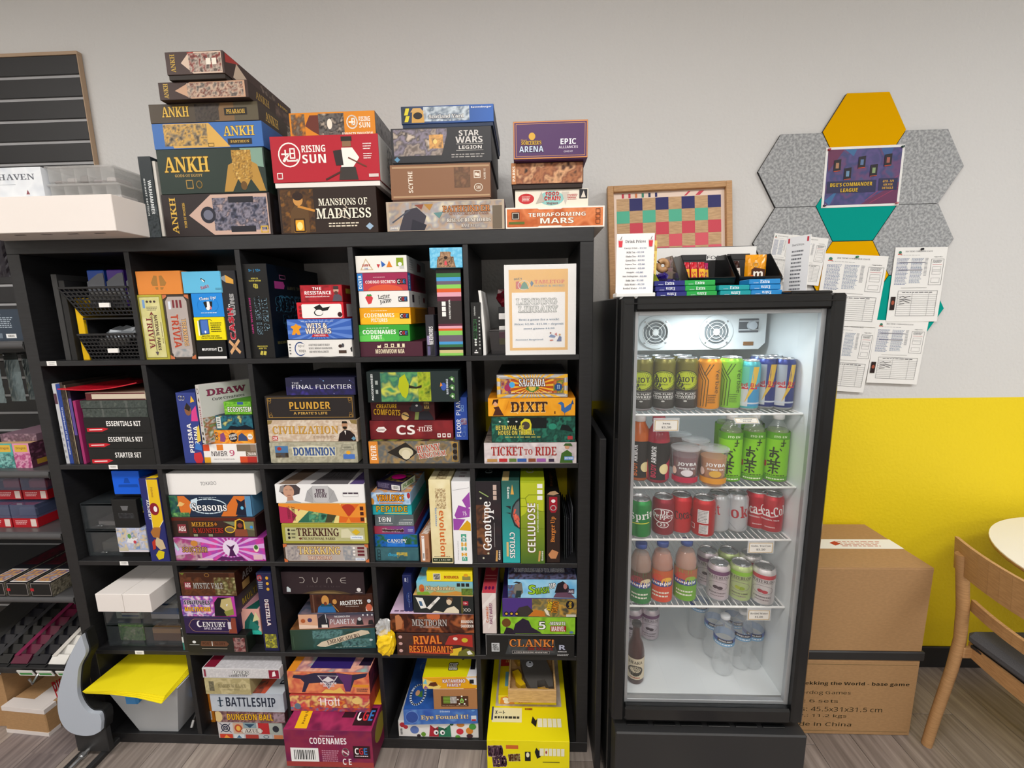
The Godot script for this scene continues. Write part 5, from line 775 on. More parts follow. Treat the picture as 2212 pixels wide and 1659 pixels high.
func boxes_row_five() -> void:
	var y := shelf_y(5)
	var a := NAN
	# second column
	gbox("patterned tile game box with red, blue and white squares", [469, 1559.7, 615, 1560, 473.7, 1595.5, 613, 1595.5], y, a, "f c8c4c4;r .02 .3 .22 .95 ccc8cc;o .12 .62 .06 .22 .06 2c3450;o .12 .62 .03 .11 .05 2c3450;l .04 2c3450 .04 .9 .2 .36;l .04 2c3450 .2 .9 .04 .36;r .24 .3 .4 .95 c8a890;e .32 .62 .06 .25 b84a2c;e .32 .62 .035 .15 e8b450;r .4 .6 .6 .98 8aa0a8;p 2c4a64 .42 .9 .5 .66 .58 .9;r .63 .3 .8 .98 b82c30;r .8 .3 1 .98 a8b0a8;e .9 .62 .05 .2 2c3038;r .02 .02 .22 .26 c83c28;p e89a3c .08 .02 .12 .22 .18 .02;r .24 .02 .4 .26 d0d8dc;p 3a6a90 .28 .04 .32 .22 .36 .04;r .42 .02 .62 .26 a83c34;r .64 .02 .84 .26 b8c0c4;o .74 .14 .04 .08 .03 4a6a84;r .86 .02 1 .26 c87c50;p d8d4cc .36 .5 .4 .66 .66 .66 .7 .5 .66 .34 .4 .34;b .38 .36 .68 .64 .015 8a8078;t AZUL .53 .5 .22 .2 3a302c s", {"c": "b8b4b4", "d": 0.29})
	gbox("mauve fantasy sport game box with yellow chunky title", [462, 1536.5, 615.5, 1537.5, 467, 1560, 617, 1562], -1, a, "f 6a4048;n 0 0 1 1 .25 111 6a4048 8a6068 4a2c30 a8807c 5a3c44;e .04 .5 .06 .5 d8c088;T DUNGEON_BALL .5 .5 .66 .56 e8b428 5a2c10 b 0 .04;n .84 .1 1 .9 .4 5 8a7078 a8909c 5a5048", {"c": "5a383e", "d": 0.27})
	gbox("pale grey naval game box with bold navy title and anchor", [452.5, 1498, 611, 1497.4, 457.8, 1537, 615.5, 1538.5], -1, a, "f b4bcc8;n 0 0 1 1 .08 112 b4bcc8 c0c8d2 a8b0be;t BATTLESHIP .55 .53 .68 .5 1f2a3c;p 24384c .09 .34 .13 .24 .18 .34 .13 .3;r .12 .3 .14 .7 24384c;e .13 .74 .012 .06 24384c;l .05 24384c .1 .58 .17 .6", {"c": "a4acb8", "d": 0.27, "top": "f b8c0c8;p b85038 .56 0 .76 0 .9 1 .7 1;n .5 0 .7 1 .3 4 5a4a44 a8503c 3a3434;t BATTLESHIP .92 .55 .1 .8 1c2430 b 90"})
	gbox("tan parchment game box with plain stamped title", [442.5, 1465, 540, 1466.3, 445.2, 1499, 543.3, 1501], -1, a, "f b8ac80;n 0 0 1 1 .25 113 b8ac80 c8bc90 a89c70 b0a478;r .09 .2 .2 .82 6a6450;n .1 .22 .19 .8 .8 3 4a4638 8a8468;t MARTIN_WALLACE .6 .54 .62 .22 7a7050 s;t A_GAME_OF_TRADE .58 .3 .36 .08 8a8060 s", {"c": "a89c70", "d": 0.24})
	var tan := sy
	gbox("white mystery game box with city doodles and wine red badges", [436.6, 1444.4, 604.3, 1444.4, 438.6, 1464.5, 605.6, 1466], -1, a, "f d8d6d8;n 0 0 1 1 .6 114 dcdadc c4c2c6 d8d6d8;r .86 .02 .99 .9 8a1c34;p f0ecec .9 .2 .91 .7 .94 .8 .95 .3;T MACRO .5 .56 .2 .4 f0f0f0 4a4a4c b 0 .08;t CRIME_CITY .46 .24 .24 .22 6a6a6c;r .02 .12 .045 .9 8a3044", {"c": "d0ced0", "d": 0.24, "top": "f ceccd0;n 0 0 1 1 .5 115 d4d2d6 b8b6ba ceccd0;p 7a1830 .01 .02 .16 .02 .16 .7 .12 .8 .01 .8;p f0ecec .06 .3 .08 .5 .13 .62 .12 .36;l .03 1c1c1e .5 .3 .56 .5 .66 .45 .72 .6 .8 .52 .78 .3;t CRIME .5 .6 .16 .4 5a5a5c b 8;e .93 .6 .065 .3 8a2438"})
	gbox("orange upright game box with grey letters behind the naval box", [426, 1469, 445, 1466, 443, 1590, 470, 1590], y, -0.05, "f d88420;t TOKYO .55 .4 .34 .4 3a2c30 s -90;o .5 .62 .14 .05 .02 2a2228;n .1 .76 .9 .94 .6 3 d88420 4a4a30 c8a060;k .5 .06 .8 .26;n .1 .3 .9 .7 .5 4 d88420 c87418 e09430", {"c": "c47418", "d": 0.25})
	# third column
	gbox("wine red word game box with barcode sticking out over the floor", [612, 1575.5, 804, 1580.8, 616.6, 1626, 806.4, 1633.5], y, 0.105, "f 7c1f4a;n 0 0 1 1 .08 121 7c1f4a 8c2848 6c1a4a;r 0 0 1 .14 a03c3a;x .41 .83 .58 .88 1 e0b8cc;t CODENAMES .5 .72 .42 .17 f6f0f4;k .06 .14 .38 .52;x .42 .14 .62 .48 6 c890a8;o .69 .42 .035 .1 .03 f0d8dc;l .03 f0d8dc .66 .46 .72 .36;t C_E .7 .16 .1 .17 f2e8ec;r .78 .26 .97 .6 30101c;t C .82 .46 .045 .18 f4f4f4;t G .87 .46 .045 .18 c83038;t E .92 .46 .04 .18 3a7ac0;x .8 .3 .95 .35 1 e0d0d8", {"c": "701b42", "d": 0.24, "lip": 0.001, "top": "f 7c1f4a;n 0 0 1 .4 .1 4 7c1f4a a02c5c 6a1a44;p 2c1020 .3 .3 .46 .44 .5 .8 .4 .8;p 2c1020 .6 .2 .66 .8 .78 .8 .74 .2;p e8b81c .12 .02 .26 .02 .2 .5 .08 .4;t Party_Game .17 .26 .04 .34 5a3418 b 100;r .76 .08 .98 .36 2a1420;t C .81 .24 .06 .17 f4f4f4;t G .875 .24 .06 .17 c83038;t E .94 .24 .05 .17 3a7ac0;p e8b81c .8 .42 1 .42 1 .98 .92 .98", "right": "f 6a1838;e .3 .6 .2 .3 8a7c28"})
	gbox("vermilion festival game box with white brush title and crowd", [626, 1502.4, 801, 1503.2, 629.4, 1542, 801, 1543], -1, 0.035, "f c84a30;n 0 0 1 1 .14 122 c84a30 e0903c a83048 e8c878 c03c5c d86a30;n 0 0 1 .25 .3 123 4a4a7c 8a3c5c c84a30 5f78a0;t Holi .5 .62 .24 .5 f8f4f4 r;l .04 f8f4f4 .36 .72 .63 .74;e .09 .3 .04 .2 5f788c;e .84 .7 .06 .2 e8c878", {"c": "a83a34", "d": 0.28})
	gbox("coral dinosaur game box with dark sauropod and silver triangle", [621.8, 1452, 797.4, 1451.2, 624.9, 1502, 800.4, 1505], -1, 0.03, "f dc7850;n 0 0 1 1 .12 124 dc7850 e89060 c85a48 e8a064;p 2c2844 .06 .72 .08 .86 .2 .84 .34 .96 .6 .98 .8 .9 .99 .98 .96 .8 .82 .64 .76 .1 .7 .1 .7 .46 .4 .5 .26 .46 .2 .04 .16 .04 .2 .5 .16 .66;p 5a3068 .6 .96 .8 .88 .76 .1 .7 .1 .68 .5;p c8c4cc .37 .84 .63 .84 .5 .2;p 40304c .39 .82 .61 .82 .5 .26;p e0dce0 .42 .6 .5 .8 .58 .62 .5 .54;t DINOSAUR .5 .48 .2 .1 f0ecf0;t WORLD .5 .36 .14 .09 e0d8e0;p e8c060 .4 .02 .46 .2 .56 .14 .64 .3 .7 .02;r .8 .32 .99 .44 e0942c;x .84 .1 .98 .28 2 4a3c40", {"c": "b85c40", "d": 0.29, "lip": 0.003, "top": "f d8907c;n 0 0 1 1 .15 125 d8907c e8b098 a8707c 8ab8b0;p 342468 .26 .05 .3 .5 .4 .6 .44 .95 .66 .95 .7 .55 .76 .45 .76 .05;p dc8a28 0 0 .1 0 .13 .9 .06 .98 0 .8;p 241c30 .84 .1 .99 .9 .99 .1", "right": "f 30182c;n 0 0 1 1 .2 4 30182c 5c2438 1f1424"})
	# fourth column
	gbox("white emotion game box with coloured pompoms and red green ears", [859.9, 1556, 1033.6, 1561.8, 861.9, 1589.6, 1034.3, 1594.3], y, a, "f e8e6e4;e .05 .76 .035 .16 b8303c;e .09 .62 .03 .13 c03848;e .2 .44 .055 .26 5f78b8;e .31 .16 .03 .15 6a9a34;e .25 .06 .025 .1 3a2c34;p b02c38 .38 .02 .4 .8 .46 .56 .5 .7 .5 .02;p 2f7a5a .5 .02 .5 .7 .58 .56 .65 .84 .66 .02;e .47 .3 .03 .16 f4f4f4;e .55 .3 .03 .16 f4f4f4;e .475 .28 .012 .07 1c1c1e;e .555 .28 .012 .07 1c1c1e;l .06 2a2a2c .44 .52 .6 .54;e .67 .9 .025 .12 2c5a3c;e .78 .84 .05 .14 c8843c;e .77 .4 .045 .2 c83440;e .89 .46 .045 .22 dc8a34;e .89 .12 .04 .14 4a3038;e .93 .74 .045 .2 4a9a48;e .74 .06 .03 .1 5a9a3c;t DEVIR .035 .34 .025 .4 4a4a4c b 90", {"c": "dedcda", "d": 0.3, "left": "f d8d6d4;n 0 0 1 1 .4 4 d8d6d4 8ab0c0 d8d6d4 c89a70"})
	gbox("deep blue search game box with gold storybook letters and round bubble", [872.5, 1532.6, 1032.3, 1530.6, 873, 1566, 1033, 1563], -1, a, "h 0 0 1 1 28449c 5c94d4;n 0 0 1 1 .1 131 3458ac 4a78c0 3c64b4 6a9cd4;e .11 .5 .09 .42 6a8cd0;e .11 .5 .082 .38 34509c;T Eye_Found_It! .55 .44 .64 .36 e0d0a8 8a6a34 s 0 .04;t Disney .56 .84 .14 .16 c8d8f0 s;r .91 .2 .98 .54 d0dce8;r .915 .18 .975 .3 b82c34;e .94 .88 .025 .06 6aa0d8", {"c": "2c4c9c", "d": 0.31, "snap": 1.0, "top": "f 24468c;n 0 0 1 1 .08 132 24468c 2c5aa8 1f3c7c;o .15 .2 .1 .14 .025 c8d8f0;p 4a7a38 .12 .18 .2 .26 .22 .16;e .14 .22 .03 .04 c89a78;o .13 .62 .04 .06 .015 8aa8d8;p b8a06c .22 .36 .22 .52 .42 .52 .42 .36;b .23 .38 .31 .48 .015 4a3c24;b .33 .38 .41 .48 .015 4a3c24"})
	gbox("kraft brown game box with chocolate label and green star face", [934.8, 1490, 1029.6, 1487.5, 937.5, 1532.5, 1031.6, 1532], -1, a, "f a8764c;p 4c2c1c .17 .14 .17 .66 .8 .66 .8 .14;r .22 .3 .42 .64 7ca43c;r .38 .3 .53 .64 d0ccc8;n .39 .3 .53 .64 1.2 3 d0ccc8 8a8480;l .02 4c2c1c .22 .36 .4 .36;l .02 4c2c1c .22 .44 .4 .44;l .02 4c2c1c .22 .52 .4 .52;l .02 4c2c1c .22 .59 .4 .59;p 8ac060 .65 .58 .7 .44 .68 .32 .62 .32 .6 .44;e .65 .66 .02 .04 f0ece4;e .56 .5 .02 .04 f0ece4;e .74 .5 .02 .04 f0ece4;e .59 .28 .02 .04 f0ece4;e .71 .28 .02 .04 f0ece4;p 7a2c20 .62 .44 .68 .44 .65 .36;t For_2-6_Players_-_Age_6_and_up .48 .2 .56 .05 c8a888", {"c": "9c6c44", "d": 0.24, "snap": 1.0, "top": "f e8dccc;r .7 0 .98 .4 b06c3c"})
	gbox("yellow puzzle game box with pink bubble title, highest in its pile", [912.7, 1465.6, 1030.3, 1460.3, 913.6, 1488.5, 1030.3, 1487], -1, a, "f e0a41c;p e8cc70 0 .98 .2 .6 .34 .2 .3 0 0 0;p 5a2c1c .1 .3 .14 .56 .24 .62 .28 .3 .2 .2;p 7ac0d0 0 .5 .06 .9 .08 .4;p 8a5a94 0 .02 .05 .3 .1 .02;T KATAMINO .58 .68 .42 .3 f8f0ec b03054 b 0 .08;T FAMILY .58 .32 .26 .28 f8f0ec b03054 b 0 .08;p d4d4d8 .8 .98 1 .98 1 .3 .92 .36;r .87 .44 .95 .8 1c1c1e", {"c": "d89c14", "d": 0.26, "snap": 1.0, "top": "f c8b40c;r 0 0 1 .42 d8d010;p 6a3c20 .02 .5 .02 .99 .2 .99 .18 .6;p a8b860 .2 .5 .3 .95 .6 .9 .5 .45;p d0b888 .4 .3 .7 .9 .99 .99 .99 .6;T GIGAMIC .54 .18 .16 .12 f0ece0 2a2420 b 0 .08;p d4d4d8 .82 0 1 0 1 .34 .9 .3;r .87 .12 .96 .32 1c1c1e;l .02 2a2820 .7 .3 .8 .36"})
	# fifth column
	gbox("large lemon yellow stacking game box jutting out over the floor", [1052.4, 1603, 1230, 1598, 1052.4, 1636.4, 1230.3, 1632.8], y, 0.105, "f e8da10;T RHINO .1 .66 .17 .32 4a2c40 a8888c b 3 .06;T HERO .15 .32 .16 .32 4a2c40 a8888c b 5 .06;r .23 .74 .38 .86 c8642c;T SUPER_BATTLE .33 .46 .14 .22 6a3a20 e8d8a0 b 4 .05;r .46 .36 .53 .66 1c1c18;e .495 .56 .02 .08 e8e4c0;p 1c1c18 .58 .66 .6 .8 .63 .7 .66 .76 .65 .5 .61 .44;r .64 .54 .69 .78 e8e4c8;r .7 .54 .74 .78 e8e4c8;r .75 .54 .79 .78 e8e4c8;r .8 .54 .84 .78 e8e4c8;r .85 .54 .89 .78 e8e4c8;r .9 .54 .94 .78 e8e4c8;e .72 .66 .01 .05 a83030;l .02 6a6420 .68 .34 .88 .34", {"c": "e0d20c", "d": 0.4, "top": "f e8da10;r .07 .32 .94 .99 cdbfae;n .07 .32 .94 .99 .1 141 d8ccc0 b8a898 c8bcb4 a89c94;p d0d4dc .16 .34 .16 .5 .34 .56 .36 .34;l .006 8a8c94 .16 .4 .36 .44;l .006 8a8c94 .24 .34 .26 .54;p 5a8ab8 .36 .4 .4 .5 .52 .54 .58 .46 .5 .4;p 7c3a80 .54 .36 .58 .5 .74 .58 .8 .44 .72 .36 .64 .34;e .36 .42 .03 .03 d8b898;p e0a868 .46 .34 .52 .42 .56 .34;r .04 .16 .42 .3 e8e0b0;l .006 3a3830 .08 .27 .1 .24;l .006 3a3830 .1 .27 .08 .24;l .006 3a3830 .12 .255 .16 .255;l .006 3a3830 .18 .27 .18 .24;l .006 3a3830 .18 .258 .2 .25;x .07 .18 .4 .23 1 3a3830;p 3a3c64 .03 .18 .05 .18 .05 .31 .03 .31;p 1c1c18 .54 .16 .56 .22 .6 .18 .62 .2 .6 .12;r .62 .12 .68 .2 e8e4c8;r .69 .12 .74 .2 e8e4c8;r .75 .12 .8 .2 e8e4c8;r .81 .12 .86 .2 e8e4c8;r .87 .12 .92 .2 e8e4c8;x .46 .27 .56 .31 1 8a3020", "left": "f d8ca0c;n 0 .1 1 .9 .2 3 d8ca0c c0b008"})
	gbox("yellow animal stacking game box turned askew beneath the wooden tray", [1076, 1510, 1202, 1497, 1077.4, 1541.6, 1202, 1531.5], -1, -0.03, "f e8d018;p d88a34 .02 .02 .04 .8 .14 .96 .26 .5 .28 .02;e .12 .6 .05 .2 f0e4d0;e .14 .26 .05 .2 f0e4d0;t Animal .46 .3 .26 .24 b83c1c s 5", {"c": "dcc414", "d": 0.33, "top": "f e0c814;r .04 .1 .5 .4 e8d018;p b8342c 0 .4 .5 .42 .5 .66 0 .64;t Animal .24 .52 .3 .12 e8c060 s;r .1 .12 .36 .32 6aa4b8;p b8c0c4 .04 .68 .5 .68 .5 .95 .04 .95;p 3a5a30 .04 .9 .5 .95 .5 .99 .04 .99"})

# ---------- the setting ----------
func ceiling_panel(x: float, z: float, e: float, tint: Color) -> void:
	var t := thing("ceiling_light", "square recessed white ceiling light panel", "light", Vector3(x, 2.985, z), 0, "ceiling light panels")
	var b := MB.new()
	b.block(Vector3(-0.62, -0.02, -0.32), Vector3(0.62, 0.014, 0.32), 0.003)
	put("frame", b, M.white, t)
	var g := MB.new()
	g.block(Vector3(-0.58, -0.024, -0.28), Vector3(0.58, -0.0205, 0.28), 0.0)
	put("diffuser", g, M.panel, t)
	var l := AreaLight3D.new()
	l.name = "panel_glow"
	l.area_size = Vector2(1.14, 0.54)
	l.light_energy = e
	l.light_color = tint
	l.area_range = 12.0
	l.shadow_enabled = true
	t.add_child(l)
	l.position = Vector3(0, -0.04, 0)
	l.rotation.x = -PI / 2

func room() -> void:
	var x0 := -2.6
	var x1 := 5.4
	var z1 := 5.2
	var b := MB.new()
	b.block(Vector3(x0 - 0.1, 0, WALL - 0.12), Vector3(x1 + 0.1, 3.0, WALL), 0.0)
	var w := structure("wall_back", b, M.wall)
	b = MB.new()
	b.block(Vector3(x0, 0.0, WALL - 0.01), Vector3(x1, 1.212, WALL + 0.0012), 0.0)
	put("painted_band", b, M.yellow_wall, w, "sunny yellow painted lower part of the wall")
	for s in [["left", x0 - 0.1, x0], ["right", x1, x1 + 0.1]]:
		b = MB.new()
		b.block(Vector3(s[1], 0, WALL), Vector3(s[2], 3.0, z1), 0.0)
		structure("wall_" + s[0], b, M.wall)
	b = MB.new()
	b.block(Vector3(x0 - 0.1, 0, z1), Vector3(x1 + 0.1, 3.0, z1 + 0.1), 0.0)
	structure("wall_front", b, M.wall)
	b = MB.new()
	b.block(Vector3(x0 - 0.1, 3.0, WALL - 0.12), Vector3(x1 + 0.1, 3.1, z1 + 0.1), 0.0)
	structure("ceiling", b, M.white)
	b = MB.new()
	b.block(Vector3(x0 - 0.1, -0.12, WALL - 0.12), Vector3(x1 + 0.1, -0.004, z1 + 0.1), 0.0)
	var fl := structure("floor", b, M.floor_far)
	# planks run towards the wall; each is a piece of its own where the camera can see it
	var rng := RandomNumberGenerator.new()
	rng.seed = 3
	var pw := 0.152
	var k := 0
	var x := -1.6
	while x < 4.3:
		var z := WALL - rng.randf_range(0.0, 1.1)
		while z < 1.9:
			var len := 1.22
			var za := maxf(z, WALL)
			if z + len > za + 0.05:
				var p := MB.new()
				p.block(Vector3(x + 0.0008, -0.004, za + 0.0008), Vector3(x + pw - 0.0008, 0.0, z + len - 0.0008), 0.0006)
				# grain runs along the plank
				for i in p.v.size():
					p.uv[i] = Vector2(p.v[i].x * 1.7 + k * 0.37, p.v[i].z * 0.42 + k * 0.23)
				put("plank", p, M.planks[rng.randi() % 4], fl)
				k += 1
			z += len
		x += pw
	b = MB.new()
	b.block(Vector3(1.9, 0, WALL), Vector3(x1, 0.1, WALL + 0.012), 0.003)
	structure("baseboard_back", b, M.black_rubber)
	# wall paint edge tape line is left as the plain edge of the band

func cube_shelf() -> void:
	var t := thing("cube_shelf", "large black five by five cube shelf filled with boxed games", "shelf", Vector3(0.91, 0, 0))
	var ox := -0.91
	var d0 := -0.39
	for p in [["top_panel", 0.0, TOP - 0.0405, 1.82, TOP], ["bottom_panel", 0.0, 0.0, 1.82, 0.0405], ["side_panel", 0.0, 0.0405, 0.0405, TOP - 0.0405], ["side_panel", 1.7795, 0.0405, 1.82, TOP - 0.0405]]:
		var b := MB.new()
		b.block(Vector3(ox + p[1], p[2], d0), Vector3(ox + p[3], p[4], 0), 0.0012)
		put(p[0], b, M.black_wood, t)
	for r in range(1, 5):
		var b := MB.new()
		b.block(Vector3(ox + 0.0405, shelf_y(r) - 0.016, d0), Vector3(ox + 1.7795, shelf_y(r), 0), 0.0008)
		put("shelf_board", b, M.black_wood, t)
	for r in range(1, 6):
		var yb := shelf_y(r)
		for c in range(1, 5):
			var xl := ox + 0.0405 + c * 0.335 + (c - 1) * 0.016
			var b := MB.new()
			b.block(Vector3(xl, yb, d0), Vector3(xl + 0.016, yb + 0.335, -0.0015), 0.0008)
			put("divider", b, M.black_wood, t)
	var tags := [["101", 781, 122, 790, 1], ["235", 1005, 254, 1013, 2], ["259", 1214, 277, 1222, 3], ["292", 1407, 311, 1415, 4]]
	for g in tags:
		var u0 := float(g[0])
		var p := at_z(u0, (float(g[1]) + float(g[3])) / 2, 0.001)
		var q := at_z(float(g[2]), (float(g[1]) + float(g[3])) / 2, 0.001)
		var o := thing("shelf_label", ["small white label stuck on the board under the baskets", "small white label stuck on the board under the black boxed sets", "small white label stuck on the board over the white card boxes", "small white label stuck on the board above the yellow folders"][g[4] - 1], "label", Vector3((p.x + q.x) / 2, shelf_y(g[4]) - 0.0145, 0.0004), 0, "labels on the shelf edge")
		var b := MB.new()
		b.block(Vector3(-(q.x - p.x) / 2, 0, 0), Vector3((q.x - p.x) / 2, 0.0145, 0.0008), 0.0003)
		put("sticker", b, M.paper, o)
		printed("lettering", flat(Vector3(-(q.x - p.x) / 2, 0, 0.0008), Vector3.RIGHT, Vector3.UP, q.x - p.x, 0.0145), "x .2 .2 .85 .8 2 606060", o)

# ---------- things standing about the cube shelf that are not boxed games ----------
func lying_box(called: String, label: String, cat: String, lo: Vector3, hi: Vector3, col: String, m: Material = null, o := {}) -> Node3D:
	var c := Vector3((lo.x + hi.x) / 2, lo.y, (lo.z + hi.z) / 2)
	var t := thing(called, label, cat, c, deg_to_rad(float(o.get("turn", 0.0))), o.get("group", ""))
	var b := MB.new()
	b.block(lo - c, hi - c, float(o.get("ch", 0.001)), hex(col))
	put(o.get("part", "body"), b, m if m else M.card, t)
	if o.has("front"):
		printed("front_print", flat(Vector3(lo.x - c.x, 0, hi.z - c.z), Vector3.RIGHT, Vector3.UP, hi.x - lo.x, hi.y - lo.y), o.front, t)
	if o.has("top"):
		printed("top_print", flat(Vector3(lo.x - c.x, hi.y - lo.y, hi.z - c.z), Vector3.RIGHT, Vector3.FORWARD, hi.x - lo.x, hi.z - lo.z), o.top, t)
	if o.has("right"):
		printed("side_print", flat(Vector3(hi.x - c.x, 0, hi.z - c.z), Vector3.FORWARD, Vector3.UP, hi.z - lo.z, hi.y - lo.y), o.right, t)
	if o.has("left"):
		printed("side_print", flat(Vector3(lo.x - c.x, 0, lo.z - c.z), Vector3.BACK, Vector3.UP, hi.z - lo.z, hi.y - lo.y), o.left, t)
	return t

func open_bin(called: String, label: String, cat: String, c: Vector3, wb: float, db: float, wt: float, dt: float, h: float, th: float, m: Material, col: Color) -> Node3D:
	# a tapered open box with walls and a rolled rim
	var t := thing(called, label, cat, c)
	var b := MB.new()
	var lo := [Vector3(-wb / 2, 0, db / 2), Vector3(wb / 2, 0, db / 2), Vector3(wb / 2, 0, -db / 2), Vector3(-wb / 2, 0, -db / 2)]
	var hi := [Vector3(-wt / 2, h, dt / 2), Vector3(wt / 2, h, dt / 2), Vector3(wt / 2, h, -dt / 2), Vector3(-wt / 2, h, -dt / 2)]
	for i in 4:
		var j := (i + 1) % 4
		var out: Vector3 = (lo[i] + lo[j]) * 0.5
		out.y = 0
		b.quad(lo[i], lo[j], hi[j], hi[i], out, col)
		var s: Vector3 = out.normalized() * th
		b.quad(lo[i] - s, lo[j] - s, hi[j] - s, hi[i] - s, -out, col)
		b.quad(hi[i], hi[j], hi[j] - s, hi[i] - s, Vector3.UP, col)
	b.quad(lo[0], lo[1], lo[2], lo[3], Vector3.DOWN, col)
	b.quad(lo[0] + Vector3.UP * th, lo[1] + Vector3.UP * th, lo[2] + Vector3.UP * th, lo[3] + Vector3.UP * th, Vector3.UP, col)
	put("body", b, m, t)
	var r := MB.new()
	r.tube([hi[0], hi[1], hi[2], hi[3], hi[0]], th * 1.4, 6, col)
	put("rim", r, m, t)
	return t

func basket(label: String, yb: float, xl: float, xr: float, xtl: float, xtr: float, h: float) -> void:
	# black plastic basket: the front is a grid of bars with a finger opening
	var cx := (xl + xr) / 2
	var t := thing("plastic_basket", label, "basket", Vector3(cx, yb, -0.14), 0, "stacked black baskets")
	var wb := xr - xl
	var wt := xtr - xtl
	var sh := (xtl + xtr) / 2 - cx
	var b := MB.new()
	var z0 := 0.11
	var z1 := 0.14
	var cols := 15
	var rows := 7
	for r in rows + 1:
		var f := float(r) / rows
		var y := h * f
		var w := lerpf(wb, wt, f)
		var c := sh * f
		var z := lerpf(z0, z1, f)
		b.block(Vector3(c - w / 2, y - 0.0022, z - 0.002), Vector3(c + w / 2, y + 0.0022, z + 0.002), 0.0005)
	for i in cols + 1:
		var f := float(i) / cols - 0.5
		b.tube([Vector3(wb * f, 0, z0), Vector3(sh + wt * f, h, z1)], 0.003, 4, Color.WHITE)
	put("front_grid", b, M.black_plastic, t)
	var s := MB.new()
	for g in [-1, 1]:
		s.quad(Vector3(g * wb / 2, 0, z0), Vector3(g * wb / 2, 0, -0.18), Vector3(sh + g * wt / 2, h, -0.2), Vector3(sh + g * wt / 2, h, z1), Vector3(g, 0, 0))
		s.tube([Vector3(sh + g * wt / 2, h, z1), Vector3(sh + g * wt / 2, h, -0.2)], 0.003, 6)
	s.quad(Vector3(-wb / 2, 0, z0), Vector3(wb / 2, 0, z0), Vector3(wb / 2, 0, -0.18), Vector3(-wb / 2, 0, -0.18), Vector3.DOWN)
	s.quad(Vector3(-wb / 2, 0, -0.18), Vector3(wb / 2, 0, -0.18), Vector3(sh + wt / 2, h, -0.2), Vector3(sh - wt / 2, h, -0.2), Vector3.FORWARD)
	put("side_walls", s, M.black_plastic, t)
	var f := MB.new()
	f.block(Vector3(sh - wt / 2, h - 0.003, z1 - 0.004), Vector3(sh + wt / 2, h + 0.004, z1 + 0.005), 0.001)
	put("rim", f, M.black_plastic, t)
	var o := MB.new()
	o.block(Vector3(-0.012, h * 0.28, z1 - 0.012), Vector3(0.022, h * 0.28 + 0.014, z1 - 0.006), 0.0005, hex("f0eeea"))
	put("label", o, M.card, t, "small white label")
	var w2 := MB.new()
	w2.block(Vector3(-wb * 0.3, h * 0.5, z0 - 0.01), Vector3(wb * 0.2, h * 0.86, z0 + 0.008), 0.004, hex("8a8a88"))
	put("finger_opening_fill", w2, M.gloss, t)

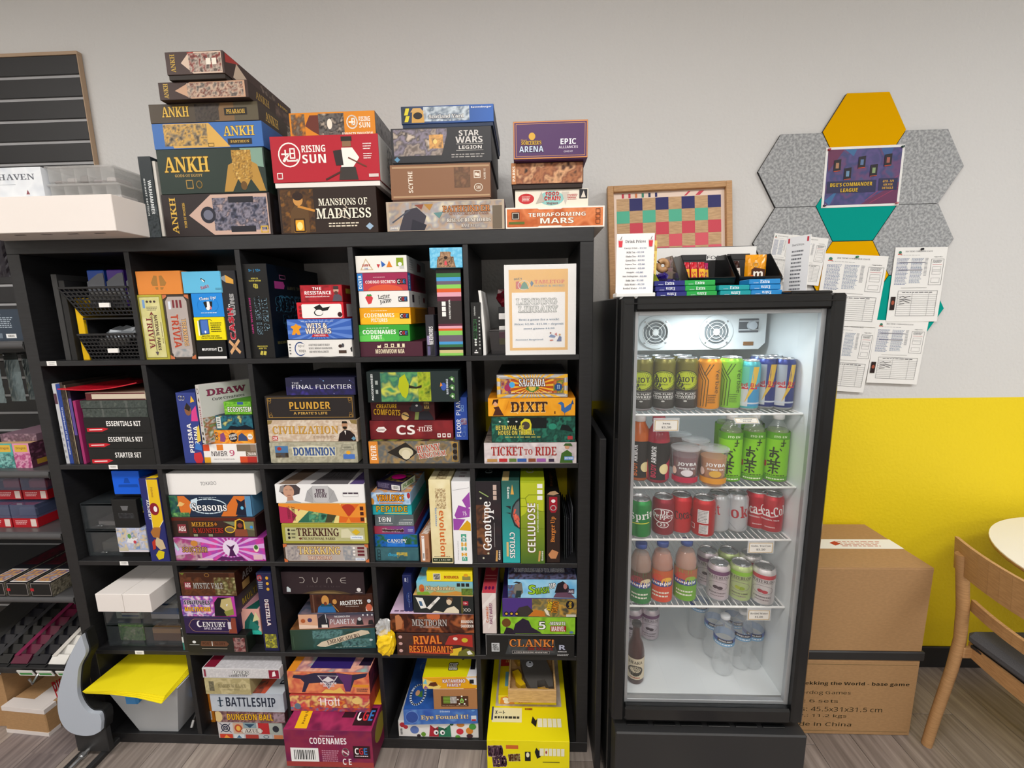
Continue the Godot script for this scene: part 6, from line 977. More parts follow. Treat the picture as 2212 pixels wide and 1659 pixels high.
func row_one_things() -> void:
	var y := shelf_y(1)
	# upright files and baskets in the first cell
	var p := at_z(132, 776, -0.03)
	for k in 2:
		var xx := 0.108 + k * 0.022
		lying_box("magazine_file", ["charcoal cardboard magazine file standing by the side panel", "black cardboard magazine file beside the yellow one"][k], "magazine file", Vector3(xx, y, -0.3), Vector3(xx + 0.018, y + 0.275 - k * 0.02, -0.02), ["3a3a3a", "222224"][k], M.card, {"group": "upright files"})
	lying_box("magazine_file", "yellow cardboard magazine file peeking out behind the baskets", "magazine file", Vector3(0.158, y, -0.31), Vector3(0.18, y + 0.2, -0.03), "e0b400", M.card, {"group": "upright files"})
	var bl := at_z(171, 774, -0.02).x
	var br := at_z(298, 774, -0.02).x
	basket("lower black perforated basket holding crinkled clear wrap", y + 0.001, 0.19, 0.372, 0.186, 0.3745, 0.082)
	basket("upper black perforated basket holding blue and purple card boxes", y + 0.145, 0.182, 0.372, 0.15, 0.374, 0.084)
	var pb := MB.new()
	pb.block(Vector3(0.186, y + 0.13, -0.33), Vector3(0.37, y + 0.1365, -0.022), 0.002)
	var sl := put("basket_ledge", pb, M.black_plastic, self)
	tag(sl, "thin black plastic ledge carrying the upper basket", "ledge")
	for g in [[0.1835, -0.035], [0.3705, -0.24]]:
		var stand := MB.new()
		stand.block(Vector3(g[0], y, -0.33), Vector3(g[0] + 0.002, y + 0.13, g[1]), 0.0003)
		put("leg", stand, M.black_plastic, sl)
	for k in 3:
		var cc: String = ["1c4cb0", "53309c", "2c2470"][k]
		var xx := 0.186 + k * 0.066
		var t := thing("deck_box", ["blue translucent deck box standing in the upper basket", "purple translucent deck box standing in the upper basket", "indigo translucent deck box at the divider end of upper basket"][k], "deck box", Vector3(xx + 0.0285, y + 0.168, -0.09), 0, "deck boxes in the basket")
		var b := MB.new()
		b.block(Vector3(-0.0285, 0, -0.03), Vector3(0.0285, 0.122, 0.03), 0.003, hex(cc))
		put("lid", b, M.gloss, t)
		var s := MB.new()
		var q := PackedVector2Array([Vector2(-0.029, 0), Vector2(0.029, 0), Vector2(0.029, 0.112), Vector2(0.012, 0.11), Vector2(-0.029, 0.084)])
		s.slab(q, 0.0302, 0.0318, hex("70747c"))
		put("sleeve", s, M.gloss, t)
	var wr := wrinkled(Vector3(0.16, 0.05, 0.12), 0.014, 5, hex("c0c4c8"))
	var wt := put("clear_wrap", wr, M.foil, self)
	wt.position = Vector3(0.283, y + 0.078, -0.1)
	tag(wt, "crinkled clear plastic wrap heaped in the lower basket", "wrap")
	# sign cell
	var a := at_z(1092, 766.5, -0.004)
	var b2 := at_z(1243.6, 766.5, -0.004)
	var h := at_z(1160, 571, -0.004).y - y
	var w := b2.x - a.x
	var s := thing("sign_holder", "upright framed shop sign on white paper with gold panel in the cell", "sign", Vector3((a.x + b2.x) / 2, y, -0.004))
	var sb := MB.new()
	sb.block(Vector3(-w / 2, 0, -0.004), Vector3(w / 2, h, -0.001), 0.0006)
	sb.block(Vector3(-w / 2, 0, -0.09), Vector3(w / 2, 0.003, 0.0), 0.0006)
	put("acrylic_stand", sb, M.white, s)
	printed("printed_sheet", flat(Vector3(-w / 2 + 0.001, 0.001, -0.001), Vector3.RIGHT, Vector3.UP, w - 0.002, h - 0.002), "f f0eeec;r .06 .05 .89 .95 e9b44c;r .1 .08 .85 .7 f4f2f0;t BGE's .19 .85 .11 .02 2a4a5c b 6;p c84a44 .16 .82 .2 .825 .24 .78 .22 .74 .16 .74;o .27 .78 .08 .05 .006 f0ece4;p 3c8a70 .22 .74 .25 .8 .28 .82 .31 .8 .34 .74;p 3a6a8c .36 .8 .38 .83 .41 .8 .38 .76;t TABLETOP .63 .815 .42 .036 d8583c s;t GAMES_&_MORE! .63 .77 .42 .022 8a9a9c s;T LENDING .45 .6 .58 .065 e4e4e0 b4bab8 s 0 .06;T LIBRARY .47 .515 .56 .065 e4e4e0 aab2ae s 0 .06;t Rent_a_game_for_a_week! .48 .395 .57 .028 4a7494 s;t Price:_$2.99_-_$11.99_+_deposit .48 .345 .7 .028 4a7494 s;t most_games_$4.99 .48 .295 .44 .026 4a7494 s;t Account_Required .34 .17 .4 .024 4a7494 s;p 5a7cb0 .62 .2 .65 .23 .72 .21 .7 .19;p c84a44 .7 .23 .73 .25 .74 .21;p 34508c .73 .15 .77 .21 .8 .2 .8 .15;e .645 .245 .012 .01 8a4a3c;e .775 .225 .014 .011 c89a58;p c8583c .63 .165 .67 .17 .69 .16 .64 .155", s)
	var g := MB.new()
	g.block(Vector3(-w / 2, 0, 0.0005), Vector3(w / 2, h, 0.0015), 0.0003)
	put("clear_cover", g, M.sleeve, s)
	# behind and beside the sign
	var m := thing("clear_sleeve_booklet", "white booklet in a clear curling sleeve beside the maze box", "booklet", Vector3(at_z(1047, 767, -0.02).x, y, -0.02))
	var mb := MB.new()
	for i in 10:
		var f := i / 10.0
		var f2 := (i + 1) / 10.0
		var bend := func(q: float) -> float: return -0.011 * q * q
		mb.quad(Vector3(bend.call(f) - 0.004, f * 0.2, 0), Vector3(bend.call(f2) - 0.004, f2 * 0.2, 0), Vector3(bend.call(f2) - 0.004, f2 * 0.2, -0.2), Vector3(bend.call(f) - 0.004, f * 0.2, -0.2), Vector3.LEFT)
		mb.quad(Vector3(bend.call(f) + 0.004, f * 0.2, 0), Vector3(bend.call(f2) + 0.004, f2 * 0.2, 0), Vector3(bend.call(f2) + 0.004, f2 * 0.2, -0.2), Vector3(bend.call(f) + 0.004, f * 0.2, -0.2), Vector3.RIGHT)
		mb.quad(Vector3(bend.call(f) - 0.004, f * 0.2, 0), Vector3(bend.call(f2) - 0.004, f2 * 0.2, 0), Vector3(bend.call(f2) + 0.004, f2 * 0.2, 0), Vector3(bend.call(f) + 0.004, f * 0.2, 0), Vector3.BACK)
	put("pages", mb, M.paper, m)
	var yy := y + 0.03
	var tub := open_bin("clear_bin", "clear smoky plastic bin half hidden by the shop sign", "bin", Vector3(1.59, y + 0.0005, -0.15), 0.17, 0.2, 0.185, 0.21, 0.075, 0.002, M.smoke, Color.WHITE)
	var cl := ["d8d020", "d8288c", "f0eeec", "28282a", "f4f2f0", "303032"]
	for k in 6:
		lying_box("small_game_box", ["yellow ribbed small box lowest in the clear bin pile", "hot pink small box on the yellow ribbed one", "white small box above the hot pink one", "black small box between two white ones", "white small box near the pile top", "black small box topping the clear bin pile"][k], "game box", Vector3(1.53, yy, -0.24), Vector3(1.66, yy + 0.0195, -0.055), cl[k], M.card, {"group": "small boxes piled in the clear bin", "left": "f %s;t WORDS .5 .5 .5 .4 808080" % cl[k]})
		yy += 0.02
	var bag := wrinkled(Vector3(0.09, 0.07, 0.1), 0.016, 9, hex("6a1420"))
	var bn := put("red_pouch", bag, M.gloss, self)
	bn.position = Vector3(1.565, yy + 0.03, -0.2)
	tag(bn, "dark red pouch slumped behind the shop sign", "pouch")

# a soft crumpled lump
func wrinkled(size: Vector3, rough: float, s: int, col: Color, nu := 18, nv := 10) -> MB:
	var fn := FastNoiseLite.new()
	fn.seed = s
	fn.frequency = 1.6
	var b := MB.new()
	var pt := func(i: int, j: int) -> Vector3:
		var t := TAU * (i % nu) / nu
		var f := PI * j / nv - PI / 2
		var d := Vector3(cos(f) * sin(t), sin(f), cos(f) * cos(t))
		var q := Vector3(signf(d.x) * pow(absf(d.x), 0.7), signf(d.y) * pow(absf(d.y), 0.8), signf(d.z) * pow(absf(d.z), 0.7))
		return q * size * 0.5 + d * fn.get_noise_3dv(d * 2.0) * rough * 1.6
	for j in nv:
		for i in nu:
			var a: Vector3 = pt.call(i, j)
			var c: Vector3 = pt.call(i + 1, j)
			var d: Vector3 = pt.call(i + 1, j + 1)
			var e: Vector3 = pt.call(i, j + 1)
			b.tri(a, c, d, a + c + d, col)
			b.tri(a, d, e, a + d + e, col)
	return b

# sheet bent along a curve: points (x, y) extruded along z
func bent_sheet(pts: Array, z0: float, z1: float, th: float, col: Color) -> MB:
	var b := MB.new()
	for i in pts.size() - 1:
		var a := Vector3(pts[i].x, pts[i].y, 0)
		var c := Vector3(pts[i + 1].x, pts[i + 1].y, 0)
		var n := Vector3(-(c - a).y, (c - a).x, 0).normalized()
		var f := Vector3(0, 0, z1)
		var k := Vector3(0, 0, z0)
		b.quad(a + f, c + f, c + k, a + k, -n, col)
		b.quad(a + n * th + f, c + n * th + f, c + n * th + k, a + n * th + k, n, col)
		b.quad(a + f, c + f, c + n * th + f, a + n * th + f, Vector3.BACK, col)
		b.quad(a + k, c + k, c + n * th + k, a + n * th + k, Vector3.FORWARD, col)
	return b

func row_two_things() -> void:
	var y := shelf_y(2)
	# upright books at the side panel, drawn as spines
	var spines := [[120, 829, 141.6, 1004, 134.5, 149, "c8cace", "white spined magazine leaning beside the blue book", "r .1 .75 .9 .88 5a3c48;x .2 .05 .8 .5 6 9a9ca4"], [136, 830, 149, 1004, 144, 158, "2c4590", "blue spined book with white lettering reading downwards", "t Wanderhome_of_Icy_Dragons .5 .42 .5 .6 d0d8ec s -90"], [147, 826, 158.5, 1003, 152, 164, "2a2420", "dark brown spined book right of the blue one", "n 0 0 1 1 .6 3 1c1816 4a4038 2a2420"], [153, 832, 164.5, 1003, 157, 170, "3c342c", "worn brown black book with cream edge", "r .8 0 1 1 b8ac94;n 0 0 .8 1 .6 5 2a2420 5a4c3c"], [163, 845, 172, 1002, 166, 178, "241c30", "slim purple black book behind the magenta one", "r 0 .4 1 .9 5a4a90"], [171, 866, 180, 1001, 176, 187, "a03068", "thin magenta book pressed to the black boxed sets", ""]]
	var xx := 0.052
	for k in spines.size():
		var q: Array = spines[k]
		var bl := at_y(q[2], q[3], y)
		var w := maxf(at_z(q[5], q[3], 0.0).x - at_z(q[2], q[3], 0.0).x, 0.008)
		var h := at_z(q[0], q[1], -0.01).y - y
		w = minf(w, 0.0175)
		var x0: float = at_z(q[2], q[3], -0.01).x
		x0 = maxf(x0, xx)
		w = minf(w, [0.0155, 0.0165, 0.012, 0.013, 0.012, 0.009][k])
		lying_box("upright_book", q[7], "book", Vector3(x0, y + 0.0002, -0.24), Vector3(x0 + w, y + h, -0.012), q[6], M.card, {"group": "books standing upright by the side panel", "front": q[8] if q[8] else "f a03068"})
		xx = x0 + w + 0.0006
	# red folder draped over
	var pts := []
	for i in 13:
		var f := i / 12.0
		pts.append(Vector2(0.09 + 0.27 * f, 0.002 + 0.018 * f - 0.012 * sin(f * PI)))
	var rf := put("red_folder", bent_sheet(pts, -0.25, 0.0, 0.003, hex("c81c2c")), M.gloss, self)
	rf.position = Vector3(0.0, at_z(230, 845, 0.0).y + 0.006, 0.006)
	tag(rf, "thin red plastic folder draped over books and boxed sets", "folder")
	# upright box of cute creatures, turned so that its cover shows
	var c0 := at_y(437, 957, at_z(437, 957, -0.01).y)
	sy = at_z(500, 958, -0.01).y + 0.002
	var b := at_z(438, 957.5, -0.012)
	var t := thing("board_game_box", "white game box turned sideways with red script cover and plant art", "game box", Vector3(b.x, b.y + 0.001, -0.012), deg_to_rad(-32), "boxed games kept on the black cube shelf")
	var h := 0.196
	var m := MB.new()
	m.block(Vector3(0, 0, -0.2), Vector3(0.026, h, 0), 0.001, hex("d8d4d0"))
	put("box_body", m, M.card, t)
	printed("front_print", flat(Vector3(0.0005, 0.0005, 0), Vector3.RIGHT, Vector3.UP, 0.025, h - 0.001), "f dcd8d4;o .5 .9 .3 .04 .012 5a3c34;p 5a3420 .3 .74 .7 .8 .7 .7;t DOODLE .55 .48 .4 .36 9c2c48 s 90;r .3 .15 .7 .2 3a3430;e .5 .08 .25 .03 3a3430", t)
	printed("side_print", flat(Vector3(0.026, 0.0005, -0.0005), Vector3.FORWARD, Vector3.UP, 0.199, h - 0.001), "f c8cac4;n 0 0 .9 .45 .3 4 c8cac4 6a8a50 a0603c c8cac4 3c5a34;T DRAW .4 .86 .6 .1 8a3050 4a3038 s 0 .04;t Cute_Creatures .42 .74 .5 .05 2a2a2a s", t)
	lying_box("small_game_box", "tiny black box perched at the back behind the white sideways box", "game box", Vector3(0.628, y + 0.155, -0.29), Vector3(0.676, y + 0.2, -0.2), "1a1a1a", M.card, {"front": "b .3 .2 .8 .8 .04 6a6a6a"})
	lying_box("small_game_box", "plain black carton under the tiny black box", "game box", Vector3(0.6, y, -0.3), Vector3(0.7, y + 0.1545, -0.19), "141414", M.card)

func drawer_unit(label: String, x0: float, x1: float, y0: float, y1: float, z0: float, z1: float, cols: int, rows: int) -> Node3D:
	var t := thing("clear_drawer_unit", label, "organizer", Vector3((x0 + x1) / 2, y0, z1))
	var w := x1 - x0
	var h := y1 - y0
	var d := z1 - z0
	var b := MB.new()
	for i in rows + 1:
		b.block(Vector3(-w / 2, h * i / rows - (0.002 if i else 0.0), -d), Vector3(w / 2, h * i / rows + (0.0 if i else 0.002), 0), 0.0004)
	for i in cols + 1:
		b.block(Vector3(-w / 2 + w * i / cols - 0.001, 0, -d), Vector3(-w / 2 + w * i / cols + 0.001, h, 0), 0.0003)
	put("frame", b, M.clear_plastic, t)
	for r in rows:
		for c in cols:
			var q := MB.new()
			var xa := -w / 2 + w * c / cols + 0.004
			var xb := -w / 2 + w * (c + 1) / cols - 0.004
			var ya := h * r / rows + 0.005
			q.block(Vector3(xa, ya, -0.002), Vector3(xb, ya + h / rows - 0.014, 0.001), 0.0004)
			q.block(Vector3((xa + xb) / 2 - 0.012, ya + 0.012, 0.001), Vector3((xa + xb) / 2 + 0.012, ya + 0.018, 0.012), 0.002)
			put("drawer_front", q, M.clear_plastic, t)
	return t

func row_three_four_things() -> void:
	var y := shelf_y(3)
	drawer_unit("two level clear acrylic drawer unit left of the card box tower", 0.052, 0.185, y + 0.0005, y + 0.2, -0.26, -0.03, 1, 2)
	for k in 3:
		lying_box("card_pack", ["pale card stack in the upper clear drawer", "clear wrapped card pack in the lower drawer", "dark card sheet in the upper clear drawer"][k], "cards", Vector3(0.09, y + [0.11, 0.01, 0.126][k], -0.2), Vector3(0.17, y + [0.125, 0.045, 0.131][k], -0.045), ["a8a4a4", "70706c", "3a3438"][k], M.card)
	# thin booklets in the last cell
	for k in 5:
		lying_box("thin_booklet", ["first dark booklet leaning next to the brown card box", "second dark booklet in the corner row", "third dark booklet in the corner row", "fourth dark booklet in the corner row", "last grey booklet next to the side panel"][k], "booklet", Vector3(1.737 + k * 0.0075, y, -0.22), Vector3(1.7405 + k * 0.0075, y + [0.16, 0.15, 0.14, 0.15, 0.17][k], -0.02 - k * 0.012), ["26282a", "34363a", "1e2022", "2c2e32", "5a5c60"][k], M.card, {"group": "thin dark booklets in the corner cell"})
	# little cardboard tags in row four
	y = shelf_y(4)
	var un := drawer_unit("clear acrylic four drawer unit under two white card boxes", 0.075, 0.355, y + 0.0005, y + 0.176, -0.24, -0.02, 2, 2)
	var yb := y + 0.1775
	for k in 2:
		var a := at_z([205, 263.5][k], 1286, 0.03)
		var b := at_z([262.9, 323][k], 1286, 0.03)
		lying_box("white_card_box", ["white cardboard card box on the drawers at the side panel", "white cardboard card box on the drawers toward the divider"][k], "card box", Vector3(a.x, yb, -0.2), Vector3(b.x - 0.0008, yb + 0.068, 0.03), "ece6e2", M.card, {"group": "white card boxes on the clear drawers"})
	var xs := [[0.1, 0.205, 0.098, 0.155, "9aa49a", "grey boxed game with book pile picture in a clear drawer", "f 9aa49a;r .2 .6 .7 .95 4a7a50;r .2 .42 .8 .5 a83c34;r .2 .28 .85 .36 e8e8e4;r .2 .14 .8 .22 34508c"], [0.1, 0.195, 0.008, 0.078, "5a8a4c", "green boxed card set in a lower clear drawer", "f 5a8a4c;n 0 0 1 1 .4 4 3a6a34 8ab070 5a8a4c c8c8a8"], [0.232, 0.338, 0.098, 0.125, "c8c8d0", "blue topped card deck in the upper drawer by the divider", "f c8c8d0;r 0 .7 1 1 4a6aa0"], [0.228, 0.34, 0.008, 0.06, "a87c50", "brown topped wooden card case in the lower drawer by divider", "f 8a5c3c;r 0 .6 1 .96 c89a68"]]
	for q in xs:
		lying_box("drawer_card_box", q[5], "card box", Vector3(q[0], y + q[2], -0.15), Vector3(q[1], y + q[3], -0.04), q[4], M.card, {"front": q[6], "top": "f c8a070;n .1 .1 .9 .9 .4 3 c8a070 6a4430 e0c8a0" if q[4] == "a87c50" else "f 5a7ab0;r .3 .2 .9 .8 d8d8d4"})
	var a2 := at_z(390, 1380, -0.004)
	lying_box("leaning_card", "thin green and white leaflet leaning on the divider by drawers", "leaflet", Vector3(0.366, y, -0.06), Vector3(0.3715, y + 0.085, -0.006), "e0e2e0", M.card, {"turn": 0.0, "front": "f dde0de;r 0 0 1 .35 2c7c70;r 0 .62 1 1 202224"})
	# a small boxed game standing between the stacks of the second cell, and the yellow bag of the fourth
	sy = y
	gbox("teal and pink painted card box beside the purple card game", [519.3, 1317, 561, 1314, 523, 1365, 565.8, 1366], y + 0.046, -0.03, "f e0a89c;p 1f5c54 .1 .0 .2 .5 .6 .9 .9 .5 .8 0;p 2c7c70 .3 .1 .5 .6 .95 .3 .9 .05;p d8d4a0 .6 .5 .8 .9 .98 .6;r 0 0 1 .16 34c0ac;p d8c4b8 .85 .2 .99 .4 .99 .1", {"c": "d89c90", "d": 0.2, "top": "f c8909c;p 1f5c54 .3 0 .9 0 .9 .6"})
	lying_box("small_game_box", "plain black carton holding up the teal and pink card box", "game box", Vector3(0.612, y, -0.22), Vector3(0.668, y + 0.0455, -0.04), "141412", M.card)
	var bag := wrinkled(Vector3(0.062, 0.085, 0.05), 0.005, 21, hex("f0c818"), 22, 14)
	var g := thing("yellow_bag", "knotted yellow plastic bag hanging over the shelf edge", "bag", at_z(836, 1404, 0.018) + Vector3(0, -0.012, 0))
	var o := put("pouch", bag, M.gloss, g)
	o.position.y = 0.0425
	var film := wrinkled(Vector3(0.042, 0.05, 0.03), 0.012, 22, hex("d8d8d4"), 18, 10)
	var o2 := put("knot", film, M.film, g, "clear plastic knot")
	o2.position = Vector3(-0.008, 0.1, 0)

func row_five_things() -> void:
	var y := shelf_y(5)
	var t := open_bin("storage_tub", "frosted plastic tub with blue clips under yellow folders", "tub", Vector3(0.217, y + 0.0005, -0.12), 0.15, 0.22, 0.275, 0.3, 0.228, 0.0025, M.frosted, Color.WHITE)
	var b := MB.new()
	b.block(Vector3(-0.06, 0.16, 0.124), Vector3(-0.012, 0.228, 0.158), 0.006, hex("2f80c0"))
	put("clip", b, M.gloss, t, "blue plastic clip")
	b = MB.new()
	b.block(Vector3(0.1, 0.09, -0.08), Vector3(0.135, 0.18, 0.06), 0.006, hex("2870b0"))
	put("clip", b, M.gloss, t, "blue plastic clip")
	b = MB.new()
	b.block(Vector3(-0.062, 0.004, -0.09), Vector3(0.062, 0.14, 0.075), 0.01, hex("9a8e92"))
	put("contents", b, M.card, t)
	# yellow folders fanned on the tub
	for k in 4:
		var yy := y + 0.242 + (3 - k) * 0.0035
		var m := MB.new()
		var front := [Vector3(-0.165, 0, 0.19), Vector3(-0.06, 0.006, 0.19), Vector3(0.04, 0.002, 0.19), Vector3(0.13, -0.012, 0.19)]
		var bk := [Vector3(-0.13, 0.012, -0.14), Vector3(-0.03, 0.012, -0.14), Vector3(0.05, 0.012, -0.14), Vector3(0.125, 0.012, -0.14)]
		for i in 3:
			for s in 6:
				var f0 := s / 6.0
				var f1 := (s + 1) / 6.0
				var p := [front[i].lerp(bk[i], f0), front[i + 1].lerp(bk[i + 1], f0), front[i + 1].lerp(bk[i + 1], f1), front[i].lerp(bk[i], f1)]
				m.quad(p[0], p[1], p[2], p[3], Vector3.UP)
				var d := Vector3.DOWN * 0.002
				m.quad(p[0] + d, p[1] + d, p[2] + d, p[3] + d, Vector3.DOWN)
				if s == 0:
					m.quad(p[0], p[1], p[1] + d, p[0] + d, Vector3.BACK)
				if i == 2:
					m.quad(p[1], p[2], p[2] + d, p[1] + d, Vector3.RIGHT)
		var o := put("paper_folder", m, M.yellow_card, self)
		o.position = Vector3(0.218 + k * 0.006, yy, -0.115 + k * 0.003)
		o.rotation.y = deg_to_rad([0.0, -1.5, -3.0, -4.5][k])
		tag(o, ["uppermost bright yellow paper folder on the frosted tub", "second bright yellow paper folder in the fan on the tub", "third bright yellow paper folder in the fan on the tub", "lowest bright yellow paper folder in the fan on the tub"][k], "folder", "yellow folders on the tub")
	# cable with metal tip
	var c := thing("audio_cable", "black cable with silver tip behind the frosted tub", "cable", Vector3(0.36, y + 0.004, -0.06))
	b = MB.new()
	b.tube([Vector3(0, 0.05, 0.05), Vector3(0.005, 0.09, 0.02), Vector3(0.006, 0.14, -0.02), Vector3(0.0, 0.12, -0.08), Vector3(-0.004, 0.0, -0.1)], 0.004, 7)
	put("cord", b, M.black_plastic, c)
	b = MB.new()
	b.tube([Vector3(0, 0.05, 0.05), Vector3(-0.002, 0.03, 0.062)], 0.0055, 8, hex("c8c8c8"))
	put("plug", b, M.steel, c)
	# wooden tray with animal blocks on top of the yellow boxes
	var p0 := at_z(1098, 1529, -0.002)
	var p1 := at_z(1202, 1530, -0.002)
	var w := p1.x - p0.x
	var yb := sy
	var d := thing("wooden_tray", "pale wooden open tray of animal blocks on yellow game boxes", "tray", Vector3((p0.x + p1.x) / 2, yb, -0.002))
	var hh := 0.052
	b = MB.new()
	b.block(Vector3(-w / 2, 0, -0.25), Vector3(w / 2, 0.006, 0), 0.001)
	put("bottom", b, M.pale_wood, d)
	for s in [["front_board", -w / 2, w / 2, -0.008, 0.0], ["back_board", -w / 2, w / 2, -0.25, -0.242], ["side_board", -w / 2, -w / 2 + 0.007, -0.242, -0.008], ["side_board", w / 2 - 0.007, w / 2, -0.242, -0.008]]:
		b = MB.new()
		b.block(Vector3(s[1], 0.006, s[3]), Vector3(s[2], hh, s[4]), 0.0012)
		put(s[0], b, M.pale_wood, d)
	var e := thing("elephant_block", "grey wooden elephant block with white eye lying in the tray", "toy block", Vector3((p0.x + p1.x) / 2 + 0.018, yb + 0.0065, -0.11), deg_to_rad(14))
	b = MB.new()
	var q := PackedVector2Array([Vector2(-0.05, -0.085), Vector2(0.045, -0.085), Vector2(0.052, 0.03), Vector2(0.04, 0.085), Vector2(0.022, 0.085), Vector2(0.018, 0.05), Vector2(-0.012, 0.05), Vector2(-0.02, 0.09), Vector2(-0.04, 0.09), Vector2(-0.052, 0.02)])
	b.slab(q, 0.0, 0.03, hex("5a5854"), Transform3D(Basis(Vector3.RIGHT, PI / 2), Vector3(0, 0.03, 0)))
	put("body", b, M.card, e)
	b = MB.new()
	b.lathe([[0.0, 0.002], [0.013, 0.002], [0.014, 0.0]], 18, Vector3.ZERO, hex("d0d4dc"))
	var eye := put("eye", b, M.card, e, "white eye disc")
	eye.position = Vector3(-0.02, 0.03, -0.03)
	b = MB.new()
	b.lathe([[0.0, 0.002], [0.003, 0.002], [0.0032, 0.0]], 10, Vector3.ZERO, hex("101010"))
	var pu := put("pupil", b, M.card, eye)
	pu.position = Vector3(0.003, 0.002, -0.005)
	var blocks := [["banana_block", "yellow crouching animal block at the side of the tray", Vector3(-0.05, 0, -0.08), 20.0, "e0b818"], ["giraffe_block", "yellow spotted giraffe block at the front of the tray", Vector3(0.035, 0, -0.026), -8.0, "e0a818"], ["tan_block", "tan long animal block along the tray side", Vector3(-0.055, 0, -0.19), 5.0, "b08a34"]]
	for k in blocks.size():
		var g: Array = blocks[k]
		b = MB.new()
		var poly := PackedVector2Array([Vector2(-0.014, -0.034), Vector2(0.01, -0.036), Vector2(0.016, -0.01), Vector2(0.008, 0.01), Vector2(0.015, 0.034), Vector2(-0.004, 0.038), Vector2(-0.016, 0.012), Vector2(-0.01, -0.01)])
		if k == 1:
			poly = PackedVector2Array([Vector2(-0.03, -0.01), Vector2(0.028, -0.012), Vector2(0.032, 0.002), Vector2(0.018, 0.01), Vector2(0.0, 0.006), Vector2(-0.026, 0.012)])
		b.slab(poly, 0, 0.02, hex(g[4]), Transform3D(Basis(Vector3.RIGHT, PI / 2), Vector3(0, 0.02, 0)))
		var o := put("animal_block", b, M.gloss, self)
		o.position = Vector3((p0.x + p1.x) / 2, yb + 0.0065, -0.002) + g[2]
		o.rotation.y = deg_to_rad(g[3])
		tag(o, g[1], "toy block", "animal blocks in the wooden tray")

func top_things() -> void:
	# big flat white carton overhanging the shelf, and what stands on it
	var fr := 0.11
	var lo := Vector3(0.0, TOP + 0.0002, -0.24)
	var hi := Vector3(at_z(245, 458, fr).x, at_z(230, 419, fr).y, fr)
	var t := lying_box("white_carton", "long flat white carton overhanging the shelf top", "carton", lo, hi, "ece4de", M.card, {"ch": 0.0015})
	for k in 5:
		var b := MB.new()
		var xx := -(hi.x - lo.x) / 2 + 0.06 + k * 0.08
		b.block(Vector3(xx, -0.0006, (hi.z - lo.z) / 2 - 0.03), Vector3(xx + 0.03, 0.0, (hi.z - lo.z) / 2 - 0.024), 0.0, hex("5a5450"))
		put("slot", b, M.card, t)
	var yb := hi.y + 0.0003
	var a := at_z(98, 425, 0.06)
	var bx := lying_box("pale_game_box", "pale grey game box with faint dark title on white carton", "game box", Vector3(-0.05, yb, -0.22), Vector3(a.x, at_z(60, 361, 0.06).y, 0.06), "d4d8de", M.card, {"front": "f d8dce2;n 0 0 1 1 .1 3 d8dce2 e4e8ec ccd2da;t HAVEN .72 .72 .4 .17 5a6068 s;p 8a5058 .8 .2 .82 .34 .84 .2;l .01 a0a6ae .4 .5 .7 .5"})
	for k in 2:
		var z := 0.05
		var x0 := at_z([93, 77][k], [425, 387][k], z).x
		var x1 := at_z([260, 246][k], [425, 387][k], z).x
		var y0 := yb if k == 0 else yb + 0.0485
		x0 = maxf(x0, a.x + 0.004)
		var o := thing("clear_organizer_case", ["clear compartment case directly on the white carton", "clear compartment case on top of the other case"][k], "organizer", Vector3((x0 + x1) / 2, y0, z - 0.12), 0, "clear compartment cases")
		var w := x1 - x0
		var sh := MB.new()
		sh.block(Vector3(-w / 2, 0, -0.12), Vector3(w / 2, 0.047, 0.12), 0.005)
		put("case_shell", sh, M.case_plastic, o)
		var dv := MB.new()
		for i in range(1, 5):
			dv.block(Vector3(-w / 2 + w * i / 5 - 0.0008, 0.002, -0.115), Vector3(-w / 2 + w * i / 5 + 0.0008, 0.042, 0.115), 0.0)
		put("divider", dv, M.case_plastic, o)
		for i in 5:
			var c := MB.new()
			c.block(Vector3(-w / 2 + w * (i + 0.15) / 5, 0.002, 0.05), Vector3(-w / 2 + w * (i + 0.85) / 5, 0.012 + 0.006 * ((i * 7 + k * 3) % 3), 0.11), 0.004, hex(["8a8280", "a09a98", "6a6462", "90888a", "b0aaa8"][i]))
			put("small_parts", c, M.card, o)
		var lid := MB.new()
		lid.block(Vector3(-w / 2 - 0.003, 0.041, -0.123), Vector3(w / 2 + 0.003, 0.0475, 0.123), 0.002)
		put("lid", lid, M.case_plastic, o)
	# slim dark book standing between carton and the tapering stack
	var p0 := at_z(303, 511, 0.0)
	var hgt := at_z(310, 338, 0.0).y - TOP
	var bk := thing("rule_book", "thick dark slate rule book standing upright with pale page edge", "book", Vector3(0.497, TOP + 0.0002, 0.0))
	var cb := MB.new()
	cb.block(Vector3(-0.03, 0, -0.21), Vector3(0.008, hgt, 0.0), 0.001, hex("2c3236"))
	put("cover", cb, M.card, bk)
	var pg := MB.new()
	pg.block(Vector3(0.0082, 0.003, -0.2), Vector3(0.017, hgt - 0.012, -0.004), 0.0006, hex("d8d4cc"))
	put("pages", pg, M.card, bk)
	printed("spine_print", flat(Vector3(-0.03, 0, 0.0), Vector3.RIGHT, Vector3.UP, 0.038, hgt), "f 2a3034;n 0 0 1 .4 .5 3 20262a 4a5256 2a3034;t WARHAMMER .66 .5 .26 .42 e8ecec b -90;t RECRUIT_EDITION .28 .5 .13 .46 d0d4d4 b -90", bk)

# ---------- drinks fridge ----------
const FX0 := 1.866
const FX1 := 2.446
const FTOP := 1.611
const GLASS_Z := 0.158
var shelf_h := [1.279, 1.057, 0.89, 0.666, 0.372]

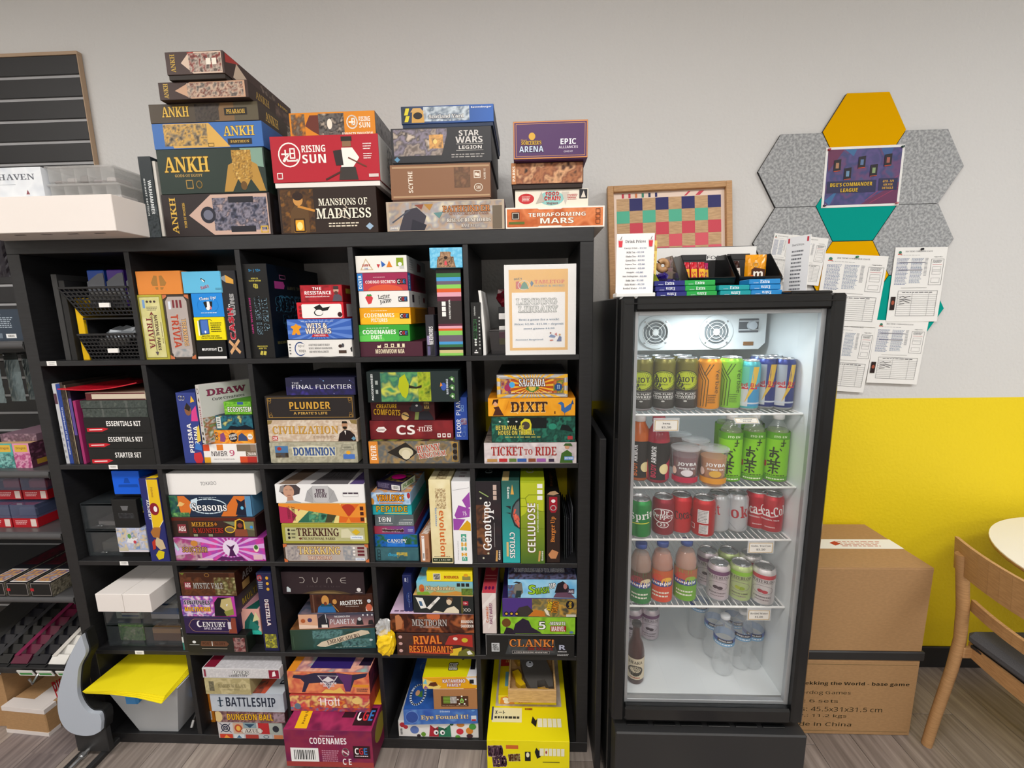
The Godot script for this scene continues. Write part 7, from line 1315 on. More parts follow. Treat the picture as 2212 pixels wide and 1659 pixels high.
func fridge() -> void:
	var cx := (FX0 + FX1) / 2
	var t := thing("drinks_fridge", "tall black glass door drinks fridge with white wire shelves", "fridge", Vector3(cx, 0, 0))
	var w := FX1 - FX0
	var hw := w / 2
	var b := MB.new()
	var zb := -0.395
	var zf := 0.122
	b.block(Vector3(-hw, 0.02, zb), Vector3(-hw + 0.036, FTOP, zf), 0.003)
	b.block(Vector3(hw - 0.034, 0.02, zb), Vector3(hw, FTOP, zf), 0.003)
	b.block(Vector3(-hw + 0.036, FTOP - 0.036, zb), Vector3(hw - 0.034, FTOP, zf), 0.002)
	b.block(Vector3(-hw + 0.036, 0.02, zb), Vector3(hw - 0.034, 0.36, zf), 0.002)
	b.block(Vector3(-hw + 0.036, 0.36, zb), Vector3(hw - 0.034, FTOP - 0.036, zb + 0.04), 0.002)
	put("cabinet_shell", b, M.black_gloss, t)
	b = MB.new()
	var il := -hw + 0.0365
	var ir := hw - 0.0345
	b.block(Vector3(il, 0.3605, zb + 0.041), Vector3(il + 0.003, FTOP - 0.0365, zf), 0.0)
	b.block(Vector3(ir - 0.003, 0.3605, zb + 0.041), Vector3(ir, FTOP - 0.0365, zf), 0.0)
	b.block(Vector3(il, 0.3605, zb + 0.041), Vector3(ir, 0.372, zf), 0.0)
	b.block(Vector3(il, FTOP - 0.04, zb + 0.041), Vector3(ir, FTOP - 0.0365, zf), 0.0)
	b.block(Vector3(il, 0.372, zb + 0.041), Vector3(ir, FTOP - 0.04, zb + 0.044), 0.0)
	put("liner", b, M.liner, t)
	# kick base with vents
	b = MB.new()
	b.block(Vector3(-hw + 0.012, 0.012, 0.123), Vector3(hw + 0.004, 0.304, 0.196), 0.004)
	var base := put("kick_base", b, M.black_matte, t)
	for r in 2:
		for k in 6:
			b = MB.new()
			b.block(Vector3(-hw + 0.05 + k * 0.083, 0.3042, 0.137 + r * 0.022), Vector3(-hw + 0.118 + k * 0.083, 0.3075, 0.15 + r * 0.022), 0.002)
			put("vent_slat", b, M.black_gloss, base)
	for s in [-1, 1]:
		for z in [-0.36, 0.1]:
			b = MB.new()
			b.lathe([[0.0, 0.0], [0.018, 0.0], [0.018, 0.0205], [0.0, 0.0205]], 12, Vector3(s * (hw - 0.05), 0, z), Color.WHITE)
			put("foot", b, M.black_matte, t)
	# door
	b = MB.new()
	var y0 := 0.326
	var y1 := 1.6115
	var fz := [[0.127, 0.172]]
	var bars := [[-hw + 0.002, y0, -hw + 0.04, y1], [hw - 0.038, y0, hw - 0.002, y1], [-hw + 0.04, y1 - 0.039, hw - 0.038, y1], [-hw + 0.04, y0, hw - 0.038, y0 + 0.048]]
	for q in bars:
		b.block(Vector3(q[0], q[1], 0.127), Vector3(q[2], q[3], 0.178), 0.006)
	var door := put("door_frame", b, M.black_gloss, t)
	b = MB.new()
	b.block(Vector3(-hw + 0.036, y0 + 0.044, GLASS_Z), Vector3(hw - 0.034, y1 - 0.036, GLASS_Z + 0.004), 0.0)
	put("glass_pane", b, M.glass, door)
	b = MB.new()
	for q in [[-hw + 0.04, y0 + 0.048, -hw + 0.052, y1 - 0.039], [hw - 0.052, y0 + 0.048, hw - 0.0385, y1 - 0.039], [-hw + 0.052, y1 - 0.05, hw - 0.052, y1 - 0.0395], [-hw + 0.052, y0 + 0.0485, hw - 0.052, y0 + 0.06]]:
		b.block(Vector3(q[0], q[1], 0.142), Vector3(q[2], q[3], GLASS_Z - 0.0005), 0.001)
	put("glazing_spacer", b, M.steel_matte, door, "silver spacer round the glass")
	b = MB.new()
	b.block(Vector3(-hw + 0.012, y1 - 0.02, 0.1778), Vector3(hw - 0.012, y1 - 0.0165, 0.1795), 0.0008)
	b.block(Vector3(-hw + 0.006, y0 + 0.02, 0.17), Vector3(-hw + 0.0085, y1 - 0.012, 0.1795), 0.0008)
	put("trim_line", b, M.black_gloss, door)
	# fan housing
	var fh := put("fan_housing", fan_cover(il, ir), M.liner, t, "white fan housing with two round grilles")
	for k in 2:
		var c := at_z([1415.0, 1546.0][k], [718.0, 717.0][k], -0.095) - Vector3(cx, 0, 0)
		fan_grille(fh, Vector3(c.x, c.y, -0.0948), 0.041)
	var c := at_z(1617, 703, -0.095) - Vector3(cx, 0, 0)
	b = MB.new()
	b.block(Vector3(c.x - 0.031, c.y - 0.022, -0.0955), Vector3(c.x + 0.031, c.y + 0.022, -0.0925), 0.001, hex("50565c"))
	b.block(Vector3(c.x - 0.031, c.y + 0.012, -0.0925), Vector3(c.x + 0.031, c.y + 0.016, -0.0915), 0.0, hex("c8ccd0"))
	b.block(Vector3(c.x - 0.031, c.y - 0.016, -0.0925), Vector3(c.x + 0.031, c.y - 0.012, -0.0915), 0.0, hex("c8ccd0"))
	var th := put("thermostat_plate", b, M.gloss, fh, "grey thermostat plate with clear knob")
	b = MB.new()
	b.lathe([[0.0, 0.012], [0.013, 0.011], [0.015, 0.0]], 20, Vector3.ZERO, hex("c0c8d0"), true, Transform3D(Basis(Vector3.RIGHT, PI / 2), Vector3(c.x + 0.008, c.y, -0.0915)))
	put("knob", b, M.gloss, th)
	c = at_z(1616, 742, -0.095) - Vector3(cx, 0, 0)
	b = MB.new()
	b.block(Vector3(c.x - 0.016, c.y - 0.006, -0.0955), Vector3(c.x + 0.016, c.y + 0.006, -0.093), 0.0008, hex("8a5a24"))
	put("badge", b, M.gloss, fh, "small amber badge")
	# lamp in the roof of the cabinet
	var lp := Vector3(at_z(1550, 672, 0.03).x - cx, FTOP - 0.0402, 0.03)
	b = MB.new()
	b.lathe([[0.0, -0.0085], [0.03, -0.0075], [0.042, -0.003], [0.045, 0.0]], 24, Vector3.ZERO, Color.WHITE, true, Transform3D(Basis.from_scale(Vector3(1.25, 1, 0.8)), lp))
	put("interior_lamp", b, M.lamp, t, "glowing white lamp under the fridge roof")
	var l := AreaLight3D.new()
	l.name = "cabinet_glow"
	l.area_size = Vector2(0.1, 0.06)
	l.light_energy = 0.075
	l.light_color = Color(0.93, 0.98, 1.0)
	l.area_range = 4.0
	l.shadow_enabled = true
	t.add_child(l)
	l.position = lp + Vector3(0, -0.012, 0)
	l.rotation.x = -PI / 2
	# wire shelves
	var wire := MB.new()
	wire.tube([Vector3(0, 0, 0), Vector3(0, 0, -0.4)], 0.0016, 6)
	var wire_mesh := wire.mesh()
	for k in 4:
		b = MB.new()
		var sl := il + 0.006
		var sr := ir - 0.006
		b.tube([Vector3(sl, 0, 0.0), Vector3(sr, 0, 0.0)], 0.0036, 8)
		b.tube([Vector3(sl, 0, -0.4), Vector3(sr, 0, -0.4)], 0.003, 8)
		b.tube([Vector3(sl, 0, 0.0), Vector3(sl, 0, -0.4)], 0.003, 8)
		b.tube([Vector3(sr, 0, 0.0), Vector3(sr, 0, -0.4)], 0.003, 8)
		b.tube([Vector3(sl, -0.003, -0.2), Vector3(sr, -0.003, -0.2)], 0.0022, 6)
		var sh := put("wire_shelf", b, M.wire, t)
		sh.position = Vector3(0, shelf_h[k] - 0.0036, 0.1)
		for i in 27:
			var o := put_mesh("wire", wire_mesh, M.wire, sh)
			o.position = Vector3(lerpf(sl, sr, (i + 0.8) / 27.6), 0.0014, 0)

func fan_cover(il: float, ir: float) -> MB:
	var b := MB.new()
	var x0 := il + 0.004
	var x1 := ir - 0.022
	var y0 := 1.446
	var y1 := FTOP - 0.042
	# a housing with the lower right corner cut off and a sloped underside
	var q := PackedVector2Array([Vector2(x0, y0), Vector2(x1 - 0.02, y0), Vector2(x1, y0 + 0.02), Vector2(x1, y1), Vector2(x0, y1)])
	b.slab(q, -0.33, -0.0956, Color.WHITE)
	return b

func fan_grille(parent: Node3D, c: Vector3, r: float) -> void:
	var b := MB.new()
	var xf := Transform3D(Basis(Vector3.RIGHT, PI / 2), c)
	b.lathe([[r * 1.32, 0.0], [r * 1.3, 0.004], [r * 1.02, 0.006], [r, 0.0008]], 32, Vector3.ZERO, Color.WHITE, true, xf)
	var g := put("fan_ring", b, M.liner, parent)
	b = MB.new()
	b.lathe([[0.0, 0.0006], [r, 0.0008]], 28, Vector3.ZERO, hex("7a8084"), false, xf)
	put("fan_opening", b, M.card, g)
	b = MB.new()
	for k in [0.24, 0.5, 0.76, 0.98]:
		var pts := []
		for i in 25:
			pts.append(c + Vector3(r * k * cos(TAU * i / 24), r * k * sin(TAU * i / 24), 0.006))
		b.tube(pts, 0.0013, 5, Color.WHITE, false)
	for k in 4:
		var a := PI / 4 + PI / 2 * k
		b.tube([c + Vector3(0, 0, 0.006), c + Vector3(cos(a) * r, sin(a) * r, 0.006)], 0.0013, 5)
	b.lathe([[0.0, 0.008], [r * 0.2, 0.0075], [r * 0.22, 0.005]], 16, Vector3.ZERO, Color.WHITE, true, xf)
	put("grille_wires", b, M.wire, g)
	for k in 4:
		var a := PI / 4 + PI / 2 * k
		b = MB.new()
		b.lathe([[0.0, 0.0075], [0.003, 0.007], [0.0035, 0.005]], 8, Vector3.ZERO, hex("8a8c90"), true, Transform3D(Basis(Vector3.RIGHT, PI / 2), c + Vector3(cos(a), sin(a), 0) * r * 1.16))
		put("screw", b, M.steel, g)

func stand_on(u: float, v: float, y: float, r: float) -> Vector3:
	var p := at_y(u, v, y)
	var d := Vector3(p.x - CAM.x, 0, p.z - CAM.z).normalized()
	p += d * r
	p.z = clampf(p.z, -0.3, 0.118 - r)
	p.x = clampf(p.x, FX0 + 0.042 + r, FX1 - 0.04 - r)
	p.y = y
	return p
func can(label: String, p: Vector3, r: float, h: float, col: String, art: String, o := {}) -> Node3D:
	var t := thing("drink_can", label, "can", p, 0, o.get("group", "drink cans in the fridge"))
	var b := MB.new()
	var c := hex(col)
	var lo := hex(o.get("low", col))
	b.lathe([[0.0, 0.004, hex("a8acb0")], [r * 0.7, 0.0, hex("b8bcc0")], [r * 0.8, 0.0005, hex("b8bcc0")], [r * 0.97, 0.008, lo], [r, 0.013, lo], [r, h * 0.4, c], [r, h - 0.016, c], [r * 0.97, h - 0.011, c], [r * 0.83, h - 0.003, hex("b8bcc0")]], 28, Vector3.ZERO, c)
	put("body", b, M.can, t)
	b = MB.new()
	b.lathe([[r * 0.83, h - 0.004], [r * 0.85, h - 0.001], [r * 0.83, h], [r * 0.79, h - 0.001], [r * 0.76, h - 0.005], [0.0, h - 0.005]], 24, Vector3.ZERO, hex("c4c8cc"))
	var lid := put("lid", b, M.steel, t)
	b = MB.new()
	b.block(Vector3(-0.007, h - 0.0048, -0.004), Vector3(0.007, h - 0.0032, 0.013), 0.001, hex("b0b4b8"))
	put("tab", b, M.steel, lid)
	if art:
		var f := atan2(CAM.x - p.x, CAM.z - p.z) + deg_to_rad(float(o.get("spin", 0.0)))
		printed("label_print", round_face(Vector3.ZERO, f, r + 0.0002, deg_to_rad(float(o.get("arc", 175.0))), 0.014, h - 0.032), art, t, M.can_ink)
	return t
func bottle(label: String, p: Vector3, prof: Array, m: Material, o := {}) -> Node3D:
	var t := thing("drink_bottle", label, "bottle", p, 0, o.get("group", "drink bottles in the fridge"))
	var b := MB.new()
	b.lathe(prof, 28, Vector3.ZERO, hex(o.get("col", "ffffff")))
	put("bottle_body", b, m, t)
	if o.has("liquid"):
		b = MB.new()
		var lp := []
		for q in prof:
			if q[1] <= float(o.get("fill", 1.0)):
				lp.append([maxf(q[0] - 0.0015, 0.0), q[1] + 0.001])
		lp.append([0.0, lp[-1][1]])
		b.lathe(lp, 24, Vector3.ZERO, hex(o.liquid))
		put("drink", b, M.liquid, t)
	var top: Array = prof[-1]
	if o.has("cap"):
		b = MB.new()
		var ch: float = o.get("cap_h", 0.016)
		b.lathe([[top[0] + 0.001, top[1] - 0.002], [top[0] + 0.0025, top[1] - 0.001], [top[0] + 0.0025, top[1] + ch - 0.002], [top[0] + 0.0005, top[1] + ch], [0.0, top[1] + ch]], 22, Vector3.ZERO, hex(o.cap))
		put("cap", b, M.gloss, t)
	if o.has("art"):
		var f := atan2(CAM.x - p.x, CAM.z - p.z) + deg_to_rad(float(o.get("spin", 0.0)))
		var lb := MB.new()
		var lr: float = o.lr
		lb.lathe([[lr, o.ly], [lr, o.ly + o.lh]], 28, Vector3.ZERO, hex(o.get("lcol", "ffffff")))
		var sl := put("label_sleeve", lb, M.card, t)
		printed("label_print", round_face(Vector3.ZERO, f, lr + 0.0002, deg_to_rad(175.0), o.ly, o.lh), o.art, sl, M.ink)
	return t

func drinks() -> void:
	var y: float = shelf_h[0] + 0.0006
	var riot := "r 0 0 1 .4 33312e;e .5 .62 .4 .245 2a2c1c;e .5 .62 .37 .225 b8c820;o .5 .62 .34 .205 .012 2a2c1c;t RIOT .5 .64 .46 .12 23251a;t ENERGY .5 .53 .26 .03 23251a;l .006 c8ccc8 .16 .34 .84 .34;t 100%_PLANT .5 .3 .62 .045 e8e8e4;t POWERED .5 .235 .66 .055 e8e8e4;t ENERGY_DRINK .5 .185 .6 .024 d0d0cc;e .5 .13 .05 .02 c8c8c4"
	var xs := [[1384, 889], [1431, 888.5], [1479, 888]]
	for k in 3:
		can(["olive and charcoal energy can next to the hinge side of top shelf", "olive and charcoal energy can in the middle of three alike", "olive and charcoal energy can touching the orange striped can"][k], stand_on(xs[k][0], xs[k][1], y, 0.0325), 0.0325, 0.157, "6f6a24", riot, {"low": "33312e", "group": "energy cans on the top wire shelf"})
	for k in 3:
		can("olive and charcoal energy can in the back row of top shelf", stand_on([1384, 1431, 1479][k], 889, y, 0.0325) + Vector3(0.012, 0, -0.075), 0.0325, 0.157, "6f6a24", "", {"low": "33312e", "group": "energy cans behind the first row"})
	var ybe := "l .02 5a4410 .05 1 .34 .62 .3 .0;l .02 5a4410 .14 1 .42 .62 .38 0;l .02 5a4410 .23 1 .5 .62 .46 .0;l .02 5a4410 .62 1 .42 .72;l .02 5a4410 .52 1 .38 .76;t Yerbae .76 .6 .14 .56 4a3408 r -90;x .5 .08 .74 .3 5 6a4a10"
	can("orange striped energy can beside the lime green one", stand_on(1527, 889, y, 0.0325), 0.0325, 0.157, "f09a1c", ybe)
	can("lime green striped energy can beside the orange one", stand_on(1573, 887, y, 0.0325), 0.0325, 0.157, "8cd038", ybe.replace("5a4410", "3c5a14").replace("4a3408", "3c5a14").replace("6a4a10", "4a7018"))
	var rb := "p c8ccd0 0 0 0 .52 .5 .52 .5 0;p %s .5 .0 .5 .5 1 .5 1 0;p %s 0 .52 0 1 .5 1 .5 .52;p %s .5 1 1 1 1 .55 .5 .55;p e0b840 .62 1 .82 1 .7 .5 .4 .08 .55 .5;t Red_Bull .52 .55 .78 .1 c82430;p c82430 .26 .44 .34 .5 .44 .46 .48 .5 .5 .44;p c82430 .54 .44 .6 .5 .68 .46 .76 .5 .78 .44;r 0 .06 1 .1 c8d0dc"
	can("pale aqua slim energy can at the end of top shelf", stand_on(1613, 888, y, 0.029), 0.029, 0.148, "4ab0b8", rb % ["3a90c0", "5fc0a8", "4ab4c4"], {"group": "slim energy cans"})
	can("navy and silver slim energy can between aqua one and corner one", stand_on(1650, 884, y, 0.029), 0.029, 0.152, "20347c", rb % ["1c2c78", "9aa4b0", "2a3a80"], {"group": "slim energy cans"})
	can("navy and silver slim energy can in the corner of top shelf", stand_on(1690, 886, y, 0.029), 0.029, 0.152, "20347c", rb % ["1c2c78", "9aa4b0", "2a3a80"], {"group": "slim energy cans", "spin": 15})
	for k in 2:
		can("slim energy can with silver top in the rear corner row", stand_on([1652, 1690][k], 884, y, 0.029) + Vector3(0.01, 0, -0.07), 0.029, 0.152, "3a4a7c", "", {"group": "slim energy cans behind the first row"})
	# second shelf
	y = shelf_h[1] + 0.0006
	var body := [[0.0, 0.002], [0.028, 0.0], [0.0335, 0.006], [0.034, 0.05], [0.031, 0.07], [0.034, 0.09], [0.035, 0.13], [0.03, 0.155], [0.018, 0.178], [0.0165, 0.186]]
	for k in 2:
		bottle(["black sports drink bottle with orange shoulders behind the hinge side", "black sports drink bottle with red shoulders beside bubble tea"][k], stand_on([1378, 1418][k], [1040, 1045][k], y, 0.034), body, M.gloss, {"col": ["c05c14", "9c1430"][k], "cap": ["e8e4e0", "9c1430"][k], "lr": 0.0352, "ly": 0.012, "lh": 0.115, "lcol": "1c1a1c", "art": "f 1c1a1c;p %s 0 0 .3 0 .2 .5 0 .6;p %s 1 0 .75 0 .7 .4 1 .6;t BODY .4 .24 .14 .36 %s b 90;t ARMOR .4 .68 .14 .46 f0f0f0 b 90;e .7 .3 .14 .14 e8d8a0" % ([["c8641c", "d87c24", "e0742c"], ["b01c3c", "c0284c", "c82850"]][k])})
	var tea := [[0.0, 0.002], [0.027, 0.0], [0.0315, 0.005], [0.032, 0.02], [0.0305, 0.026], [0.032, 0.032], [0.032, 0.13], [0.0305, 0.138], [0.0315, 0.145], [0.028, 0.16], [0.017, 0.178], [0.0135, 0.182], [0.0135, 0.192]]
	var teaart := "f 84cc1c;r 0 0 1 .1 5aa414;r 0 .86 1 1 5aa418;t ITO_EN .6 .92 .34 .04 e8f4d0;l .03 243414 .34 .62 .56 .62;l .03 243414 .44 .7 .43 .5 .36 .5 .37 .56 .5 .58 .58 .52 .52 .46;l .02 243414 .6 .68 .64 .64;l .03 243414 .3 .4 .62 .4;l .03 243414 .4 .44 .4 .36;l .03 243414 .52 .44 .52 .36;l .03 243414 .3 .32 .46 .36 .62 .32;l .03 243414 .36 .27 .58 .27;l .03 243414 .46 .34 .46 .16;l .025 243414 .4 .22 .34 .18;l .025 243414 .52 .22 .58 .18;r .2 .28 .27 .4 b83424;l .02 243414 .62 .8 .74 .8;l .02 243414 .68 .86 .68 .74 .62 .74;x .3 .02 .8 .08 1 e8f4d0;x .24 .1 .8 .15 1 3c6414"
	for k in 3:
		bottle(["green tea bottle nearest the bubble tea cups", "green tea bottle standing between two of its kind", "green tea bottle at the cabinet wall end"][k], stand_on([1572, 1620, 1671][k], [1042, 1040, 1042][k], y, 0.033), tea, M.pet, {"cap": "f0f0f0", "cap_h": 0.018, "liquid": "6a8a20", "fill": 0.16, "lr": 0.0332, "ly": 0.004, "lh": 0.15, "lcol": "84cc1c", "art": teaart, "group": "green tea bottles on the second shelf"})
	for k in 2:
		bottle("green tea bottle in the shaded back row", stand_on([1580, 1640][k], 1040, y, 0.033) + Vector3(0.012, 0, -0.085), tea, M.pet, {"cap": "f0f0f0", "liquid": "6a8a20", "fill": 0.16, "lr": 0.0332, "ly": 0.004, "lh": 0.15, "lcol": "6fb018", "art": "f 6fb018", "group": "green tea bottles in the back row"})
	for k in 4:
		var p := stand_on([1477, 1541, 1510, 1480][k], [1052, 1058, 1052, 1052][k], y, 0.038)
		if k > 1:
			p.z -= 0.075 * (k - 1)
			p.x += 0.012 * (k - 1)
		var t := thing("bubble_tea_cup", ["clear bubble tea cup with raspberry drink and white lettering", "clear bubble tea cup with orange drink and white lettering", "clear domed bubble tea cup in the second row", "clear domed bubble tea cup furthest back"][k], "cup", p, 0, "bubble tea cups")
		var b := MB.new()
		b.lathe([[0.0, 0.001], [0.03, 0.0], [0.031, 0.003], [0.0395, 0.107], [0.042, 0.108], [0.042, 0.111]], 28, Vector3.ZERO, Color.WHITE)
		put("cup_wall", b, M.pet, t)
		b = MB.new()
		b.lathe([[0.0, 0.003], [0.0295, 0.003], [0.0365, 0.088], [0.0, 0.088]], 24, Vector3.ZERO, hex(["6a1c2c", "b8742c", "8a4a2c", "6a3a2c"][k]))
		put("drink", b, M.liquid, t)
		b = MB.new()
		b.lathe([[0.0425, 0.109], [0.0425, 0.113], [0.04, 0.1145], [0.0, 0.1145]], 26, Vector3.ZERO, Color.WHITE)
		put("film_lid", b, M.film, t)
		if k < 2:
			var f := atan2(CAM.x - p.x, CAM.z - p.z) + 0.2
			printed("label_print", round_face(Vector3.ZERO, f, 0.0372, deg_to_rad(170.0), 0.012, 0.085), "r 0 0 1 .2 %s;t JOYBA .5 .66 .52 .14 f4f4f4;t BUBBLE_TEA .5 .52 .42 .06 f4f4f4;e .5 .36 .16 .12 %s;e .14 .4 .08 .14 e8c8b8" % ([["b81c40", "e0d8dc"], ["d89020", "d8a840"]][k]), t)
	# third shelf: soda cans
	y = shelf_h[2] + 0.0006
	var coke := "t Coca-Cola .5 .66 1.1 .34 f4f0f0 s 8;l .03 f4f0f0 .3 .5 .5 .47 .7 .52;t ORIGINAL_TASTE .5 .36 .5 .05 f0e0e0;x .36 .06 .64 .14 1 e8c8c8"
	var cans := [["grassy green lemon soda can by the hinge side", 1381, 1166, "0f8a3c", "t Sprite .62 .66 .86 .34 f4f8f4 s 6;l .03 d8e040 .2 .4 .8 .44", 0.0, 0], ["dark red pepper soda can with white oval lettering", 1430, 1161, "8c1428", "o .5 .62 .34 .24 .03 f0e8e8;t Dr .55 .74 .26 .18 f4f0f0 s;t Pepper .5 .58 .62 .2 f4f0f0 s;o .5 .3 .17 .1 .025 f0e8e8;t 23 .5 .3 .16 .1 f4f0f0", 0.0, 0], ["bright red soda can with black script behind the dark red one", 1468, 1156, "c41824", "t Coca-Cola .66 .62 .9 .32 1c1416 s 8", 0.0, 20], ["bright red soda can turned to show its white panels", 1516, 1164, "b81820", "r .34 .4 .66 .86 e0dcdc;x .36 .42 .64 .84 8 6a6a6a;r .4 .02 .66 .34 d8d4d4;x .42 .04 .64 .32 7 5a5a5a;b .1 .14 .26 .3 .02 e8e0e0", 0.0, 0], ["silver soda can half hidden behind the panelled red one", 1548, 1152, "b8bcc0", "t Diet .3 .7 .5 .4 b81c28 s 6", 0.0, 0], ["silver soda can with large red lettering", 1587, 1152, "c0c4c8", "t Coke .46 .62 1.0 .42 a8202c s 6;l .015 8a8e92 .2 .2 .4 .0;l .015 8a8e92 .8 .2 .6 .0", 0.0, 20], ["red soda can with white script behind the corner one", 1630, 1146, "c02030", coke, 0.0, 10], ["red soda can with white script at the cabinet wall corner", 1672, 1154, "c02030", coke, 0.0, 0]]
	for q in cans:
		can(q[0], stand_on(q[1], q[2], y, 0.033), 0.033, 0.122, q[3], q[4], {"spin": q[6], "group": "soda cans on the third shelf"})
	# fourth shelf
	y = shelf_h[3] + 0.0006
	var snap := [[0.0, 0.006], [0.018, 0.0], [0.031, 0.004], [0.0335, 0.02], [0.033, 0.05], [0.031, 0.08], [0.033, 0.11], [0.0325, 0.135], [0.024, 0.16], [0.0155, 0.172], [0.0155, 0.182]]
	for k in 3:
		bottle(["apple fruit drink bottle with green base and blue banner", "mango fruit drink bottle with red orange base and blue banner", "kiwi fruit drink bottle with lime green base and blue banner"][k], stand_on([1381, 1426, 1477][k], [1308, 1304, 1301][k], y, 0.0335), snap, M.pet, {"cap": "2a4a94", "cap_h": 0.014, "liquid": ["8a5a3c", "a8603c", "a86c4c"][k], "fill": 0.17, "lr": 0.0342, "ly": 0.006, "lh": 0.105, "lcol": ["2a7a3c", "d0482c", "6aa42c"][k], "art": "f %s;p %s 0 1 0 .7 .3 .5 .7 .5 1 .7 1 1;e .4 .72 .22 .16 %s;e .68 .66 .18 .14 %s;r .1 .5 .9 .68 28408c;t snapple .5 .59 .66 .12 f4f4f8;x .24 .14 .76 .36 2 e8e8d8" % ([["2a7a3c", "5a3a2c", "a8283c", "d8c8a0"], ["d0482c", "c05a2c", "d83c2c", "e8b43c"], ["6aa42c", "a85c3c", "c83c34", "8ab43c"]][k]), "group": "fruit drink bottles on the fourth shelf"})
	var wat := "t WATERLOO .5 .78 .68 .1 4a3c44 s;l .01 6a5a60 .2 .7 .8 .7;o .5 .46 .3 .16 .012 8a7a80;e .56 .4 .09 .06 %s;e .44 .42 .08 .06 %s;t %s .5 .2 .5 .045 4a3c44;x .3 .06 .7 .13 1 8a7a80"
	var wa := [["violet topped sparkling water can in the front row", 1548, 1301, "d0c4cc", "e4dce0", ["3a2434", "3a2434", "BLACK_CHERRY"], "6a3a64"], ["lime topped sparkling water can in the front row", 1595, 1302, "b8cc8c", "dce4c4", ["8aa428", "a8b43c", "LEMON_LIME"], "8cc434"], ["red topped sparkling water can in the front row", 1644, 1310, "d8d4d4", "e8e4e4", ["b82c3c", "a8303c", "STRAWBERRY"], "c02838"]]
	for q in wa:
		can(q[0], stand_on(q[1], q[2], y, 0.033), 0.033, 0.122, q[3], "r 0 .86 1 1 %s;" % q[6] + wat % q[5], {"group": "sparkling water cans"})
		can(String(q[0]).replace("in the front row", "in the second row"), stand_on(q[1], q[2], y, 0.033) + Vector3(-0.006, 0, -0.072), 0.033, 0.122, q[3], "r 0 .86 1 1 %s;" % q[6] + wat % q[5], {"group": "sparkling water cans"})
	# cabinet floor
	y = shelf_h[4] + 0.0006
	for k in 2:
		can(["violet topped sparkling water can alone on the cabinet floor", "violet topped sparkling water can behind the brown glass bottle"][k], stand_on([1402, 1366][k], [1386, 1386][k], y, 0.033), 0.033, 0.122, "d0c4cc", "r 0 .86 1 1 6a3a64;" + wat % ["3a2434", "3a2434", "BLACK_CHERRY"], {"group": "sparkling water cans on the cabinet floor"})
	var glass := [[0.0, 0.004], [0.024, 0.0], [0.027, 0.006], [0.027, 0.11], [0.022, 0.135], [0.0135, 0.155], [0.012, 0.19], [0.013, 0.2]]
	bottle("brown glass tea bottle with cream label on the cabinet floor", stand_on(1371, 1480, y, 0.028), glass, M.gloss, {"col": "3c1c18", "cap": "2a2a2c", "cap_h": 0.008, "lr": 0.0276, "ly": 0.02, "lh": 0.075, "lcol": "d8ccb0", "art": "f d8ccb0;e .5 .42 .3 .26 2a241c;e .5 .48 .22 .14 d8ccb0;t SHAKA .5 .82 .56 .13 2a241c s;x .3 .04 .7 .14 1 a83c2c"})
	var wb := [[0.0, 0.006], [0.02, 0.0], [0.029, 0.004], [0.0315, 0.014]]
	for i in 6:
		wb.append([0.0295, 0.024 + i * 0.013])
		wb.append([0.0315, 0.031 + i * 0.013])
	wb.append_array([[0.032, 0.112], [0.032, 0.138], [0.0315, 0.15], [0.026, 0.168], [0.0145, 0.185], [0.0125, 0.19], [0.0125, 0.198]])
	var wl := [[1558, 1462, "clear water bottle standing ahead of its fellows"], [1596, 1449, "clear water bottle between the leading one and the wall"], [1634, 1448, "clear water bottle by the cabinet wall under the tag"], [1538, 1425, "clear water bottle behind the leading one"], [1506, 1382, "clear water bottle far back at the cabinet rear"], [1580, 1420, "clear water bottle in the second rank"]]
	for q in wl:
		bottle(q[2], stand_on(q[0], q[1], y, 0.032), wb, M.pet, {"cap": "e8ecf0", "cap_h": 0.01, "lr": 0.0325, "ly": 0.113, "lh": 0.026, "lcol": "4a84b8", "art": "f 6aa0c8;r 0 .5 1 1 2c4a94;r .3 .5 .8 .95 1c1c28;t KIRKLAND .55 .72 .4 .2 e8e8ec;x .2 .1 .8 .4 1 e8f0f8", "group": "clear water bottles on the cabinet floor"})
	# price tags clipped to shelf rails
	var tg := [[1413, 907, 1466, 931, "f f0ece4;b .03 .06 .97 .94 .06 c8a86c;t bang .5 .66 .32 .2 3a3a3c s;t $3.50 .5 .32 .4 .22 2a2a2c s", "small price tag for three fifty on the top wire shelf"], [1616, 1172, 1671, 1194, "f f0ece4;b .03 .06 .97 .94 .06 c8a86c;t Soda,_Tea_Can .5 .66 .8 .18 3a3a3c s;t $1.50 .5 .32 .36 .22 2a2a2c s", "small price tag for one fifty under the soda cans"], [1615, 1318, 1664, 1339, "f f0ece4;b .03 .06 .97 .94 .06 c8a86c;t Bottled_Water .5 .66 .8 .18 3a3a3c s;t $1.00 .5 .32 .36 .22 2a2a2c s", "small price tag for one dollar above the water bottles"], [1590, 906, 1640, 920, "f e4e0d8;b .03 .06 .97 .94 .06 c8a86c;t Canned .5 .66 .5 .2 3a3a3c s;t $2.50 .5 .32 .36 .22 2a2a2c s", "small tilted price tag above the green tea bottles"]]
	for k in tg.size():
		var q: Array = tg[k]
		var a := at_z(q[0], q[3], 0.107)
		var c := at_z(q[2], q[1], 0.107)
		var t := thing("price_tag", q[5], "price tag", Vector3((a.x + c.x) / 2, a.y, 0.107), 0, "price tags on the wire shelves")
		var b := MB.new()
		var w := c.x - a.x
		var h := c.y - a.y
		b.block(Vector3(-w / 2 - 0.003, -0.002, -0.0012), Vector3(w / 2 + 0.003, h + 0.006, 0.0), 0.0003)
		put("clear_holder", b, M.film, t)
		printed("card", flat(Vector3(-w / 2, 0, 0.0002), Vector3.RIGHT, Vector3.UP, w, h), q[4], t)
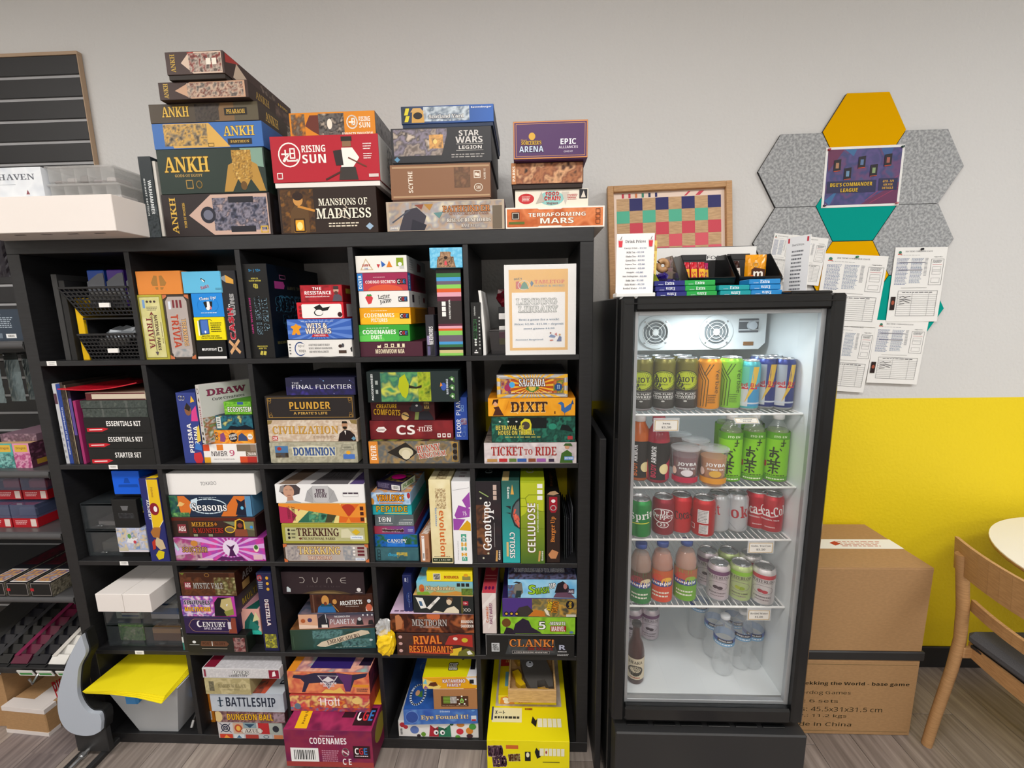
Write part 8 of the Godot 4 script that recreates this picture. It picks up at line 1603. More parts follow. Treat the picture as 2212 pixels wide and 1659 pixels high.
		if k == 3:
			t.rotation.x = deg_to_rad(-50)
			t.position.y += 0.008

func fridge_top() -> void:
	var y := FTOP + 0.0006
	# price list in a clear stand
	var z := 0.095
	var a := at_z(1313, 631, z)
	var b2 := at_z(1393, 631, z)
	var h := at_z(1355, 504, z).y - y
	var w := b2.x - a.x
	var t := thing("price_sign", "clear stand with the drink price list at the fridge corner", "sign", Vector3(maxf((a.x + b2.x) / 2, FX0 + w / 2 + 0.002), y, z))
	var b := MB.new()
	b.block(Vector3(-w / 2 - 0.002, 0, -0.03), Vector3(w / 2 + 0.002, 0.012, 0.02), 0.002)
	put("base", b, M.white, t)
	b = MB.new()
	b.block(Vector3(-w / 2 - 0.001, 0.012, -0.003), Vector3(w / 2 + 0.001, h, -0.001), 0.0004)
	put("sheet_holder", b, M.sleeve, t)
	b = MB.new()
	b.block(Vector3(-w / 2, 0.013, -0.001), Vector3(w / 2, h - 0.001, -0.0002), 0.0)
	put("paper", b, M.paper, t)
	var lines := "f f2f0f0;t Drink_Prices .5 .87 .54 .05 2a2a2c s"
	var items := [["Energy_Drink", "$3.50"], ["Milk_Tea", "$2.50"], ["Shaka_Tea", "$2.50"], ["Green_Tea", "$2.50"], ["Tejava_Tea", "$2.00"], ["Body_Armor", "$2.00"], ["Snapple", "$2.00"], ["San_Pellegrino", "$2.00"], ["Soda_Can", "$1.50"], ["Soda_Water", "$1.50"], ["Bottled_Water", "$1.00"]]
	for k in items.size():
		var n: String = items[k][0]
		var ww := n.length() * 0.029
		var yy := 0.755 - k * 0.068
		lines += ";t %s %f %f %f .03 3a3a3c s;t -_%s %f %f .21 .03 4a648c s" % [n, 0.5 - 0.12, yy, ww, items[k][1], 0.5 + ww / 2 + 0.01, yy]
	for s in [0.1, 0.9]:
		lines += ";p d8404c %f .88 %f .88 %f .78 %f .78;r %f .88 %f .9 d8c8c8;l .008 3a3a3c %f .9 %f .95" % [s - 0.055, s + 0.055, s + 0.042, s - 0.042, s - 0.06, s + 0.06, s, s + 0.03]
	printed("lettering", flat(Vector3(-w / 2, 0.013, -0.0002), Vector3.RIGHT, Vector3.UP, w, h - 0.014), lines, t)
	# second small price list, edge turned
	var c := at_z(1716, 622, -0.02)
	t = thing("price_sign", "clear stand with the narrow snack price list beside snack bins", "sign", Vector3(c.x, y, -0.02), deg_to_rad(-58))
	h = at_z(1716, 510, -0.02).y - y
	b = MB.new()
	b.block(Vector3(-0.036, 0, -0.025), Vector3(0.036, 0.003, 0.025), 0.001)
	put("base", b, M.film, t)
	b = MB.new()
	b.block(Vector3(-0.034, 0.003, -0.002), Vector3(0.034, h, 0.0), 0.0004)
	put("paper", b, M.paper, t)
	printed("lettering", flat(Vector3(-0.033, 0.004, 0.0001), Vector3.RIGHT, Vector3.UP, 0.066, h - 0.005), "f eef0f4;t Snack_Prices .5 .86 .5 .04 5a5c64 s;x .26 .06 .76 .78 11 6a6c74;r .06 .9 .14 .98 c84450;r .86 .9 .94 .98 c84450", t)
	# dark phone lying near the corner
	c = at_z(1777, 624, 0.08)
	t = thing("tablet", "black tablet lying flat on the fridge top corner", "tablet", Vector3(minf(c.x, FX1 - 0.062), y, 0.07), deg_to_rad(6))
	b = MB.new()
	b.block(Vector3(-0.06, 0, -0.05), Vector3(0.06, 0.009, 0.05), 0.003)
	put("case", b, M.black_gloss, t)
	b = MB.new()
	b.block(Vector3(-0.054, 0.009, -0.044), Vector3(0.054, 0.0096, 0.044), 0.0)
	put("screen", b, M.black_gloss, t)
	# gum packs
	var gum := [[1448, 614, 3, "2c2f7c", "navy"], [1513, 613, 3, "2ea84c", "green"], [1586, 620, 2, "1fa0a8", "teal"], [1653, 609, 3, "2c8cd0", "sky blue"]]
	for g in gum:
		for k in g[2]:
			var p := at_z(g[0], 633, 0.088)
			var o := thing("gum_pack", "%s chewing gum pack, %s of its stack" % [g[4], ["lowest", "second from below" if g[2] == 3 else "upper one", "topmost"][k]], "gum pack", Vector3(p.x + [0.004, 0.0, -0.003][k], y + k * 0.0149, 0.088), deg_to_rad([0.0, 1.0, -1.5][k]), "chewing gum packs before the snack bins")
			b = MB.new()
			b.block(Vector3(-0.042, 0, -0.062), Vector3(0.042, 0.0143, 0), 0.0015, hex(g[3]))
			put("pack", b, M.gloss, o)
			printed("front_print", flat(Vector3(-0.042, 0, 0), Vector3.RIGHT, Vector3.UP, 0.084, 0.0143), "t Extra .5 .52 .3 .56 f4f8fc s %s;x .14 .2 .3 .4 1 d0d8e8" % ("0" if k == g[2] - 1 or k == 1 and g[4] == "green" else "180"), o)
	# snack bins: dark plastic with pointed sides
	var bins := [[1486, 1589], [1597, 1690]]
	for k in 2:
		var xa := at_z(bins[k][0], 600, 0.02).x
		var xb := at_z(bins[k][1], 600, 0.02).x
		t = thing("snack_bin", ["glossy black pointed snack bin with red wrapped bars", "glossy black pointed snack bin with an orange candy bag"][k], "bin", Vector3((xa + xb) / 2, y, 0.0), 0, "snack bins on the fridge")
		var wd := xb - xa - 0.003
		var side := PackedVector2Array([Vector2(0.0, 0.004), Vector2(0.022, 0.055), Vector2(-0.05, 0.128), Vector2(-0.12, 0.13), Vector2(-0.12, 0.0)])
		for s in [-1, 1]:
			b = MB.new()
			b.slab(side, -0.0012, 0.0012, Color.WHITE, Transform3D(Basis(Vector3.UP, -PI / 2), Vector3(s * wd / 2, 0, 0)))
			put("side_panel", b, M.black_gloss, t)
		b = MB.new()
		b.quad(Vector3(-wd / 2, 0.004, 0.0), Vector3(wd / 2, 0.004, 0.0), Vector3(wd / 2, 0.055, 0.022), Vector3(-wd / 2, 0.055, 0.022), Vector3(0, -0.3, 1))
		b.block(Vector3(-wd / 2, 0.053, 0.0195), Vector3(wd / 2, 0.0565, 0.0232), 0.0008)
		b.block(Vector3(-wd / 2, 0.0, -0.12), Vector3(wd / 2, 0.004, 0.0), 0.0005)
		put("front_panel", b, M.black_gloss, t)
		b = MB.new()
		b.block(Vector3(-wd / 2, 0.0, -0.123), Vector3(wd / 2, 0.12, -0.12), 0.0005)
		b.block(Vector3(-wd * 0.32, 0.12, -0.123), Vector3(wd * 0.28, 0.138, -0.12), 0.0012)
		put("back_panel", b, M.black_matte, t)
		if k == 0:
			for i in 4:
				candy_bar(["red and yellow wrapped bar standing at the bin side", "red and yellow wrapped bar second in the bin", "red and yellow wrapped bar third in the bin", "magenta wrapped bar behind the others"][i], Vector3(xa + 0.018 + i * 0.023, y + 0.006, -0.035 - (0.03 if i == 3 else 0.0)), ["c81c2c", "c81c2c", "b81c2c", "a81c5c"][i], "e8b024", "STAR", "candy bars in the bin")
		else:
			var o := thing("candy_bag", "orange candy bag with brown letter in the snack bin", "candy bag", Vector3((xa + xb) / 2 + 0.006, y + 0.008, -0.028))
			b = pillow(0.062, 0.115, 0.026, hex("e89a10"), 4)
			put("bag", b, M.gloss, o)
			printed("front_print", flat(Vector3(-0.028, 0.035, 0.0135), Vector3.RIGHT, Vector3.UP, 0.056, 0.06), "p 4a2414 .2 .1 .2 .6 .36 .7 .9 .6 .9 .1;t m .55 .34 .5 .34 f4ece0;e .24 .24 .1 .1 d85c1c;o .4 .84 .12 .12 .03 f0d8a0", o)
			candy_bar("brown and white cookie bar beside the orange bag", Vector3(xa + 0.02, y + 0.006, -0.03), "3a1c14", "e8e0d8", "HERSH", "candy bars in the bin")
	# left bin of purple wrapped candies with a triangular chocolate bar
	var lx := at_z(1440, 600, 0.02).x
	t = thing("snack_bin", "smoky clear snack bin with purple wrapped candies", "bin", Vector3(lx, y, 0.0), 0, "snack bins on the fridge")
	var sd := PackedVector2Array([Vector2(0.0, 0.004), Vector2(0.022, 0.055), Vector2(-0.05, 0.128), Vector2(-0.12, 0.13), Vector2(-0.12, 0.0)])
	b = MB.new()
	b.slab(sd, -0.001, 0.001, Color.WHITE, Transform3D(Basis(Vector3.UP, -PI / 2), Vector3(0.036, 0, 0)))
	b.quad(Vector3(-0.036, 0.004, 0.0), Vector3(0.036, 0.004, 0.0), Vector3(0.036, 0.055, 0.022), Vector3(-0.036, 0.055, 0.022), Vector3(0, -0.3, 1))
	b.block(Vector3(-0.036, 0.0, -0.12), Vector3(0.036, 0.004, 0.0), 0.0005)
	put("bin_walls", b, M.smoke, t)
	var rng := RandomNumberGenerator.new()
	rng.seed = 12
	for i in 11:
		var m := wrinkled(Vector3(0.034, 0.018, 0.016), 0.006, 40 + i, hex(["34248c", "2c2074", "44309c"][i % 3]), 10, 6)
		var o := put("wrapped_candy", m, M.gloss, self)
		o.position = Vector3(lx - 0.022 + 0.022 * (i % 3), y + 0.014 + 0.016 * int(i / 3.0), -0.02 - 0.014 * (i % 2))
		o.rotation = Vector3(rng.randf_range(-0.5, 0.5), rng.randf_range(-1.5, 1.5), rng.randf_range(-0.6, 0.6))
		tag(o, "crinkled purple wrapped candy heaped in the smoky bin", "candy", "purple wrapped candies")
	t = thing("chocolate_bar_box", "tall yellow chocolate bar carton with red letters", "chocolate bar", Vector3(at_z(1409, 600, -0.02).x, y, -0.03), deg_to_rad(-8))
	b = MB.new()
	b.slab(PackedVector2Array([Vector2(-0.013, 0.02), Vector2(0.013, 0.02), Vector2(0.013, 0.17), Vector2(-0.013, 0.17)]), -0.02, 0.004, hex("e8c860"))
	put("carton", b, M.card, t)
	printed("front_print", flat(Vector3(-0.013, 0.02, 0.004), Vector3.RIGHT, Vector3.UP, 0.026, 0.15), "f ecd070;p c8a050 0 .8 .5 .98 1 .86 1 .8;t TOBLERONE .5 .38 .5 .72 b83424 b -90", t)
	b = MB.new()
	b.block(Vector3(-0.014, 0, -0.022), Vector3(0.014, 0.0202, 0.006), 0.001, hex("c8a848"))
	put("foot", b, M.card, t)
	var lm := put("candy_bag", wrinkled(Vector3(0.05, 0.06, 0.04), 0.012, 71, hex("8a9420")), M.gloss, self)
	lm.position = Vector3(at_z(1405, 600, 0.04).x, y + 0.033, 0.03)
	tag(lm, "olive green crumpled candy bag next to the price stand", "candy bag")
	var dn := MB.new()
	var ring := []
	for i in 19:
		ring.append(Vector3(0.014 * cos(TAU * i / 18), 0.014 * sin(TAU * i / 18), 0))
	dn.tube(ring, 0.009, 8, hex("c09468"), false)
	var dt := put("wrapped_donut", dn, M.gloss, self)
	dt.position = Vector3(at_z(1432, 565, -0.06).x, y + 0.1, -0.06)
	tag(dt, "tan ring shaped snack propped over the purple candies", "snack")
	var dp := MB.new()
	dp.block(Vector3(-0.012, -0.1, -0.012), Vector3(0.012, -0.0235, 0.012), 0.002, hex("5a4a90"))
	put("packet", dp, M.gloss, dt)
	# framed game board leaning on the wall, and the white plate in front of it
	var tl := at_z(1318, 403, -0.395)
	var tr := at_z(1574, 394, -0.395)
	var fw := 0.455
	var fh := 0.425
	var o := thing("framed_game_board", "wooden framed colourful chequered game board leaning on the wall", "game board", Vector3(tl.x + fw / 2 - 0.004, y + 0.002, -0.352), 0)
	o.rotation.x = -asin(0.05 / fh)
	o.rotation.z = deg_to_rad(1.2)
	for q in [[-fw / 2, 0, -fw / 2 + 0.022, fh], [fw / 2 - 0.022, 0, fw / 2, fh], [-fw / 2 + 0.022, fh - 0.022, fw / 2 - 0.022, fh], [-fw / 2 + 0.022, 0, fw / 2 - 0.022, 0.022]]:
		b = MB.new()
		b.block(Vector3(q[0], q[1], 0), Vector3(q[2], q[3], 0.024), 0.0015)
		put("frame_bar", b, M.oak, o)
	b = MB.new()
	b.block(Vector3(-fw / 2 + 0.022, 0.022, 0.002), Vector3(fw / 2 - 0.022, fh - 0.022, 0.008), 0.0, hex("eed8c8"))
	var bd := put("board", b, M.card, o, "pink margined board with bright squares")
	var cols := [["", "2f3068"], ["58b898", ""], ["", "d04858"], ["dc5c68", ""], ["", "e06070"], ["e4909c", ""], ["", "d8885c"], ["3a7a64", ""]]
	var n := 0.0482
	for r in 8:
		for k in 8:
			var cc: String = cols[r][0] if k % 2 == 0 else cols[r][1]
			if r % 2 == 1:
				cc = cols[r][0] if k % 2 == 0 else ""
			else:
				cc = cols[r][1] if k % 2 == 1 else ""
			var xa := -4 * n + k * n
			var ya := fh - 0.022 - 0.022 - (r + 1) * 0.0455
			if ya < 0.024:
				continue
			b = MB.new()
			b.block(Vector3(xa, ya, 0.008), Vector3(xa + n - 0.0003, ya + 0.0452, 0.0086), 0.0, hex(cc) if cc else hex("c49c70"))
			put("square", b, M.card if cc else M.oak_light, bd)
	printed("margin_print", flat(Vector3(-fw / 2 + 0.022, fh - 0.044, 0.0082), Vector3.RIGHT, Vector3.UP, fw - 0.044, 0.02), "r .08 .1 .1 .9 c83c50;r .14 .1 .16 .9 c83c50;r .2 .1 .22 .9 d8804c;r .26 .1 .28 .9 3c8a74;r .32 .1 .34 .9 2c3c5c;r .38 .1 .4 .9 2f3068;p d04c5c .64 .1 .68 .9 .7 .9 .66 .1;p d04c5c .74 .1 .78 .9 .82 .9 .78 .1", bd)
	var wp := at_z(1525, 533, -0.17)
	t = thing("reserved_plate", "white plate with hand written reserved note behind snack bins", "sign", Vector3(wp.x, y, -0.17))
	b = MB.new()
	b.block(Vector3(-0.165, 0, -0.003), Vector3(0.165, wp.y - y, 0), 0.0008)
	put("plate", b, M.white, t)
	printed("lettering", flat(Vector3(-0.165, wp.y - y - 0.05, 0.0), Vector3.RIGHT, Vector3.UP, 0.33, 0.05), "t RESERVED_FOR .4 .3 .5 .22 1c1c1e r;l .03 3a3a3c 0 .98 1 .98", t)

func pillow(w: float, h: float, d: float, col: Color, s: int) -> MB:
	var fn := FastNoiseLite.new()
	fn.seed = s
	fn.frequency = 30.0
	var b := MB.new()
	var nx := 10
	var ny := 14
	var pt := func(i: int, j: int, g: float) -> Vector3:
		var u := float(i) / nx
		var v := float(j) / ny
		var e := pow(sin(PI * clampf(u, 0.0, 1.0)), 0.45) * pow(sin(PI * clampf(lerpf(0.03, 0.97, v), 0.0, 1.0)), 0.5)
		return Vector3((u - 0.5) * w, v * h, g * (d * 0.5 * e + fn.get_noise_3d(u, v, g) * 0.003))
	for g in [1.0, -1.0]:
		for j in ny:
			for i in nx:
				b.quad(pt.call(i, j, g), pt.call(i + 1, j, g), pt.call(i + 1, j + 1, g), pt.call(i, j + 1, g), Vector3(0, 0, g), col)
	return b

func candy_bar(label: String, p: Vector3, col: String, panel: String, word: String, group: String) -> void:
	var t := thing("candy_bar", label, "candy bar", p, deg_to_rad(-4), group)
	var b := pillow(0.021, 0.105, 0.012, hex(col), 8)
	put("wrapper", b, M.gloss, t)
	printed("front_print", flat(Vector3(-0.0085, 0.022, 0.0062), Vector3.RIGHT, Vector3.UP, 0.017, 0.06), "f %s;t %s .5 .45 .6 .8 %s b -90" % [panel, word, col], t)
	t.rotation.x = deg_to_rad(-14)

# ---------- on the wall ----------
func wall_things() -> void:
	var r := 0.1475
	var hx := [[2.853, 2.208, "e2a80c", "yellow felt hexagon panel at the very top of the cluster"], [2.631, 2.078, "", "grey felt hexagon panel left of the poster"], [3.074, 2.078, "", "grey felt hexagon panel right of the poster"], [2.853, 1.951, "149a8e", "teal felt hexagon panel below the poster"], [2.631, 1.822, "", "grey felt hexagon panel over the snack price list"], [3.075, 1.822, "", "grey felt hexagon panel above the pinned score sheet"], [2.853, 1.694, "e2a80c", "yellow felt hexagon panel behind the score sheets"], [3.075, 1.565, "149a8e", "teal felt hexagon panel mostly covered by score sheets"]]
	for k in hx.size():
		var q: Array = hx[k]
		var t := thing("felt_hexagon", q[3], "wall panel", Vector3(q[0], q[1], WALL), 0, "felt hexagons on the wall")
		var p := PackedVector2Array()
		for i in 6:
			p.append(Vector2(cos(TAU * i / 6), sin(TAU * i / 6)) * (r - 0.0008))
		var b := MB.new()
		b.slab(p, 0.0005, 0.0095, hex("1c1c1c"))
		put("backing", b, M.card, t)
		b = MB.new()
		b.slab(p, 0.0096, 0.011, hex(q[2]) if q[2] else Color.WHITE)
		put("felt_face", b, M.felt if q[2] else M.grey_felt, t)
	var zf := WALL + 0.0125
	# poster
	var sheet := "f f0efec;t 2026_THEME_COMMANDER_LEAGUE .46 .945 .52 .018 3a3a40 s;e .1 .93 .03 .022 3a7a64;r .06 .9 .14 .915 c86a5c;x .12 .89 .5 .9 1 8a8a90;x .06 .5 .3 .86 22 6a78a0;x .34 .52 .58 .86 20 7a8aa8;x .6 .62 .66 .86 14 8a8a90;t Upgrades .84 .87 .16 .014 3a3a40 s;b .72 .5 .96 .84 .004 6a6a6c;x .75 .79 .93 .83 3 5a5a60;l .004 c84450 .75 .77 .93 .77;b .76 .68 .92 .74 .003 9a9a9c;b .76 .64 .92 .7 .003 9a9a9c;b .76 .53 .92 .59 .003 9a9a9c;l .003 6a6a6c .2 .46 .7 .46;b .16 .08 .92 .42 .004 6a6a6c;x .24 .39 .84 .41 1 5a5a60;l .003 8a8a8c .44 .08 .44 .4;l .003 8a8a8c .76 .08 .76 .4"
	for k in 10:
		sheet += ";l .0025 7a7a7c .16 %f .92 %f" % [0.11 + k * 0.029, 0.11 + k * 0.029]
	var handwriting := ";l .006 2a2a34 .2 .33 .26 .35 .3 .33 .4 .35;l .006 2a2a34 .2 .3 .3 .31 .42 .29;l .006 2a2a34 .2 .27 .28 .29 .4 .26;l .006 2a2a34 .2 .24 .3 .25;r .03 .16 .12 .34 2a1c1c;e .075 .26 .03 .03 a8543c;l .006 2a2a60 .1 .8 .6 .8;l .006 2a2a60 .1 .7 .56 .7"
	var sh := [
		[[1673, 503], [1712, 508], [1700, 600], [1655, 596], "pinned paper sheet peeking left of the snack price list", 0.0, ""],
		[[1712, 507], [1789, 515], [1769, 617], [1690, 610], "score sheet pinned behind the snack price list", 0.0015, ""],
		[[1783, 548], [1912, 553], [1899, 708], [1757, 700], "score sheet pinned over the yellow hexagon beside the fridge", 0.003, ""],
		[[1790, 690], [1879, 706], [1878, 845], [1780, 845], "score sheet hanging low beside the fridge edge", 0.0002, ""],
		[[1893, 690], [2002, 696], [1984, 829], [1872, 828], "score sheet with handwriting hanging lowest of all", 0.0008, handwriting],
		[[1937, 536], [2039, 532], [2033, 691], [1911, 698], "score sheet with handwriting pinned under the grey hexagon", 0.0022, handwriting]]
	for k in sh.size():
		var q: Array = sh[k]
		var a := at_z(q[3][0], q[3][1], zf + q[5])
		var b := at_z(q[2][0], q[2][1], zf + q[5])
		var c := at_z(q[0][0], q[0][1], zf + q[5])
		var d := at_z(q[1][0], q[1][1], zf + q[5])
		var w := ((b - a).length() + (d - c).length()) / 2
		var h := ((c - a).length() + (d - b).length()) / 2
		var turn := atan2(d.y - c.y, d.x - c.x) * 0.5 + atan2(-(c.x - a.x), c.y - a.y) * 0.5
		var mid := (a + b + c + d) / 4
		var t := thing("pinned_sheet", q[4], "paper", mid, 0, "score sheets pinned to the hexagons")
		t.rotation.z = turn
		var m := MB.new()
		# paper bellies out a little between its pins
		var f := flat(Vector3(-w / 2, -h / 2, 0), Vector3.RIGHT, Vector3.UP, w, h)
		for i in 8:
			var v0 := i / 8.0
			var v1 := (i + 1) / 8.0
			m.quad(Vector3(-w / 2, -h / 2 + h * v0, 0), Vector3(w / 2, -h / 2 + h * v0, 0), Vector3(w / 2, -h / 2 + h * v1, 0), Vector3(-w / 2, -h / 2 + h * v1, 0), Vector3.BACK)
		m.block(Vector3(-w / 2, -h / 2, -0.0005), Vector3(w / 2, h / 2, -0.0001), 0.0)
		put("paper", m, M.paper, t)
		printed("lettering", f, sheet + q[6], t)
		if k in [2, 5]:
			pin(t, Vector3(0, h / 2 - 0.008, 0), "3c8a5c" if k == 2 else "26262a")
	var a := at_z(1776, 445, zf)
	var b := at_z(1945, 448, zf)
	var c := at_z(1783, 318, zf)
	var d := at_z(1951, 313, zf)
	var w := ((b - a).length() + (d - c).length()) / 2
	var h := ((c - a).length() + (d - b).length()) / 2
	var t := thing("league_poster", "purple and blue league poster with yellow letters pinned on hexagons", "poster", (a + b + c + d) / 4)
	t.rotation.z = deg_to_rad(0.6)
	var m := MB.new()
	m.block(Vector3(-w / 2, -h / 2, -0.0006), Vector3(w / 2, h / 2, 0), 0.0)
	put("paper", m, M.paper, t)
	var dsl := "f ecebe8;r .03 .04 .97 .96 4a4678;n .03 .04 .97 .96 .12 5 4a4678 5a4c84 3c4474 6a4470 44507c;p 6a2c50 .03 .96 .24 .96 .05 .6;p 3a6a98 .24 .96 .4 .96 .36 .84;p 3c5a90 .7 .96 .86 .96 .8 .7;p 6a3458 .5 .04 .97 .4 .97 .04;l .01 9c3c5c .56 .1 .95 .5;l .01 9c3c5c .62 .06 .96 .3;p 3c6c9c .03 .12 .2 .3 .1 .04;r .05 .24 .68 .44 2c2c50;r .71 .26 .95 .46 2c2c50;T BGE'S_COMMANDER .36 .38 .54 .06 e0b838 5a4420 b 0 .06;T LEAGUE .34 .285 .22 .06 e0b838 5a4420 b 0 .06;t 4/18_-_5/9 .83 .41 .14 .04 d8a838;t ASK_FOR .83 .355 .12 .035 d8a838;t DETAILS .83 .3 .14 .035 d8a838"
	for q in [[.16, .7, "b0805c"], [.3, .56, "6a90b0"], [.47, .74, "5a78a0"], [.63, .6, "8aa070"], [.8, .76, "a85c50"]]:
		dsl += ";p 17151c %f %f %f %f %f %f %f %f;r %f %f %f %f %s;l .012 c04c34 %f %f %f %f" % [q[0] - .045, q[1] - .1, q[0] + .045, q[1] - .085, q[0] + .045, q[1] + .1, q[0] - .045, q[1] + .085, q[0] - .02, q[1] - .05, q[0] + .02, q[1] + .04, q[2], q[0] - .04, q[1] - .1, q[0] + .04, q[1] - .09]
	printed("print", flat(Vector3(-w / 2, -h / 2, 0), Vector3.RIGHT, Vector3.UP, w, h), dsl, t)
	pin(t, Vector3(-w / 2 + 0.01, h / 2 - 0.008, 0), "a81c34")
	pin(t, Vector3(w / 2 - 0.01, h / 2 - 0.008, 0), "2c4a40")
	pin(t, Vector3(-w / 2 + 0.01, -h / 2 + 0.008, 0), "3a1c44")
	pin(t, Vector3(w / 2 - 0.01, -h / 2 + 0.008, 0), "c87c84")
func pin(parent: Node3D, p: Vector3, col: String) -> void:
	var b := MB.new()
	b.lathe([[0.0, 0.008], [0.004, 0.0075], [0.0045, 0.005], [0.003, 0.002], [0.0045, 0.0]], 10, Vector3.ZERO, hex(col), true, Transform3D(Basis(Vector3.RIGHT, PI / 2), p))
	put("push_pin", b, M.gloss, parent)

# ---------- right side: cartons, chair and table ----------
func carton(label: String, lo: Vector3, hi: Vector3, front: String, top: String, tape: bool) -> void:
	var c := Vector3((lo.x + hi.x) / 2, lo.y, (lo.z + hi.z) / 2)
	var t := thing("cardboard_box", label, "cardboard box", c)
	var b := MB.new()
	b.block(lo - c, hi - c, 0.0025)
	put("carton_body", b, M.kraft, t)
	b = MB.new()
	var hz := (hi.z - lo.z) / 2
	var hw := (hi.x - lo.x) / 2
	var h := hi.y - lo.y
	b.block(Vector3(-hw + 0.001, h, 0.0015), Vector3(hw - 0.001, h + 0.0022, hz - 0.001), 0.0006)
	put("flap", b, M.kraft, t)
	b = MB.new()
	b.block(Vector3(-hw + 0.001, h, -hz + 0.001), Vector3(hw - 0.001, h + 0.0022, -0.0015), 0.0006)
	put("flap", b, M.kraft, t)
	if tape:
		b = MB.new()
		b.block(Vector3(-hw, h + 0.0023, -0.034), Vector3(hw, h + 0.003, 0.034), 0.0)
		var tp := put("packing_tape", b, M.paper, t, "white packing tape with red print")
		printed("tape_print", flat(Vector3(-hw, h + 0.003, 0.034), Vector3.RIGHT, Vector3.FORWARD, hw * 2, 0.068), top, tp)
	if front:
		printed("stamp_print", flat(Vector3(-hw, 0, hz), Vector3.RIGHT, Vector3.UP, hw * 2, h), front, t, M.stamp)

func right_things() -> void:
	carton("brown carton with black stencilled shipping text on the floor", Vector3(2.5, 0.0005, -0.4), Vector3(3.022, 0.312, -0.088), "t Trekking_the_World_-_base_game .57 .69 .76 .06 2a241c b;t Underdog_Games .34 .565 .44 .06 3a3226 r;t Qty:_6_sets .3 .45 .36 .055 3a3226 r;t Meas:_45.5x31x31.5_cm .45 .345 .68 .06 3a3226 r;t N.W.:_11.2_kgs .34 .25 .42 .055 3a3226 r;t Made_in_China .36 .14 .46 .055 3a3226 r;l .006 8a7450 .02 .95 .98 .95;l .006 8a7450 .02 .05 .98 .05", "", false)
	lying_box("flat_black_case", "flat black case lying between the two brown cartons", "case", Vector3(2.5, 0.3145, -0.4), Vector3(3.034, 0.351, -0.085), "17181a", M.black_matte, {"ch": 0.004})
	carton("brown carton with white taped top on the flat black case", Vector3(2.55, 0.3515, -0.405), Vector3(3.022, 0.676, -0.088), "", "x .55 .2 .9 .8 4 c07060;p b83c30 .5 .3 .56 .5 .54 .8 .48 .6", true)
	# table
	var t := thing("round_table", "round white topped cafe table with wooden edge", "table", Vector3(3.635, 0, 0.091))
	var b := MB.new()
	var r := 0.44
	b.lathe([[0.0, 0.718], [r - 0.03, 0.718], [r - 0.002, 0.727], [r, 0.732], [r, 0.7375]], 72, Vector3.ZERO, hex("b08a5c"))
	put("table_edge", b, M.oak, t)
	b = MB.new()
	b.lathe([[r, 0.7375], [r - 0.001, 0.7405], [0.0, 0.7405]], 72, Vector3.ZERO, hex("f0ece0"))
	put("table_top", b, M.card, t)
	b = MB.new()
	b.lathe([[0.0, 0.0], [0.24, 0.0], [0.24, 0.012], [0.05, 0.03], [0.04, 0.05], [0.04, 0.7], [0.12, 0.718], [0.0, 0.718]], 32, Vector3.ZERO, hex("202022"))
	put("pedestal", b, M.black_matte, t)
	# chair: its curved back turned towards the fridge, the seat under the table
	t = thing("wooden_chair", "blond wooden chair with curved back slats and grey seat", "chair", Vector3(3.26, 0, 0.17))
	var zz := [-0.225, 0.225]
	for s in zz:
		b = MB.new()
		# a tapered leg that kinks at the seat and leans back above it
		b.tube([Vector3(-0.205, 0, s), Vector3(-0.19, 0.12, s), Vector3(-0.16, 0.32, s), Vector3(-0.15, 0.43, s), Vector3(-0.158, 0.55, s), Vector3(-0.178, 0.68, s), Vector3(-0.19, 0.752, s)], 0.0155, 10, Color.WHITE, true, 0.0185)
		put("back_leg", b, M.oak, t)
		b = MB.new()
		b.tube([Vector3(0.2, 0, s * 0.95), Vector3(0.19, 0.2, s * 0.95), Vector3(0.18, 0.43, s * 0.95)], 0.013, 10, Color.WHITE, true, 0.019)
		put("front_leg", b, M.oak, t)
		b = MB.new()
		b.block(Vector3(-0.15, 0.372, s * 0.95 - 0.009), Vector3(0.18, 0.412, s * 0.95 + 0.009), 0.003)
		put("side_rail", b, M.oak, t)
	for q in [["top_slat", 0.68, 0.795, -0.2, 0.05, 0.0105], ["back_slat", 0.545, 0.585, -0.165, 0.036, 0.012], ["back_rail", 0.375, 0.425, -0.15, 0.02, 0.012]]:
		b = MB.new()
		var n := 14
		for i in n:
			var f0 := float(i) / n * 2.0 - 1.0
			var f1 := float(i + 1) / n * 2.0 - 1.0
			var x0: float = q[3] - q[4] * (1.0 - f0 * f0) + 0.034
			var x1: float = q[3] - q[4] * (1.0 - f1 * f1) + 0.034
			var reach := 0.262 if q[0] == "top_slat" else 0.222
			var a := Vector3(x0, 0, f0 * reach)
			var c := Vector3(x1, 0, f1 * reach)
			var nn: Vector3 = Vector3(-(c - a).z, 0, (c - a).x).normalized() * float(q[5]) * 0.5
			var lo := Vector3.UP * float(q[1])
			var hi := Vector3.UP * float(q[2])
			var tilt := Vector3(-0.012 if q[0] == "top_slat" else 0.0, 0, 0)
			b.quad(a + nn + lo, c + nn + lo, c + nn + hi + tilt, a + nn + hi + tilt, nn)
			b.quad(a - nn + lo, c - nn + lo, c - nn + hi + tilt, a - nn + hi + tilt, -nn)
			b.quad(a + nn + hi + tilt, c + nn + hi + tilt, c - nn + hi + tilt, a - nn + hi + tilt, Vector3.UP)
			b.quad(a + nn + lo, c + nn + lo, c - nn + lo, a - nn + lo, Vector3.DOWN)
			if i == 0:
				b.quad(a + nn + lo, a - nn + lo, a - nn + hi + tilt, a + nn + hi + tilt, Vector3.FORWARD)
			if i == n - 1:
				b.quad(c + nn + lo, c - nn + lo, c - nn + hi + tilt, c + nn + hi + tilt, Vector3.BACK)
		put(q[0], b, M.oak, t)
	b = MB.new()
	b.block(Vector3(-0.14, 0.425, -0.225), Vector3(0.21, 0.475, 0.225), 0.018)
